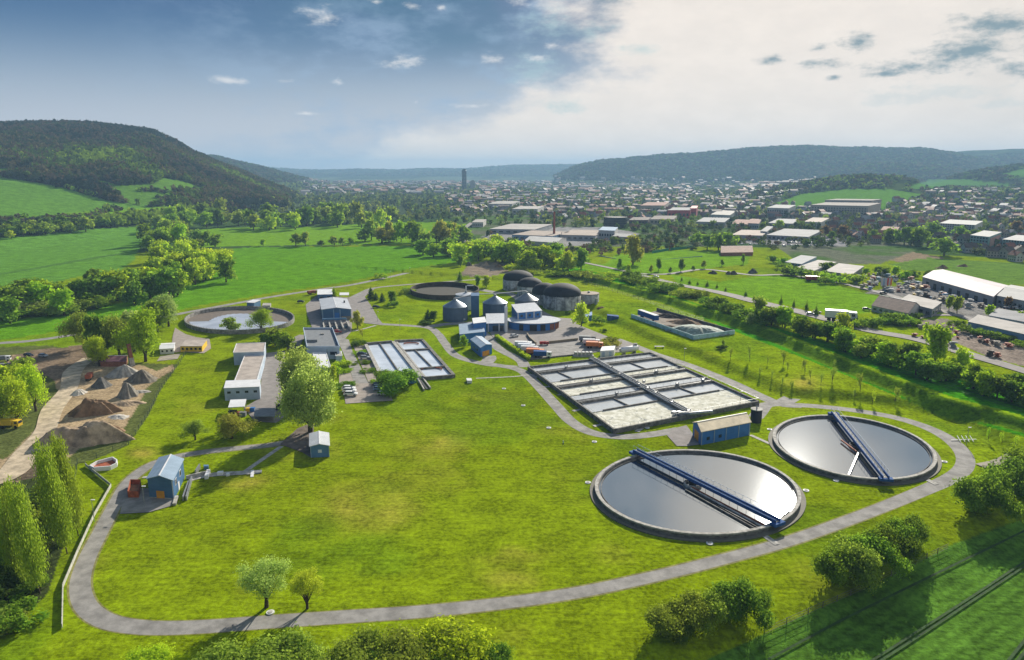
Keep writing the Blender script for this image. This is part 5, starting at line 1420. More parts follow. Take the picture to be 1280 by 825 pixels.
# containers by the compost bunker
for (A_, B_, C_, m_, lab) in (((728, 403.5), (740, 400.5), (740, 396), M_blue, 'dark blue container beside the small tree, left of two'), ((759, 401), (773.5, 400), (773, 395.5), M_bridge, 'dark blue container standing alone on the gravel, right of two')):
    bld('blue_container', lab, 'container', A_, B_, C_, 2.8, m_, m_, 'flat', over=.02, items=[('door', 'F', .1, .45, .2, 2.5, M_slate, .05)])
c0 = ubx(.03, .25); c1 = ubx(.33, .22)
t = thing('truck_trailer', 'blue and white lorry trailer parked inside the compost bunker', 'trailer', (*c0, zf))
MB().bar((*c0, zf + 2.2), (*c1, zf + 2.2), 2.5, 2.6).build('box_body', M_bridge, t); MB().bar((*c0, zf + 3.55), (*c1, zf + 3.55), 2.6, .12).build('roof', C_wh, t)
for k in (.1, .2, .8): c = c0 + (c1 - c0) * k; MB().tube([(c[0] - .2, c[1] - 1.2, zf + .5), (c[0] + .2, c[1] + 1.2, zf + .5)], .5, 12).build('wheel', M_tyre, t)


# ================================================================ a person walking on the lawn
def person(px, py, hd):
    p = PT(px, py); t = thing('person', 'person in a light blue jacket and dark trousers walking across the lawn', 'person', p, None, hd)
    jn = {'pel': (0, 0, .95, .14), 'ab': (0, 0, 1.12, .13), 'ch': (.02, 0, 1.36, .16), 'nk': (.03, 0, 1.52, .06), 'hd': (.05, 0, 1.64, .10), 'top': (.05, 0, 1.74, .085),
          'sl': (.02, .19, 1.43, .06), 'el': (-.08, .26, 1.16, .045), 'wl': (.06, .27, .92, .032), 'hl': (.10, .27, .84, .038), 'sr': (.02, -.19, 1.43, .06), 'er': (.08, -.27, 1.16, .045), 'wr': (.26, -.25, .98, .032), 'hr': (.32, -.25, .93, .038),
          'll': (.0, .10, .88, .10), 'kl': (.22, .11, .50, .065), 'al': (.26, .11, .09, .045), 'fl': (.42, .12, .04, .04), 'lr': (0, -.10, .88, .10), 'kr': (-.04, -.11, .48, .065), 'ar': (-.32, -.11, .14, .045), 'fr': (-.20, -.12, .04, .04)}
    ed = [('pel', 'ab'), ('ab', 'ch'), ('ch', 'nk'), ('nk', 'hd'), ('hd', 'top'), ('ch', 'sl'), ('sl', 'el'), ('el', 'wl'), ('wl', 'hl'), ('ch', 'sr'), ('sr', 'er'), ('er', 'wr'), ('wr', 'hr'), ('pel', 'll'), ('ll', 'kl'), ('kl', 'al'), ('al', 'fl'), ('pel', 'lr'), ('lr', 'kr'), ('kr', 'ar'), ('ar', 'fr')]
    nm = list(jn); me = bpy.data.meshes.new('body'); me.from_pydata([jn[k][:3] for k in nm], [(nm.index(a), nm.index(b)) for a, b in ed], []); me.update()
    o = bpy.data.objects.new('body', me); COL.objects.link(o); o.parent = t
    sk = o.modifiers.new('skin', 'SKIN'); 
    for i, k in enumerate(nm):
        s = me.skin_vertices[0].data[i] if me.skin_vertices else None
        if s: s.radius = (jn[k][3], jn[k][3] * 1.15 if k in ('ch', 'ab', 'pel') else jn[k][3]); s.use_root = (k == 'pel')
    o.modifiers.new('sub', 'SUBSURF').levels = 1
    bpy.context.view_layer.update()
    dg = bpy.context.evaluated_depsgraph_get(); m2 = bpy.data.meshes.new_from_object(o.evaluated_get(dg)); o.modifiers.clear(); o.data = m2
    m2.materials.clear(); skin = mat('skin', (.45, .27, .19), .6); jk = mat('light_blue_jacket', (.22, .42, .55), .8); tr = mat('dark_trousers', (.03, .03, .04), .8)
    for x in (skin, jk, tr): m2.materials.append(x)
    for f in m2.polygons:
        z = f.center.z; f.material_index = 0 if z > 1.5 or (z < 1.0 and abs(f.center.y) > .21) else (1 if z > .98 else 2)
    hr = MB(); hr.lathe((.04, 0, 1.66), [(.118, 0), (.115, .06), (.08, .12), (.01, .14)], 14); h = hr.build('hair', mat('white_hair', (.7, .68, .64), .8)); h.parent = t
person(704, 557.5, 2.6)

# ================================================================ business park and village
W_ = mat('town_white', (.46, .45, .43), .85, 0, .08, .1); W_b = mat('town_beige', (.34, .30, .25), .85, 0, .1, .1); W_g = mat('town_grey', (.30, .31, .32), .85, 0, .1, .1); W_bl = mat('town_blue', (.25, .36, .48), .8, 0, .1, .1)
W_t = mat('town_teal', (.20, .34, .32), .8); W_p = mat('town_pink', (.45, .24, .20), .8); R_w = mat('flat_roof_pale', (.38, .35, .32), .85, 0, .15, .1); R_g = mat('flat_roof_grey', (.24, .24, .25), .85, 0, .15, .1); R_r = mat('tile_red', (.24, .085, .055), .85, 0, .2, .3); R_d = mat('tile_dark', (.10, .07, .06), .85, 0, .2, .3)
R_br = mat('roof_brownish', (.34, .27, .22), .85, 0, .15, .1); M_redw = mat('red_facade', (.42, .06, .07), .7); R_lil = mat('pale_lilac_roof', (.42, .36, .38), .7, 0, .12, .08)


def win(face, n, z0_, z1, proud=.12): return row('window', face, n, z0_, z1, M_glass, .55, .02, .98, proud)


bld('brown_roofed_house', 'white house with large brown pitched roof beside the articulated truck', 'house', (1089, 389), (1134, 399), (1151, 391.5), 3.2, W_, M_tile, 'gableAB', 4.2, win('F', 6, 1, 2.2, .08))
bld('flat_shop', 'flat-roofed white building adjoining the brown-roofed house', 'building', (1122, 386), (1164, 397), (1176, 388), 4.6, W_g, R_w, 'flat', items=win('F', 5, 1.2, 3.0) + win('R', 3, 1.2, 3.0))
bld('long_hall', 'long hall with pale lilac roof behind the storage yard', 'hall', (1152, 358), (1240, 382), (1262, 370), 6.5, W_g, R_lil, 'gableAB', 1.8, row('gate', 'F', 8, 0, 4.2, M_dark, .4, .03, .97, .1))
bld('white_hall', 'white hall with folded pale roof at the right edge', 'hall', (1245, 381), (1292, 390), (1306, 376), 6.0, W_, W_, 'gableAB', 1.8, win('F', 7, 2, 3.6))
bld('long_storage_hall', 'long low pale blue hall with beige roof at the right edge', 'hall', (1209, 412), (1292, 432), (1302, 421), 4.0, W_bl, R_w, 'flat')
bld('office_pavilion', 'grey flat-roofed pavilion behind the long pale blue hall', 'building', (1235, 403), (1292, 414), (1302, 404), 3.6, W_g, R_g, 'flat', items=win('F', 8, 1, 2.4))
bld('blue_white_office', 'two-storey blue and white office at the left end of the commercial sheds', 'office', (981, 334.5), (1001, 337), (1020, 329), 5.5, W_bl, W_g, 'flat', items=win('F', 5, .8, 2.0) + win('F', 5, 3.2, 4.6))
bld('commercial_shed', 'white shed with beige flat roof beside the blue and white office', 'shed', (993, 340), (1017, 343), (1045, 334), 4.2, W_, R_w, 'flat', items=win('F', 4, 1, 2.6))
bld('commercial_shed', 'larger shed with beige roof, rightmost of the commercial sheds', 'shed', (1031, 345), (1064, 349), (1079, 340), 4.6, W_g, R_w, 'flat', items=win('F', 5, 1, 2.8))
bld('showroom', 'long low showroom with grey roof behind the car lot', 'building', (958, 299), (1010, 302), (1028, 293), 5.0, W_g, R_g, 'flat', items=win('F', 9, 1, 3.4))
bld('warehouse', 'white block with pinkish roof above the long showroom', 'warehouse', (1004, 285), (1026, 286), (1036, 280), 9, W_, R_br, 'flat', items=win('F', 4, 2, 4))
AG = 'apartment blocks above the village'
bld('apartment_block', 'long pale apartment block below the knoll meadow, front one', 'apartment block', (1012, 270), (1084, 272), (1100, 266), 20, W_b, R_d, 'flat', items=win('F', 20, 2, 4) + win('F', 20, 6, 8) + win('F', 20, 10, 12) + win('F', 20, 14, 16), group=AG)
bld('apartment_block', 'long pale apartment block below the knoll meadow, rear one', 'apartment block', (1030, 264), (1088, 265), (1101, 260), 22, W_b, R_d, 'flat', items=win('R', 2, 4, 18), group=AG)
bld('apartment_block', 'pale apartment block left of the long ones', 'apartment block', (958, 271), (985, 272), (994, 267), 16, W_, R_g, 'flat', items=win('F', 9, 2, 4) + win('F', 9, 6, 8) + win('F', 9, 10, 12), group=AG)
bld('apartment_block', 'white five-storey block with window rows among the village trees', 'apartment block', (1173, 292), (1217, 295), (1227, 289), 13.5, W_, W_, 'flat', items=sum([win('F', 14, 1.2 + 2.6 * i, 2.8 + 2.6 * i) for i in range(5)], []), group=AG)
bld('apartment_block', 'teal and pink block beside the white five-storey block', 'apartment block', (1211, 309), (1234, 312), (1250, 305), 13, W_t, W_, 'flat', items=sum([win('F', 6, 1.2 + 3 * i, 2.8 + 3 * i) for i in range(4)], []) + [('balcony', 'R', .1, .9, 2, 11, W_p, .8)], group=AG)
bld('apartment_block', 'teal block at the right picture edge', 'apartment block', (1251, 314), (1280, 317), (1296, 310), 12, W_t, W_, 'flat', items=sum([win('F', 8, 1.2 + 3 * i, 2.8 + 3 * i) for i in range(4)], []), group=AG)
bld('brick_barn', 'long brick-red barn with round roof at the field edge', 'barn', (901, 320), (941, 319.5), (938, 313), 3.4, M_brick, mat('barn_roof', (.30, .17, .12), .85, 0, .2, .3), 'gableAB', 3.6)
for i, (A_, B_, C_, h, w, r, k, l) in enumerate([((612, 292), (668, 293), (690, 286), 6, W_g, R_w, 'flat', 'wide flat-roofed hall left of the red brick chimney'), ((640, 300), (690, 302), (712, 296), 6, W_bl, R_br, 'flat', 'wide hall with brownish roof in front of the red brick chimney'), ((655, 306), (696, 309), (708, 303), 4.5, W_, W_, 'gableAB', 'white hall with pale roof nearest the hedge belt'), ((700, 300), (744, 301), (756, 294), 6, W_g, R_br, 'flat', 'flat-roofed hall right of the red brick chimney'),
        ((748, 298), (768, 299), (772, 294), 10, W_, W_bl, 'flat', 'white and blue cube building right of the halls'), ((765, 301), (786, 302), (790, 298), 5, W_, R_g, 'flat', 'low building beside the white and blue cube'), ((786, 281), (810, 281), (814, 277), 7, R_d, R_d, 'flat', 'dark long building right of the black round hall'), ((812, 280), (842, 280), (846, 275), 7, W_b, R_d, 'flat', 'beige building with dark roof below the red hall'),
        ((834, 273), (862, 273), (868, 269), 14, M_redw, R_g, 'flat', 'bright red hall in the middle distance'), ((862, 272), (870, 272), (872, 268), 16, M_redw, M_redw, 'flat', 'narrow red tower block beside the red hall'), ((870, 284), (905, 285), (912, 279), 8, W_g, R_g, 'flat', 'grey hall right of the bright red one'), ((888, 275), (912, 276), (920, 270), 9, W_, R_w, 'flat', 'white flat building behind the grey hall'),
        ((915, 286), (934, 287), (940, 281), 7, W_, R_r, 'gableAB', 'white building with red gable roof, left of two'), ((934, 286), (948, 287), (953, 281), 8, W_, R_r, 'gableAB', 'white building with red gable roof, right of two'), ((914, 299), (952, 300), (962, 293), 5, W_g, R_br, 'flat', 'low hall with brown roof in front of the red-roofed pair'), ((950, 296), (958, 297), (966, 290), 7, W_, R_g, 'flat', 'small white block beside the long showroom'),
        ((640, 268), (672, 268), (680, 264), 10, W_, R_w, 'flat', 'far white hall at the left of the town'), ((610, 262), (640, 262), (650, 258), 12, W_g, R_w, 'flat', 'far pale hall left of the brick chimney top'), ((800, 266), (830, 266), (836, 261), 14, W_b, R_r, 'flat', 'brownish block behind the dark buildings'), ((590, 284), (604, 284), (608, 280), 7, W_, R_w, 'flat', 'white shed among the trees left of the halls'),
        ((960, 284), (990, 285), (1000, 279), 6, W_g, R_g, 'flat', 'grey long shed above the showroom'), ((1100, 296), (1120, 297), (1126, 292), 8, W_b, R_r, 'gableAB', 'beige house with red roof beside the tall trees'), ((1214, 260), (1228, 261), (1232, 257), 8, W_, W_b, 'gableAB', 'house with bright white gable on the upper village edge'), ((1248, 262), (1258, 262), (1262, 258), 9, W_, W_, 'gableAB', 'small house with white roof on the upper village edge')]):
    bld('hall' if 'hall' in l else 'building', l, 'hall' if 'hall' in l else 'building', A_, B_, C_, h, w, r, k, 2.5, items=win('F', 6, h * .3, h * .6) if h > 5 else ())
p = PT(769, 284); t = thing('round_building', 'black cylindrical building in the business district', 'building', p); MB().lathe(tuple(p), [(17, -1), (17, 15), (16, 15), (16, 14.6), (.01, 14.6)], 36).build('wall', M_dark, t)
for k in range(4): MB().lathe((p[0], p[1], p[2] + 2.5 + k * 3.2), [(17.06, 0), (17.1, 1.4)], 36).build('window_band', M_glass, t)
p = PT(692.5, 299); t = thing('brick_chimney', 'tall slim red brick factory chimney above the flat-roofed halls', 'chimney', p); MB().tube([(p[0], p[1], p[2] - 1), (p[0], p[1], p[2] + 33)], [1.6, 1.05], 16).build('shaft', mat('red_brick', (.30, .09, .06), .9, 0, .2, .5), t); MB().lathe((p[0], p[1], p[2] + 32.5), [(1.2, 0), (1.2, .9), (.9, .9)], 16).build('cap', M_concd, t)
for x, y, h in ((702, 301, 10), (857, 283, 18), (812, 284, 18)):
    p = PT(x, y); t = thing('mast', 'thin pale mast ' + {702: 'beside the red factory chimney', 857: 'in front of the red hall', 812: 'left of the red hall'}[x], 'mast', p); MB().tube([(p[0], p[1], p[2]), (p[0], p[1], p[2] + h)], [.4, .25], 8).build('pole', M_steel, t)
# tower of the distant city
p = np.array([*P(580.5, 239), 0.0]); k = mpp(*p); t = thing('office_tower', 'slender dark glass round tower rising over the hazy city', 'tower', p)
H_ = 27 * k; MB().lathe(tuple(p), [(2.9 * k, -2), (2.9 * k, H_ * .93), (2.2 * k, H_ * .95), (2.2 * k, H_), (.01, H_)], 28).build('shaft', mat('tower_glass', (.05, .08, .11), .25, .2, .1, .02), t)
for j in range(14): MB().lathe((p[0], p[1], H_ * .05 + j * H_ * .063), [(2.95 * k, 0), (2.95 * k, H_ * .012)], 28).build('floor_band', W_g, t)
p = np.array([*P(591, 238), 0.0]); t = thing('office_block', 'grey high-rise slab right of the slender tower', 'tower', p); MB().box((p[0], p[1], 5 * k), (6.5 * k, 5 * k, 14 * k)).build('wall', W_g, t); MB().box((p[0], p[1], 12.4 * k), (4 * k, 3 * k, 1 * k)).build('roof_house', R_g, t)
# flags
for i, (x, c) in enumerate(((1100, W_), (1102.5, C_pb), (1105, W_), (1107, M_red), (1109, W_), (1111, M_orange2))):
    p = PT(x, 362); t = thing('flag', {0: 'leftmost white flag', 1: 'pale blue flag', 2: 'white flag left of the red one', 3: 'red flag', 4: 'white flag right of the red one', 5: 'orange flag, rightmost'}[i] + ' at the storage yard entrance', 'flag', p, 'banner flags at the storage yard')
    MB().tube([(*p[:2], p[2]), (*p[:2], p[2] + 8)], .08, 5).build('pole', M_steel, t); MB().box((p[0] + .75, p[1], p[2] + 5.2), (1.4, .12, 5.0)).build('cloth', c, t)
# stacks of stone, pallets and machines in the storage yard
random.seed(8)
def stack_proto(i, m_):
    t = thing('pallet_stack', 'stack', 'pallet stack', (0, 0, 0))
    MB().box((0, 0, .12), (2.4, 2.0, .2)).build('pallet', W_b, t)
    b = MB(); r = random.Random(i)
    for k in range(5): b.box((r.uniform(-.6, .6), r.uniform(-.5, .5), .22 + .3 + k * .34), (r.uniform(1.2, 2.2), r.uniform(1, 1.8), .33), r.uniform(0, .4))
    b.build('load', m_, t); return t, list(t.children)
STK = [stack_proto(i, m) for i, m in enumerate((W_, W_g, W_b, M_rust, W_bl, R_d, M_yellow))]
first = [True] * 7
def put_stack(x, y, j, sc, lab, grp):
    src, kids = STK[j]; q = PT(x, y)
    if q is None: return
    if first[j]: o = src; first[j] = False
    else:
        o = src.copy(); COL.objects.link(o)
        for c in kids: d = c.copy(); COL.objects.link(d); d.parent = o
    o.location = (q[0], q[1], q[2] + .05); o.rotation_euler = (0, 0, random.uniform(0, 3)); o.scale = (sc, sc, sc * random.uniform(.7, 1.2)); tag(o, lab, 'pallet stack', grp)
YARD = [(1064, 352), (1090, 343), (1140, 347), (1156, 362), (1190, 374), (1240, 388), (1250, 396), (1190, 382), (1140, 370), (1080, 362)]
cn = 0; names_ = ['white', 'grey', 'beige', 'rusty', 'bluish', 'dark', 'yellow']
while cn < 120:
    x = random.uniform(1064, 1250); y = random.uniform(343, 396)
    if not inpoly(np.array([x]), np.array([y]), YARD)[0]: continue
    j = random.choices(range(7), (5, 6, 4, 2, 2, 3, 1))[0]; put_stack(x, y, j, random.uniform(.7, 1.6), names_[j] + ' stack of stone and building material in the storage yard by the long hall', names_[j] + ' stacks in the storage yard'); cn += 1
for i in range(40):
    j = random.choice([1, 2, 3, 5]); s = random.random(); x = 1128 + s * 140 + random.gauss(0, 2); y = 403 + s * 36 + random.gauss(0, 1.6) - (0 if i % 3 else -14); put_stack(x, y, j, random.uniform(.5, 1.2), names_[j] + ' pile of scrap along the gravel lot before the dense belt', names_[j] + ' scrap piles on the gravel lot')
for i in range(34):
    x = random.uniform(962, 1040); y = random.uniform(300, 309)
    place(CAR, x, y, random.uniform(-.3, .3), 'car on the sales lot in front of the long showroom', 'car', random.choice([C_wh, C_sil, C_wh, C_blk, C_pb]), group='cars on the sales lot')
for i in range(14):
    x = random.uniform(880, 960); y = random.uniform(302, 307)
    place(CAR, x, y, random.uniform(-.3, .3), 'car on the lot below the low brown-roofed hall', 'car', random.choice([C_wh, C_sil, C_wh, C_blk]), group='cars by the brown-roofed hall')
# green wind screens at the sports ground
for a, b, l in (((815, 317), (836, 313), 'left'), ((838, 313), (866, 310), 'right')):
    p = P(*a); q = P(*b); t = thing('screen_fence', 'green fabric screen along the sports ground, %s piece' % l, 'fence', (*p, 0)); MB().bar((*p, 1.3), (*q, 1.3), .15, 2.6).build('panel', M_green, t); MB().tube([(*p, 0), (*p, 3)], .12, 6).build('post', M_steel, t)
p = P(749, 321); q = P(770, 325); t = thing('screen_fence', 'blue low barrier at the left end of the sports field', 'fence', (*p, 0)); MB().bar((*p, .7), (*q, .7), .3, 1.4).build('panel', M_blue2, t)
p = P(828, 325.5); q = P(878, 321); t = thing('field_rail', 'thin blue rail across the sports field', 'rail', (*p, 0)); MB().bar((*p, .5), (*q, .5), .3, .9).build('rail', M_bridge, t)
# village houses, each its own object
def house_proto(seed, wm, rm, two=False):
    r = random.Random(seed); L, D, h, rise = 11, 8, 5.0 + 1.5 * two, 3.4
    m = MB(); m.add([(-L / 2, -D / 2, -2), (L / 2, -D / 2, -2), (L / 2, D / 2, -2), (-L / 2, D / 2, -2), (-L / 2, -D / 2, h), (L / 2, -D / 2, h), (L / 2, D / 2, h), (-L / 2, D / 2, h), (-L / 2, 0, h + rise), (L / 2, 0, h + rise)],
          [(0, 1, 5, 4), (2, 3, 7, 6), (1, 2, 6, 9, 5), (3, 0, 4, 8, 7)], 0)
    for s in (-1, 1): m.add([(-L / 2 - .4, s * (D / 2 + .5), h - .4), (L / 2 + .4, s * (D / 2 + .5), h - .4), (L / 2 + .4, 0, h + rise + .08), (-L / 2 - .4, 0, h + rise + .08), (-L / 2 - .4, s * (D / 2 + .5), h - .15), (L / 2 + .4, s * (D / 2 + .5), h - .15), (L / 2 + .4, 0, h + rise + .33), (-L / 2 - .4, 0, h + rise + .33)], [(0, 1, 2, 3), (4, 5, 6, 7), (0, 1, 5, 4), (1, 2, 6, 5), (3, 0, 4, 7)], 1)
    m.box((2, .8, h + rise), (.8, .8, 2), 0, 2)
    for z in ((1.2, 3.9) if two else (1.6,)):
        for k in range(4): 
            for s in (-1, 1): m.box((-4 + k * 2.6, s * (D / 2 + .02), z + .7), (1.2, .1, 1.4), 0, 3)
        for s in (-1, 1): m.box((s * (L / 2 + .02), 1.5, z + .7), (.1, 1.2, 1.4), 0, 3); m.box((s * (L / 2 + .02), -1.5, z + .7), (.1, 1.2, 1.4), 0, 3)
    return m.build('village_house', [wm, rm, M_brick, M_glass])
HP = [house_proto(1, W_, R_r), house_proto(2, W_b, R_d, True), house_proto(3, W_, R_d), house_proto(4, W_b, R_r, True), house_proto(5, W_g, R_g), house_proto(6, W_, R_r, True)]
hdesc = ['white cottage with red roof', 'beige two-storey house with dark roof', 'white cottage with dark roof', 'beige two-storey house with red roof', 'grey cottage with grey roof', 'white two-storey house with red roof']
hfirst = [True] * 6; placed = []
ZONES = [('on the near village edge at the right', [(1150, 300), (1290, 300), (1290, 330), (1240, 326), (1190, 314)], 16, 8), ('in the right half of the village', [(1090, 268), (1290, 262), (1290, 300), (1230, 300), (1150, 290), (1100, 292)], 70, 5.2), ('on the rising upper edge of the village', [(1110, 252), (1290, 246), (1290, 264), (1110, 268)], 44, 4.5),
         ('in the old village core left of the apartment blocks', [(880, 258), (1010, 256), (1010, 284), (960, 280), (880, 268)], 46, 4.5), ('in the town quarter behind the halls', [(640, 256), (880, 254), (880, 268), (820, 276), (760, 276), (700, 280), (640, 270)], 60, 4.2), ('between sheds and apartment blocks', [(1030, 276), (1170, 276), (1170, 300), (1100, 306), (1060, 300), (1030, 290)], 30, 6)]
for zn, poly, n, sep in ZONES:
    tries = 0; c = 0; xs = [q[0] for q in poly]; ys = [q[1] for q in poly]
    while c < n and tries < 4000:
        tries += 1; x = random.uniform(min(xs), max(xs)); y = random.uniform(min(ys), max(ys))
        if not inpoly(np.array([x]), np.array([y]), poly)[0]: continue
        if any(abs(x - a) < sep * 1.6 and abs(y - b) < sep * .5 for a, b in placed): continue
        q = PT(x, y)
        if q is None or in_foot(np.array([q[0]]), np.array([q[1]]), 6.0)[0]: continue
        placed.append((x, y)); c += 1; j = random.randrange(6)
        if hfirst[j]: o = HP[j]; hfirst[j] = False
        else: o = HP[j].copy(); COL.objects.link(o)
        o.location = q; o.rotation_euler = (0, 0, random.choice([0, 1.57, .4, -.3, 1.2]) + random.uniform(-.15, .15)); s = random.uniform(.85, 1.25); o.scale = (s, s, s)
        tag(o, hdesc[j] + ' ' + zn, 'house', hdesc[j].split(' with')[0] + 's ' + zn)
# the town farther off: countless roofs, one mass
def far_town(n, x0, x1, d0, d1, seed, name, lab, big=1.0, zmax=30):
    p = scatter_world(n, d0, d1, x0, x1, lambda px, py, x, y, z, d: (z < zmax) & clear_of(px, py), seed)
    r = np.random.default_rng(seed); n = len(p); V = []; T = []; F = []
    sx = r.uniform(10, 26, n) * big; sy = r.uniform(8, 14, n) * big; h = r.uniform(4, 9, n) * big; a = r.uniform(0, 3.14, n)
    wc = np.array([(.34, .32, .30), (.28, .25, .21), (.2, .2, .22), (.36, .35, .34)])[r.integers(0, 4, n)]; rc = np.array([(.20, .08, .055), (.12, .09, .08), (.22, .22, .23), (.28, .15, .11), (.30, .28, .27)])[r.integers(0, 5, n)]
    u = np.array([(-1, -1), (1, -1), (1, 1), (-1, 1)]) / 2
    X = u[None, :, 0] * sx[:, None]; Y = u[None, :, 1] * sy[:, None]; ca = np.cos(a)[:, None]; sa = np.sin(a)[:, None]
    gx = X * ca - Y * sa + p[:, :1]; gy = X * sa + Y * ca + p[:, 1:2]
    b = np.stack([gx, gy, np.repeat(p[:, 2:3] - 2, 4, 1)], -1); tp = np.stack([gx, gy, p[:, 2:3] + np.repeat(h[:, None], 4, 1)], -1)
    rz = h * 1.0 + sy * .35 * (r.random(n) < .75)
    mid = lambda i, j: np.stack([(gx[:, i] + gx[:, j]) / 2, (gy[:, i] + gy[:, j]) / 2, p[:, 2] + rz], -1)
    rd = np.stack([mid(0, 3), mid(1, 2)], 1)
    VV = np.concatenate([b, tp, tp + np.array([0, 0, .05]), rd], 1)      # 4+4+4+2 = 14
    base_ = np.arange(n)[:, None, None] * 14
    f = np.array([(0, 1, 5, 4), (1, 2, 6, 5), (2, 3, 7, 6), (3, 0, 4, 7), (8, 9, 13, 12), (10, 11, 12, 13), (9, 10, 13, 13), (11, 8, 12, 12)])
    f4 = f[:6]; FF = (base_ + f4[None]).reshape(-1, 4)
    TT = np.concatenate([np.repeat(wc[:, None], 8, 1), np.repeat(rc[:, None], 6, 1)], 1).reshape(-1, 3)
    m = bpy.data.materials.get('distant_buildings')
    if m is None:
        m = bpy.data.materials.new('distant_buildings'); m.use_nodes = True; q = G(m.node_tree); at = q.n('ShaderNodeAttribute'); at.attribute_name = 'tint'
        q.link(at.outputs['Color'], m.node_tree.nodes['Principled BSDF'].inputs['Base Color']); m.node_tree.nodes['Principled BSDF'].inputs['Roughness'].default_value = .8
    o = np_mesh(name, VV.reshape(-1, 3), FF, [m], TT); tag(o, lab, None, None, 'stuff')
far_town(900, 560, 1330, 1350, 2400, 3, 'distant_town', 'roofs of the town quarters beyond the business park')
far_town(1300, 380, 1100, 2400, 5600, 4, 'distant_city', 'hazy city buildings filling the far valley', 1.5, 35)

# ================================================================ vegetation
rng = np.random.default_rng(4)


def crown_geo(kind, n, leaf, seed):
    r = np.random.default_rng(seed)
    if kind == 'round':
        L = [(r.normal(0, .17), r.normal(0, .17), r.uniform(.24, .82), r.uniform(.12, .22)) for _ in range(20)] + [(0, 0, .50, .30), (0, 0, .72, .22)]
        L = [(x * (1.15 - abs(z - .45)), y * (1.15 - abs(z - .45)), z, s) for x, y, z, s in L]
    elif kind == 'fork':
        L = [(.37 * math.cos(a) * r.uniform(.35, 1), .37 * math.sin(a) * r.uniform(.35, 1), r.uniform(.44, .84), r.uniform(.09, .15)) for a in np.linspace(0, 18.8, 28)] + [(0, 0, .70, .26), (0, 0, .84, .16)]
    elif kind == 'willow':
        L = [(.32 * math.cos(a) * r.uniform(.3, 1), .32 * math.sin(a) * r.uniform(.3, 1), r.uniform(.16, .80), r.uniform(.09, .17)) for a in np.linspace(0, 31.4, 40)] + [(0, 0, .45, .30), (0, 0, .62, .28), (0, 0, .82, .16)]
    elif kind == 'bush':
        L = [(.30 * r.normal(), .30 * r.normal(), r.uniform(.25, .62), r.uniform(.2, .32)) for _ in range(9)] + [(0, 0, .45, .4)]
    elif kind == 'poplar':
        L = [(.12 * r.normal(), .12 * r.normal(), z, .30 * math.sin(math.pi * min(1, .12 + z * .86)) ** .7 + .04) for z in np.linspace(.14, .93, 14)]
    elif kind == 'spindly':
        L = [(.18 * r.normal(), .18 * r.normal(), r.uniform(.4, .9), r.uniform(.13, .22)) for _ in range(7)]
    elif kind == 'cone':
        L = [(0, 0, z, .46 * (1 - z) + .03) for z in np.linspace(.12, .97, 9)]
    L = np.array(L); w = L[:, 3] ** 2; k = r.choice(len(L), n, p=w / w.sum())
    d = r.normal(size=(n, 3)); d /= np.linalg.norm(d, axis=1)[:, None]
    rad = L[k, 3] * r.uniform(.15, 1.0, n) ** .5 * (1 + .24 * r.normal(size=n))
    zs = .55 if kind == 'poplar' else (.5 if kind == 'cone' else .85)
    c = L[k, :3] + d * rad[:, None] * np.array([1, 1, zs if kind in('poplar','cone') else .85])
    c[:, 2] = np.maximum(c[:, 2], .03 if kind == 'bush' else .1)
    nn = d + r.normal(size=(n, 3)) * .55; nn[:, 2] += .25; nn /= np.linalg.norm(nn, axis=1)[:, None]
    a = np.cross(nn, r.normal(size=(n, 3))); a /= np.linalg.norm(a, axis=1)[:, None]; b = np.cross(nn, a)
    s = leaf * r.uniform(.55, 1.35, n)[:, None] / 2
    Q = np.stack([c - a * s - b * s * .55, c + a * s - b * s * .75, c + a * s * .8 + b * s * .65, c - a * s * .9 + b * s * .8], 1)
    return Q.reshape(-1, 3), L


def trunk_mb(kind, L, seed, thick=.028):
    r = random.Random(seed); m = MB()
    if kind in ('poplar', 'cone'):
        m.tube([(0, 0, -.02), (0, 0, .4), (0, 0, .9)], [thick * 1.1, thick * .8, .005], 7); return m
    m.tube([(0, 0, -.03), (.01, .005, .15), (0, 0, .34)], [thick * 1.3, thick, thick * .8], 8)
    for l in L[: 14 if kind in ('willow', 'fork') else 8]:
        x, y, z, _ = l; z0 = r.uniform(.10, .30)
        m.tube([(0, 0, z0), (x * .45, y * .45, z0 + (z - z0) * .5), (x * 1.05, y * 1.05, z + .06)], [thick * .55, thick * .35, thick * .10], 5)
    return m


def tree_proto(kind, n, leaf, seed, joined=False, thick=.028):
    Q, L = crown_geo(kind, n, leaf, seed); F = np.arange(len(Q)).reshape(-1, 4)
    tm = trunk_mb(kind, L, seed, thick)
    if joined:
        V = np.concatenate([Q, np.array(tm.v)]); q4 = [f for f in tm.f if len(f) == 4]
        F2 = np.array(q4) + len(Q); FF = np.concatenate([F, F2])
        o = np_mesh('tree', V, FF, [FOL['mid'], M_bark], mi=np.r_[np.zeros(len(F)), np.ones(len(F2))])
        return o
    t = thing('tree', 'tree', 'tree', (0, 0, 0))
    np_mesh('crown', Q, F, [FOL['mid']], parent=t)
    tm.build('trunk', M_bark, t)
    return t


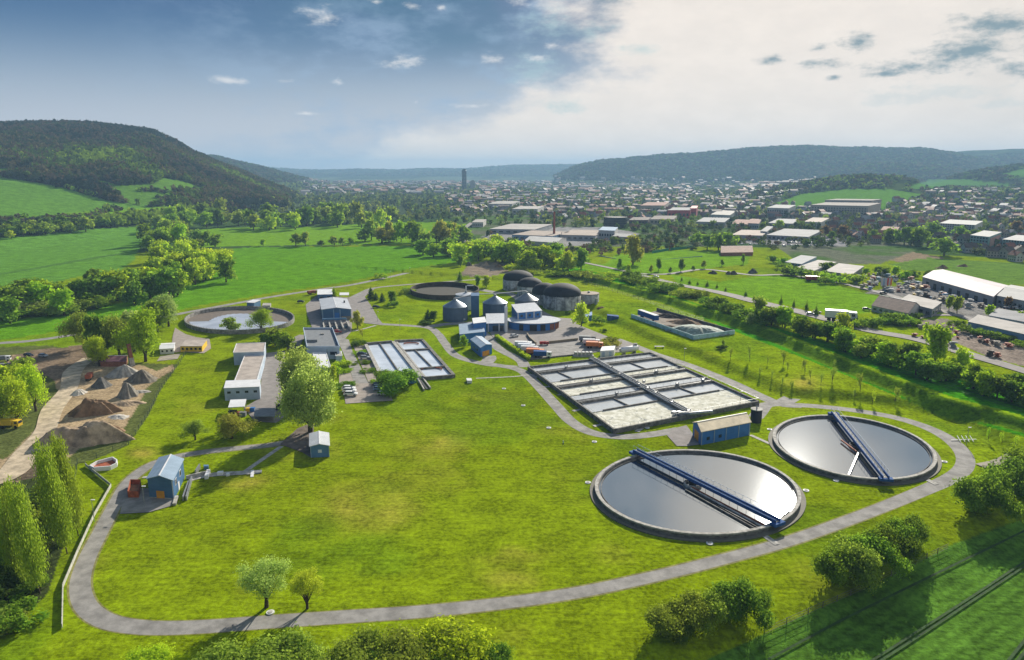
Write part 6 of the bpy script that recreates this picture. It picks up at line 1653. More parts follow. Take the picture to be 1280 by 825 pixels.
FOL = {k: foliage('leaves_' + k, c) for k, c in dict(mid=(.19, .33, .030), fresh=(.34, .52, .022), lime=(.50, .62, .028), yellow=(.60, .74, .05), olive=(.30, .38, .05), dark=(.075, .135, .030), grey=(.36, .46, .14), willow=(.48, .60, .15), copper=(.19, .055, .06), orange=(.44, .42, .07), blossom=(.30, .25, .18), deep=(.13, .235, .026), poplar=(.31, .43, .035)).items()}
BUILDS = {}
PROTO_SPEC = {  # near: split into trunk and crown; far: one small mesh
    'willow_near': ('fork', 9000, .020, 1, False, .03), 'round_near': ('round', 7500, .028, 2, False, .03), 'round_near2': ('round', 7500, .028, 12, False, .03), 'poplar_near': ('poplar', 11000, .024, 3, False, .02), 'poplar_near2': ('poplar', 11000, .024, 33, False, .02),
    'bush_near': ('bush', 9500, .042, 4, False, .02), 'bush_near2': ('bush', 9500, .042, 14, False, .02), 'big_willow': ('willow', 16000, .024, 5, False, .03), 'round_mid': ('round', 1500, .075, 6, False, .03), 'round_mid2': ('round', 1500, .075, 16, False, .03), 'spindly_mid': ('spindly', 420, .055, 7, False, .018),
    'bush_mid': ('bush', 1300, .09, 8, False, .02), 'bush_mid2': ('bush', 1300, .09, 18, False, .02), 'cone_mid': ('cone', 900, .09, 9, False, .02), 'poplar_mid': ('poplar', 1500, .07, 19, False, .02),
    'round_far': ('round', 520, .115, 10, True, .03), 'round_far2': ('round', 520, .115, 20, True, .03), 'bush_far': ('bush', 480, .13, 21, True, .02), 'cone_far': ('cone', 300, .12, 22, True, .02), 'poplar_far': ('poplar', 480, .10, 23, True, .02)}
NAMES = {'willow': 'willow_tree', 'big': 'willow_tree', 'round': 'leafy_tree', 'poplar': 'poplar_tree', 'bush': 'bush', 'spindly': 'young_tree', 'cone': 'conifer_tree'}


# copying with direct handles so that no scene-wide search is needed
def plant(kind, px, py, hpx, wpx, colr, label, group=None, lean=0.0, sink=0.0):
    p = PT(px, py)
    if p is None: return None
    k = mpp(*p); nm = NAMES[kind.split('_')[0]]
    if kind not in BUILDS:
        o = tree_proto(*PROTO_SPEC[kind]); kids = list(o.children); BUILDS[kind] = (o, kids); new = kids
        if not kids: bpy.context.view_layer.update()
    else:
        src, kids = BUILDS[kind]; o = src.copy(); COL.objects.link(o); new = []
        for c in kids: d = c.copy(); COL.objects.link(d); d.parent = o; new.append(d)
    o.name = nm; o.location = (p[0], p[1], p[2] - sink)
    o.rotation_euler = (0, lean, float(rng.uniform(0, 6.28))) if not lean else (0, lean, 0)
    w = wpx * k * 1.08; o.scale = (w * float(rng.uniform(.94, 1.06)), w * float(rng.uniform(.94, 1.06)), hpx * k * 1.03)
    tag(o, label, 'bush' if nm == 'bush' else 'tree', group)
    tgt = [c for c in new if c.name.startswith('crown')] or [o]
    for c in tgt: c.material_slots[0].link = 'OBJECT'; c.material_slots[0].material = FOL[colr]
    return o


plant('willow_near', 333, 759, 66, 68, 'willow', 'light green willow with forked trunk on the lawn beside the lower loop road')
plant('willow_near', 384, 761, 54, 46, 'yellow', 'smaller yellow-green tree right of the light green willow by the lower loop road')
plant('big_willow', 388, 540, 95, 76, 'willow', 'biggest willow, broad pale green crown beside the small blue hut')
plant('big_willow', 376, 506, 78, 62, 'willow', 'tall willow standing behind the biggest one, beside the paved yard')
PG = 'row of poplars at the left edge'
for i, (x, y, h, w, l) in enumerate([(50, 742, 152, 34, 'nearest poplar of the row, its foot lowest in the picture'), (32, 730, 134, 28, 'second poplar, left of the nearest one'), (15, 716, 116, 30, 'third poplar from the bottom at the left picture edge'), (2, 700, 98, 30, 'poplar cut in half by the left picture edge'),
                                  (84, 692, 148, 32, 'tall poplar in front of the large soil heap, lowest foot of the rear group'), (74, 676, 118, 26, 'poplar left of the tall one before the soil heap'), (98, 670, 134, 27, 'slim poplar right of the tall one before the soil heap'), (89, 656, 112, 24, 'rearmost slim poplar between the others before the soil heap')]):
    plant('poplar_near' if i % 2 else 'poplar_near2', x, y, h, w, 'poplar', l, PG, -.07 - .008 * (i % 3))
for x, y, h, w, c, l in ((182, 850, 38, 56, 'lime', 'yellow-green bush cut by the lower picture edge, far left of the row'), (330, 856, 64, 78, 'olive', 'olive bush at the lower picture edge below the yellow-green tree'), (300, 862, 40, 60, 'deep', 'dark bush at the lower picture edge, left end of the long row'), (376, 862, 58, 60, 'olive', 'olive bush at the lower edge between two taller ones'),
                         (436, 858, 66, 76, 'olive', 'broad olive bush in the middle of the lower row'), (470, 866, 50, 60, 'deep', 'dark green bush in the middle of the lower row'), (510, 852, 78, 74, 'olive', 'tall olive bush right of the middle of the lower row'), (545, 862, 56, 56, 'deep', 'dark bush between the two tall bushes of the lower row'),
                         (578, 848, 72, 82, 'yellow', 'yellowish round bush near the right end of the lower row'), (618, 846, 46, 40, 'deep', 'dark bush at the right end of the lower row'), (400, 866, 36, 60, 'deep', 'low dark bush at the lower edge left of the middle')):
    plant('bush_near' if w > 60 else 'bush_near2', x, y, h, w, c if c != 'yellow' else 'lime', l, 'bushes along the lower edge')
for grp, nm_ in (([(826, 794, 40, 36, 'olive'), (850, 790, 30, 32, 'deep'), (868, 786, 48, 44, 'olive'), (893, 780, 52, 40, 'olive'), (918, 774, 58, 46, 'deep'), (930, 764, 50, 30, 'mid')], 'lower middle'),
                 ([(1040, 728, 52, 42, 'mid'), (1062, 722, 56, 44, 'olive'), (1084, 712, 54, 42, 'mid'), (1104, 700, 54, 40, 'deep'), (1122, 692, 50, 36, 'mid'), (1136, 686, 50, 32, 'deep')], 'middle'),
                 ([(1222, 640, 52, 44, 'mid'), (1244, 630, 54, 42, 'mid'), (1266, 622, 56, 44, 'deep'), (1290, 612, 60, 46, 'mid'), (1312, 604, 60, 44, 'mid')], 'right edge')):
    for i, (x, y, h, w, c) in enumerate(grp):
        plant('bush_near' if i % 2 else 'bush_near2', x, y, h, w, c, 'tall bush in the thicket on the bank beyond the loop road, %s group' % nm_, 'thickets on the bank, %s' % nm_)
# scrub on the rough ground behind the poplars
random.seed(3)
for i in range(34):
    x = random.uniform(-20, 70); y = random.uniform(625, 800)
    if x > 66 - (y - 640) * .3 and y > 640: x -= 40
    plant('bush_mid' if i % 2 else 'bush_mid2', x, y, random.uniform(14, 30), random.uniform(22, 40), random.choice(['deep', 'dark', 'olive', 'mid']), 'low dark shrub in the scrub under the poplars', 'shrubs under the poplars')
SG = 'trees round the gravel yard'
for x, y, h, w, c, k, l in ((105, 436, 50, 40, 'olive', 'round_near', 'olive tree at the upper left of the purple shed'), (124, 458, 42, 32, 'lime', 'round_near2', 'yellow-green tree directly left of the purple shed'), (122, 448, 60, 34, 'deep', 'round_mid', 'dark tree behind the purple shed'), (150, 446, 58, 44, 'olive', 'round_near', 'brownish olive tree behind the purple shed'),
                            (182, 452, 72, 50, 'fresh', 'round_near2', 'bright green tree right of the brick chimney'), (168, 440, 56, 44, 'grey', 'round_mid', 'grey-green tree behind the brick chimney'), (211, 408, 44, 38, 'grey', 'round_near', 'pale grey-green tree between belt and round basin'), (197, 414, 40, 34, 'mid', 'round_mid2', 'mid green tree left of the pale grey-green one'),
                            (45, 514, 66, 40, 'lime', 'round_near', 'yellow-green tree left of the haul road, the tallest'), (22, 530, 62, 46, 'lime', 'round_near2', 'yellow-green tree at the left edge behind the dump truck'), (3, 530, 60, 40, 'fresh', 'round_near', 'fresh green tree cut by the left picture edge'), (32, 490, 48, 40, 'olive', 'round_mid', 'olive tree behind the tallest yellow-green one'), (12, 500, 46, 40, 'lime', 'round_mid2', 'yellow-green tree near the left edge, farther back'),
                            (327, 415, 32, 32, 'fresh', 'round_near', 'fresh green tree in front of the wide round basin'), (290, 548, 32, 46, 'orange', 'round_near2', 'reddish-green tree on the lawn below the open shelter'), (244, 550, 27, 32, 'olive', 'round_near', 'small dark tree alone on the lawn above the loop road'),
                            (492, 488, 28, 38, 'mid', 'bush_near', 'round green bush at the corner of the car park'), (480, 480, 20, 24, 'mid', 'bush_near2', 'smaller bush behind the round green one'), (352, 434, 22, 26, 'fresh', 'round_mid', 'small tree left of the office'), (344, 432, 24, 24, 'olive', 'round_mid2', 'brownish small tree above the white workshop'), (332, 434, 18, 24, 'mid', 'round_mid', 'small tree above the white workshop, left'),
                            (360, 437, 20, 22, 'mid', 'round_mid2', 'small tree nearest the office corner'), (288, 415, 20, 26, 'olive', 'round_mid', 'thin brownish tree below the wide round basin'), (313, 436, 10, 16, 'deep', 'bush_mid', 'little bush above the white workshop'), (447, 410, 24, 16, 'orange', 'round_mid', 'orange-tinged young tree below the big blue hall'), (453, 421, 12, 10, 'orange', 'spindly_mid', 'thin young tree on the lane corner'),
                            (445, 432, 9, 14, 'dark', 'bush_mid', 'small dark bush at the top of the car park'), (422, 470, 16, 14, 'fresh', 'bush_mid2', 'green bush along the office wall'), (417, 478, 24, 12, 'lime', 'round_mid', 'yellow-green shrub along the office wall'), (429, 458, 9, 14, 'lime', 'bush_mid', 'yellow-green bush at the parking bays'), (429, 466, 6, 12, 'fresh', 'bush_mid2', 'low green bush at the left parking bay'),
                            (454, 442, 4, 14, 'fresh', 'bush_mid', 'low hedge above the two cars'), (458, 454, 4, 15, 'mid', 'bush_mid2', 'low hedge below the two cars'), (465, 465, 5, 16, 'mid', 'bush_mid', 'low hedge in the lower parking bay'), (437, 481, 5, 18, 'mid', 'bush_mid2', 'low hedge above the white vans'), (470, 480, 5, 16, 'fresh', 'bush_mid', 'low hedge above the row of cars'),
                            (464, 374, 16, 13, 'dark', 'cone_mid', 'dark small conifer, left of the clump by the paved fork'), (470, 375, 10, 9, 'dark', 'cone_mid', 'dark small conifer, second in the clump'), (478, 377, 12, 10, 'dark', 'cone_mid', 'dark small conifer, third in the clump'), (490, 380, 18, 14, 'deep', 'round_mid', 'dark leafy tree, right of the clump'), (492, 384, 10, 9, 'mid', 'bush_mid', 'green bush below the clump'),
                            (506, 365, 8, 9, 'mid', 'bush_mid', 'small bush left of the empty brown basin'), (514, 367, 8, 14, 'olive', 'bush_mid2', 'brownish bush at the left rim of the empty brown basin'), (535, 400, 15, 12, 'dark', 'cone_mid', 'dark conifer left of the left silo, rear'), (542, 401, 14, 14, 'dark', 'round_mid', 'dark leafy tree against the left silo'), (530, 405, 6, 14, 'dark', 'bush_mid', 'low dark bush by the lane left of the silo'),
                            (418, 371, 13, 9, 'fresh', 'cone_mid', 'bright green small tree behind the big blue hall'), (576, 333, 16, 11, 'mid', 'round_mid', 'round tree standing alone at the lane bend'), (575, 351, 13, 9, 'mid', 'cone_mid', 'green tree above the empty brown basin'), (597, 359, 16, 9, 'mid', 'round_mid2', 'green tree right of the empty brown basin'), (608, 359, 16, 13, 'lime', 'round_mid', 'yellow-green tree right of the empty brown basin'),
                            (477, 348, 9, 12, 'fresh', 'bush_mid', 'bright bush beside the lane in the crop field'), (580, 434, 17, 12, 'fresh', 'round_mid', 'young tree in front of the low blue box building'), (727, 408, 31, 19, 'yellow', 'round_mid2', 'golden young tree beside the blue container'), (749, 404, 13, 12, 'mid', 'bush_mid', 'green bush between the two blue containers'), (756, 415, 5, 6, 'dark', 'bush_mid2', 'small bush on the slope above the yard'),
                            (755, 432, 9, 22, 'orange', 'bush_mid', 'reddish planting on the mound right of the yard'), (761, 429, 8, 18, 'olive', 'bush_mid2', 'green planting on the mound right of the yard'), (712, 393, 6, 6, 'deep', 'bush_mid', 'little bush beside the largest digester')):
    plant(k, x, y, h, w, c, l)
# clipped hedge between road and truck yard
hp2 = MB(); c = [P(*q) for q in ((620, 422), (640, 436), (661, 450))]
Qs = []
for i in range(5200):
    s = rng.uniform(0, 2); k = int(s); f = s - k; q = c[k] + (c[k + 1] - c[k]) * f
    Qs.append((q[0] + rng.uniform(-.9, .9), q[1] + rng.uniform(-.9, .9), rng.uniform(.1, 1.8)))
Qs = np.array(Qs); a = rng.normal(size=Qs.shape); a /= np.linalg.norm(a, axis=1)[:, None]; b = np.cross(a, rng.normal(size=Qs.shape)); b /= np.linalg.norm(b, axis=1)[:, None]
Q = np.stack([Qs - a * .22 - b * .2, Qs + a * .22 - b * .2, Qs + a * .22 + b * .2, Qs - a * .22 + b * .2], 1).reshape(-1, 3)
tag(np_mesh('hedge', Q, np.arange(len(Q)).reshape(-1, 4), [FOL['lime']]), 'clipped bright green hedge along the left side of the truck yard', 'hedge')
# young trees in the meadow
for x, y, h, w, c in [(913, 450, 17, 8, 'olive'), (937, 452, 24, 8, 'olive'), (979, 456, 20, 11, 'olive'), (1006, 466, 19, 13, 'olive'), (1013, 474, 14, 7, 'olive'), (1026, 482, 18, 7, 'olive'), (1040, 480, 24, 12, 'olive'), (990, 491, 17, 7, 'mid'), (978, 486, 18, 5, 'olive'), (1075, 489, 26, 13, 'olive'), (1068, 500, 16, 7, 'olive'),
                      (1090, 507, 22, 8, 'lime'), (1118, 506, 26, 13, 'olive'), (1235, 552, 20, 7, 'fresh'), (1252, 556, 18, 8, 'lime'), (1268, 560, 18, 9, 'lime'), (984, 464, 14, 6, 'olive'), (949, 474, 18, 6, 'olive'), (959, 456, 12, 5, 'olive'), (964, 477, 16, 5, 'olive'), (903, 436, 13, 8, 'dark'), (1042, 460, 12, 5, 'olive')]:
    plant('spindly_mid', x, y, h, w, c, 'thin young tree with few leaves on the meadow bank behind the farther round tank', 'young trees on the meadow')
plant('bush_mid', 1043, 492, 6, 22, 'dark', 'flat dark bush alone on the meadow bank'); plant('bush_mid2', 901, 437, 6, 12, 'dark', 'small dark bush in the shade of the compost bunker')

# ---- belts of trees, each tree its own object
def belt(pts, n, hr, wr, cols, kinds, label, group, jx=4, jy=3, seed=1, size=None):
    r = random.Random(seed); pts = np.array(pts, float); L = np.r_[0, np.cumsum(np.linalg.norm(np.diff(pts, axis=0), axis=1))]
    for i in range(n):
        s = (i + r.uniform(.1, .9)) / n * L[-1]; x = np.interp(s, L, pts[:, 0]) + r.gauss(0, jx); y = np.interp(s, L, pts[:, 1]) + r.gauss(0, jy)
        f = np.interp(s / L[-1], [0, 1], size) if size else 1.0
        h = r.uniform(*hr) * f; w = r.uniform(*wr) * f
        q = PT(x, y)
        if q is None or in_foot(np.array([q[0]]), np.array([q[1]]), 4.0)[0]: continue
        plant(r.choice(kinds), x, y, h, w, r.choice(cols), label, group)
RM = ['round_mid', 'round_mid2']; BM = ['bush_mid', 'bush_mid2']; RF = ['round_far', 'round_far2']
# left wood belt
belt([(-10, 398), (30, 394), (70, 388), (110, 382), (150, 376), (190, 372), (225, 366)], 26, (28, 42), (30, 44), ['mid', 'fresh', 'olive', 'deep'], RM, 'bushy green tree in the wood belt between crop field and lane, left', 'trees of the left wood belt', 6, 5, 1)
belt([(0, 402), (60, 392), (120, 386)], 9, (16, 24), (24, 34), ['grey', 'mid', 'olive'], BM, 'shrub at the foot of the left wood belt', 'shrubs of the left wood belt', 6, 2, 2)
belt([(190, 368), (220, 362), (250, 354), (282, 346)], 12, (26, 40), (24, 36), ['fresh', 'mid', 'lime'], RM, 'bright green tree at the tip of the wood belt by the crop field', 'trees at the tip of the wood belt', 6, 5, 3)
belt([(188, 345), (200, 335), (215, 325), (240, 330), (262, 338), (240, 345), (215, 350)], 20, (26, 36), (22, 32), ['fresh', 'lime', 'yellow', 'mid', 'fresh'], RM, 'yellow-green tree in the hanging grove between the two crop fields', 'trees of the grove between the crop fields', 7, 6, 4)
belt([(180, 318), (200, 306), (212, 296), (222, 288), (210, 300), (198, 312)], 16, (20, 30), (18, 26), ['lime', 'fresh', 'olive', 'mid'], RM, 'tree in the upper grove along the stream', 'trees of the upper grove', 7, 5, 5)
belt([(0, 296), (40, 292), (80, 288), (130, 286)], 20, (12, 20), (14, 22), ['deep', 'mid', 'olive', 'dark'], RF, 'dark green tree in the hedge row between the two left fields', 'hedge row between the left fields', 5, 2, 6)
for x, y, h in ((14, 299, 12), (40, 294, 12)): plant('round_far', x, y, h, 12, 'yellow', 'yellowish tree in the hedge row, ' + ('left of two' if x < 20 else 'right of two'), 'yellow trees of the hedge row')
belt([(140, 282), (175, 279), (200, 277)], 8, (8, 12), (10, 14), ['dark', 'deep'], RF, 'dark small tree at the far end of the left crop', 'small trees behind the left crop', 4, 1, 7)
belt([(222, 280), (260, 280), (320, 284), (370, 283), (420, 281), (480, 280)], 34, (17, 28), (16, 26), ['fresh', 'mid', 'olive', 'lime', 'deep'], RF, 'tree in the first wood row beyond the bright meadow', 'trees of the first wood row', 6, 4, 8)
belt([(230, 295), (246, 300), (250, 308), (270, 309)], 8, (12, 22), (12, 20), ['mid', 'deep', 'olive'], RF, 'small tree at the left end of the bright meadow', 'trees at the meadow end', 4, 2, 9)
for x, y, h, w, c in ((329, 308, 10, 9, 'fresh'), (370, 308, 18, 16, 'olive'), (382, 308, 20, 14, 'olive'), (402, 308, 8, 10, 'dark'), (418, 307, 13, 14, 'olive'), (428, 307, 12, 10, 'olive'), (438, 306, 10, 10, 'mid'), (462, 291, 11, 7, 'dark'), (472, 289, 9, 6, 'mid')):
    plant('round_far', x, y, h, w, c, 'single small tree on the bright meadow edge above the large crop field', 'single trees on the meadow edge')
belt([(460, 300), (490, 303), (520, 304), (560, 303), (590, 300)], 22, (14, 30), (14, 22), ['olive', 'mid', 'deep', 'orange', 'fresh'], RF, 'tree in the clump between meadow and large crop field', 'trees of the middle clump', 6, 3, 10)
belt([(536, 320), (560, 321), (590, 322), (620, 322), (640, 326)], 14, (16, 26), (20, 32), ['fresh', 'mid', 'lime', 'olive'], RM, 'round bright tree at the end of the large crop field', 'round trees at the crop field end', 5, 2, 11)
# belt to the right of the plant
belt([(610, 322), (640, 328), (670, 336), (700, 334), (720, 340)], 22, (18, 32), (18, 30), ['lime', 'fresh', 'mid', 'yellow'], RM, 'bright green tree in the wood belt behind the digesters', 'trees behind the digesters', 7, 4, 12)
belt([(640, 340), (680, 342), (740, 348), (780, 352)], 12, (7, 12), (16, 26), ['olive', 'deep', 'lime'], BM, 'low shrub at the foot of the belt behind the digesters', 'shrubs behind the digesters', 6, 1, 13)
belt([(785, 352), (820, 360), (850, 368), (880, 378), (920, 392), (950, 400)], 20, (9, 16), (16, 26), ['mid', 'fresh', 'deep', 'olive'], BM, 'shrub in the hedge between meadow and country road, nearer half', 'shrubs of the hedge along the country road', 6, 2, 14)
belt([(940, 400), (970, 408), (1000, 416), (1030, 426), (1060, 436), (1090, 446), (1120, 456)], 26, (18, 29), (20, 29), ['mid', 'fresh', 'deep', 'olive', 'fresh'], RM, 'leafy tree in the dense belt along the crop strip, middle part', 'trees of the belt, middle part', 6, 3, 15)
belt([(1110, 452), (1140, 462), (1170, 474), (1200, 482), (1240, 494), (1290, 508)], 22, (21, 35), (24, 35), ['mid', 'fresh', 'deep', 'deep'], RM, 'tall leafy tree in the dense belt along the crop strip, right part', 'trees of the belt, right part', 6, 4, 16)
plant('round_mid', 1052, 420, 32, 26, 'lime', 'bright yellow-green tree rising from the belt beside the articulated truck'); plant('round_mid2', 1168, 452, 50, 42, 'fresh', 'largest bright green tree of the belt, right of the middle')
plant('round_mid', 1200, 466, 34, 28, 'yellow', 'golden-green tree in the belt near the storage yard'); plant('round_mid', 938, 406, 16, 15, 'grey', 'small grey-green tree standing in front of the belt')
plant('round_mid', 791, 331, 40, 27, 'orange', 'large bare brownish tree alone at the sports field')
for x, y, h, w, c in ((775, 340, 20, 8, 'mid'), (786, 343, 14, 8, 'fresh'), (823, 339, 18, 9, 'deep'), (838, 342, 9, 5, 'dark'), (851, 340, 19, 10, 'deep'), (866, 339, 8, 6, 'mid'), (880, 336, 12, 8, 'olive'), (902, 333, 10, 6, 'mid'), (929, 330, 14, 7, 'mid'), (814, 342, 12, 6, 'olive')):
    plant('round_far', x, y, h, w, c, 'slim tree along the lane at the edge of the sports field', 'slim trees by the sports field')
for x, y, h, w in ((852, 351, 6, 4), (862, 355, 6, 5), (872, 356, 5, 4), (884, 358, 7, 6), (896, 360, 6, 4), (907, 364, 6, 4), (932, 370, 8, 6), (945, 374, 4, 4), (976, 380, 11, 6), (992, 384, 11, 5), (1008, 388, 12, 7), (1020, 394, 14, 8)):
    plant('cone_far', x, y, h, w, 'deep', 'small pointed tree in the row beside the country road', 'row of small pointed trees')
belt([(970, 338), (990, 344), (1030, 352), (1060, 356), (1068, 352)], 14, (9, 14), (12, 18), ['mid', 'fresh', 'deep'], ['bush_far'], 'shrub of the hedge before the white commercial sheds', 'hedge before the commercial sheds', 4, 1, 17)
belt([(966, 330), (1010, 334), (1060, 340), (1100, 346), (1140, 352), (1160, 350)], 18, (9, 15), (12, 18), ['mid', 'deep', 'fresh'], RF, 'tree in the green row behind the commercial sheds', 'row behind the commercial sheds', 5, 2, 18)
belt([(1060, 404), (1080, 410), (1110, 404), (1150, 402), (1120, 408)], 14, (9, 16), (12, 18), ['mid', 'fresh', 'deep'], ['bush_mid'], 'shrub around the brown-roofed house', 'shrubs round the brown-roofed house', 5, 2, 19)
belt([(1190, 408), (1215, 418), (1245, 424), (1290, 434)], 9, (9, 13), (12, 16), ['mid', 'deep'], ['bush_mid'], 'shrub along the pale blue long hall', 'shrubs at the long pale hall', 3, 1, 20)
for x, y, h, w, c, l in ((1186, 389, 22, 12, 'olive', 'tall thin tree in front of the long hall, left of two'), (1196, 392, 24, 14, 'olive', 'tall thin tree in front of the long hall, right of two'), (1236, 397, 18, 14, 'fresh', 'fresh green tree in the car park of the long hall'), (1259, 385, 16, 12, 'copper', 'reddish tree before the white hall'), (1275, 400, 12, 14, 'fresh', 'round bush at the right edge by the car park')):
    plant('round_far', x, y, h, w, c, l)
for x, y, h, w, c in ((1031, 296, 16, 14, 'copper'), (1052, 298, 18, 20, 'copper'), (1040, 300, 12, 12, 'deep'), (1268, 294, 20, 18, 'copper'), (975, 286, 12, 16, 'fresh')):
    plant('round_far', x, y, h, w, c, 'dark red-leaved tree among the village houses' if c == 'copper' else 'green tree beside the village office blocks', 'red-leaved village trees' if c == 'copper' else 'green village trees')
for x, y, h, w in ((884, 312, 20, 18), (898, 313, 22, 20), (911, 312, 22, 22), (1130, 306, 24, 24), (1148, 308, 26, 26), (1166, 298, 22, 24), (1180, 320, 24, 28), (1112, 304, 20, 20), (1090, 300, 14, 12), (1200, 298, 16, 18), (1216, 300, 14, 18), (872, 306, 16, 14)):
    plant('round_far2', x, y, h, w, random.choice(['deep', 'mid', 'mid']), 'large dark green tree between the brick barn and the village', 'large trees before the village')

# ================================================================ far woods and town trees: one mass each
def stuff_trees(name, label, pts, hs, ws, cols, n=46, leaf=.26, kind='round'):
    protos = [crown_geo(kind, n, leaf, 100 + s)[0] for s in range(6)]
    Vs = []; Ts = []; r = np.random.default_rng(len(pts))
    pid = r.integers(0, 6, len(pts)); ang = r.uniform(0, 6.28, len(pts))
    for k in range(6):
        s = np.nonzero(pid == k)[0]
        if not len(s): continue
        Q = protos[k]; ca = np.cos(ang[s])[:, None]; sa = np.sin(ang[s])[:, None]
        x = (Q[:, 0] * ca - Q[:, 1] * sa) * ws[s][:, None]; y = (Q[:, 0] * sa + Q[:, 1] * ca) * ws[s][:, None]; z = (Q[:, 2] - .12) * hs[s][:, None]
        V = np.stack([x + pts[s, 0][:, None], y + pts[s, 1][:, None], z + pts[s, 2][:, None]], -1)
        Vs.append(V.reshape(-1, 3)); Ts.append(np.repeat(cols[s], len(Q), 0))
    V = np.concatenate(Vs); T = np.concatenate(Ts)
    o = np_mesh(name, V, np.arange(len(V)).reshape(-1, 4), [foliage('distant_leaves', None, .3, True)], T)
    tag(o, label, None, None, 'stuff'); return o
pal = np.array([(.055, .080, .026), (.10, .17, .026), (.13, .115, .050), (.028, .045, .030), (.22, .34, .028), (.10, .080, .050)])


def wild(px, py, lo=0):
    q = PT(px, py); return q
# left hill forest
p = scatter_world(26000, 900, 2420, -160, 430, lambda px, py, x, y, z, d: (z > 7) & clear_of(px, py) & (py > 120) & ~((px < 130) & (py > 262)), 1)
nz = fbm(p[:, 0], p[:, 1], 240, 6, 77); ci = np.clip(((nz + .42) * 7.5 + rng.normal(0, .5, len(p))).astype(int), 0, 6)
order = np.array([3, 3, 5, 0, 2, 1, 4]); c_ = pal[order[ci]] * rng.uniform(.8, 1.25, (len(p), 1))
stuff_trees('hillside_forest', 'dense mixed spring forest covering the left hill', p, rng.uniform(10, 20, len(p)), rng.uniform(9, 17, len(p)), c_, 26, .34)
# hedges and bushes on the slope fields
def along(lines, seed, jit=6):
    r = np.random.default_rng(seed); out = []
    for ln, n in lines:
        ln = np.array(ln, float); L = np.r_[0, np.cumsum(np.linalg.norm(np.diff(ln, axis=0), axis=1))]
        for s in r.uniform(0, L[-1], n):
            q = PT(np.interp(s, L, ln[:, 0]) + r.normal(0, 3), np.interp(s, L, ln[:, 1]) + r.normal(0, 1.6))
            if q is not None: out.append(q)
    return np.array(out)
p = along([([(40, 222), (60, 226), (90, 236), (120, 244), (145, 248)], 110), ([(110, 240), (130, 242), (145, 246)], 30), ([(170, 240), (185, 238), (210, 240)], 30), ([(0, 219), (50, 218), (90, 214)], 50), ([(0, 278), (60, 276), (120, 272), (130, 268)], 160), ([(0, 286), (60, 282), (130, 276)], 120), ([(200, 248), (240, 250), (270, 246)], 60), ([(140, 262), (170, 268), (210, 272)], 40)], 5)
stuff_trees('slope_hedges', 'hedges and shrubs running across the green slope fields', p, rng.uniform(5, 10, len(p)), rng.uniform(7, 11, len(p)), pal[rng.integers(0, 6, len(p))] * 1.2, 40, .28)
# valley woods between meadow and far town
p = scatter_world(30000, 1050, 4600, 150, 1330, lambda px, py, x, y, z, d: (z < 22) & clear_of(px, py) & (d > 1050) & (rng.random(px.shape) < np.where(px < 600, .7, .48)) & ~((px < 600) & (py > 281)) & (((px > 600) | (fbm(x, y, 150, 3, 5) > -.35))) & ~inpoly(px, py, [(600, 300), (640, 284), (760, 284), (800, 292), (700, 309)]), 2)
dd = np.hypot(p[:, 0], p[:, 1]); cols = np.array([(.10, .17, .035), (.07, .11, .03), (.18, .28, .04), (.14, .17, .05), (.05, .08, .035), (.24, .30, .05)])[rng.integers(0, 6, len(p))] * rng.uniform(1.0, 1.6, (len(p), 1))
stuff_trees('valley_woods', 'woods and town trees filling the valley floor beyond the meadows', p, rng.uniform(8, 16, len(p)), rng.uniform(8, 14, len(p)), cols, 24, .33)
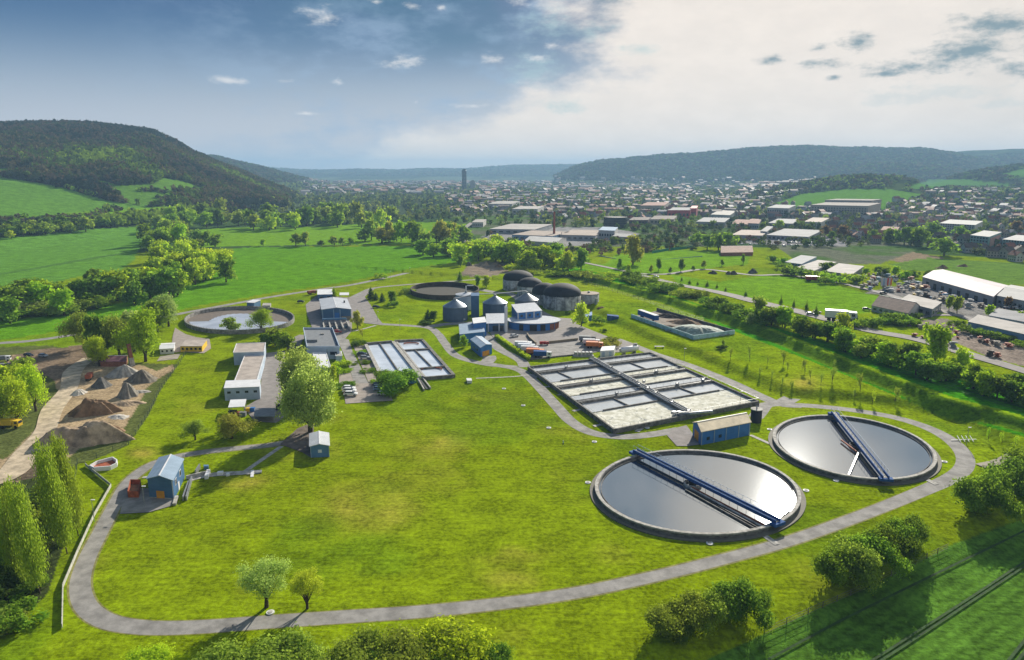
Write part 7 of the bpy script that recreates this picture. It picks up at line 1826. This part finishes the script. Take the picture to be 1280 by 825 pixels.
# nearer village trees (830 - 1100 m)
p = scatter_world(2600, 700, 1100, 600, 1340, lambda px, py, x, y, z, d: inpoly(px, py, [(600, 300), (640, 276), (1340, 255), (1340, 330), (1230, 325), (1190, 312), (1100, 306), (1060, 310), (960, 312), (940, 302), (880, 312), (800, 316), (740, 322), (700, 318), (640, 310)]) & (rng.random(px.shape) < .34) & ~inpoly(px, py, [(600, 300), (640, 284), (760, 284), (800, 292), (775, 302), (700, 309), (640, 303)]), 3)
cols = np.array([(.10, .18, .035), (.07, .12, .03), (.18, .28, .035), (.13, .16, .05), (.20, .14, .09)])[rng.integers(0, 5, len(p))]
stuff_trees('village_greenery', 'garden trees and shrubs scattered through the village and business park', p, rng.uniform(5, 11, len(p)), rng.uniform(6, 11, len(p)), cols, 60, .22)
# far ridges
def ridge(n, d0, d1, x0, x1, seed, name, lab, h=(10, 20), w=(16, 30)):
    p = scatter_world(n, d0, d1, x0, x1, lambda px, py, x, y, z, d: (z > 28) & clear_of(px, py) & (py < 262) & (py > 150), seed)
    cols = pal[np.array([0, 1, 2, 3, 0, 5])[rng.integers(0, 6, len(p))]] * .9
    stuff_trees(name, lab, p, rng.uniform(*h, len(p)), rng.uniform(*w, len(p)), cols, 9, .55)
ridge(26000, 3000, 5900, 680, 1330, 7, 'ridge_forest', 'hazy forest on the long ridge at the right')
ridge(9000, 3200, 4700, 180, 640, 8, 'far_slope_forest', 'hazy forest on the slope behind the left hill')
ridge(9000, 7400, 10300, 280, 1000, 9, 'horizon_forest', 'bluish forest on the ridge along the horizon', (14, 26), (30, 60))
p = scatter_world(5200, 1500, 3600, 840, 1330, lambda px, py, x, y, z, d: (z > 8) & (z < 200) & clear_of(px, py), 10)
stuff_trees('knoll_wood', 'wood on the low knoll above the village meadow', p, rng.uniform(8, 15, len(p)), rng.uniform(10, 16, len(p)), pal[rng.integers(0, 6, len(p))] * 1.1, 20, .36)
# ================================================================ haze: one closed box of air round the whole scene
hx = MB(); z0_, z1_ = float(TZ.min()) - 1.0, float(TZ.max()) + 35.0
hx.hexa([(-15500, -200, z0_), (15500, -200, z0_), (15500, 15500, z0_), (-15500, 15500, z0_)], [(-15500, -200, z1_), (15500, -200, z1_), (15500, 15500, z1_), (-15500, 15500, z1_)])
hm = bpy.data.materials.new('air'); hm.use_nodes = True; hn = hm.node_tree; hn.nodes.clear()
pv = hn.nodes.new('ShaderNodeVolumePrincipled'); pv.inputs['Color'].default_value = (.38, .63, .90, 1); pv.inputs['Density'].default_value = 1.15e-4; pv.inputs['Anisotropy'].default_value = .1
ho = hn.nodes.new('ShaderNodeOutputMaterial'); hn.links.new(pv.outputs[0], ho.inputs['Volume'])
hz_o = hx.build('haze', hm); tag(hz_o, kind='stuff')
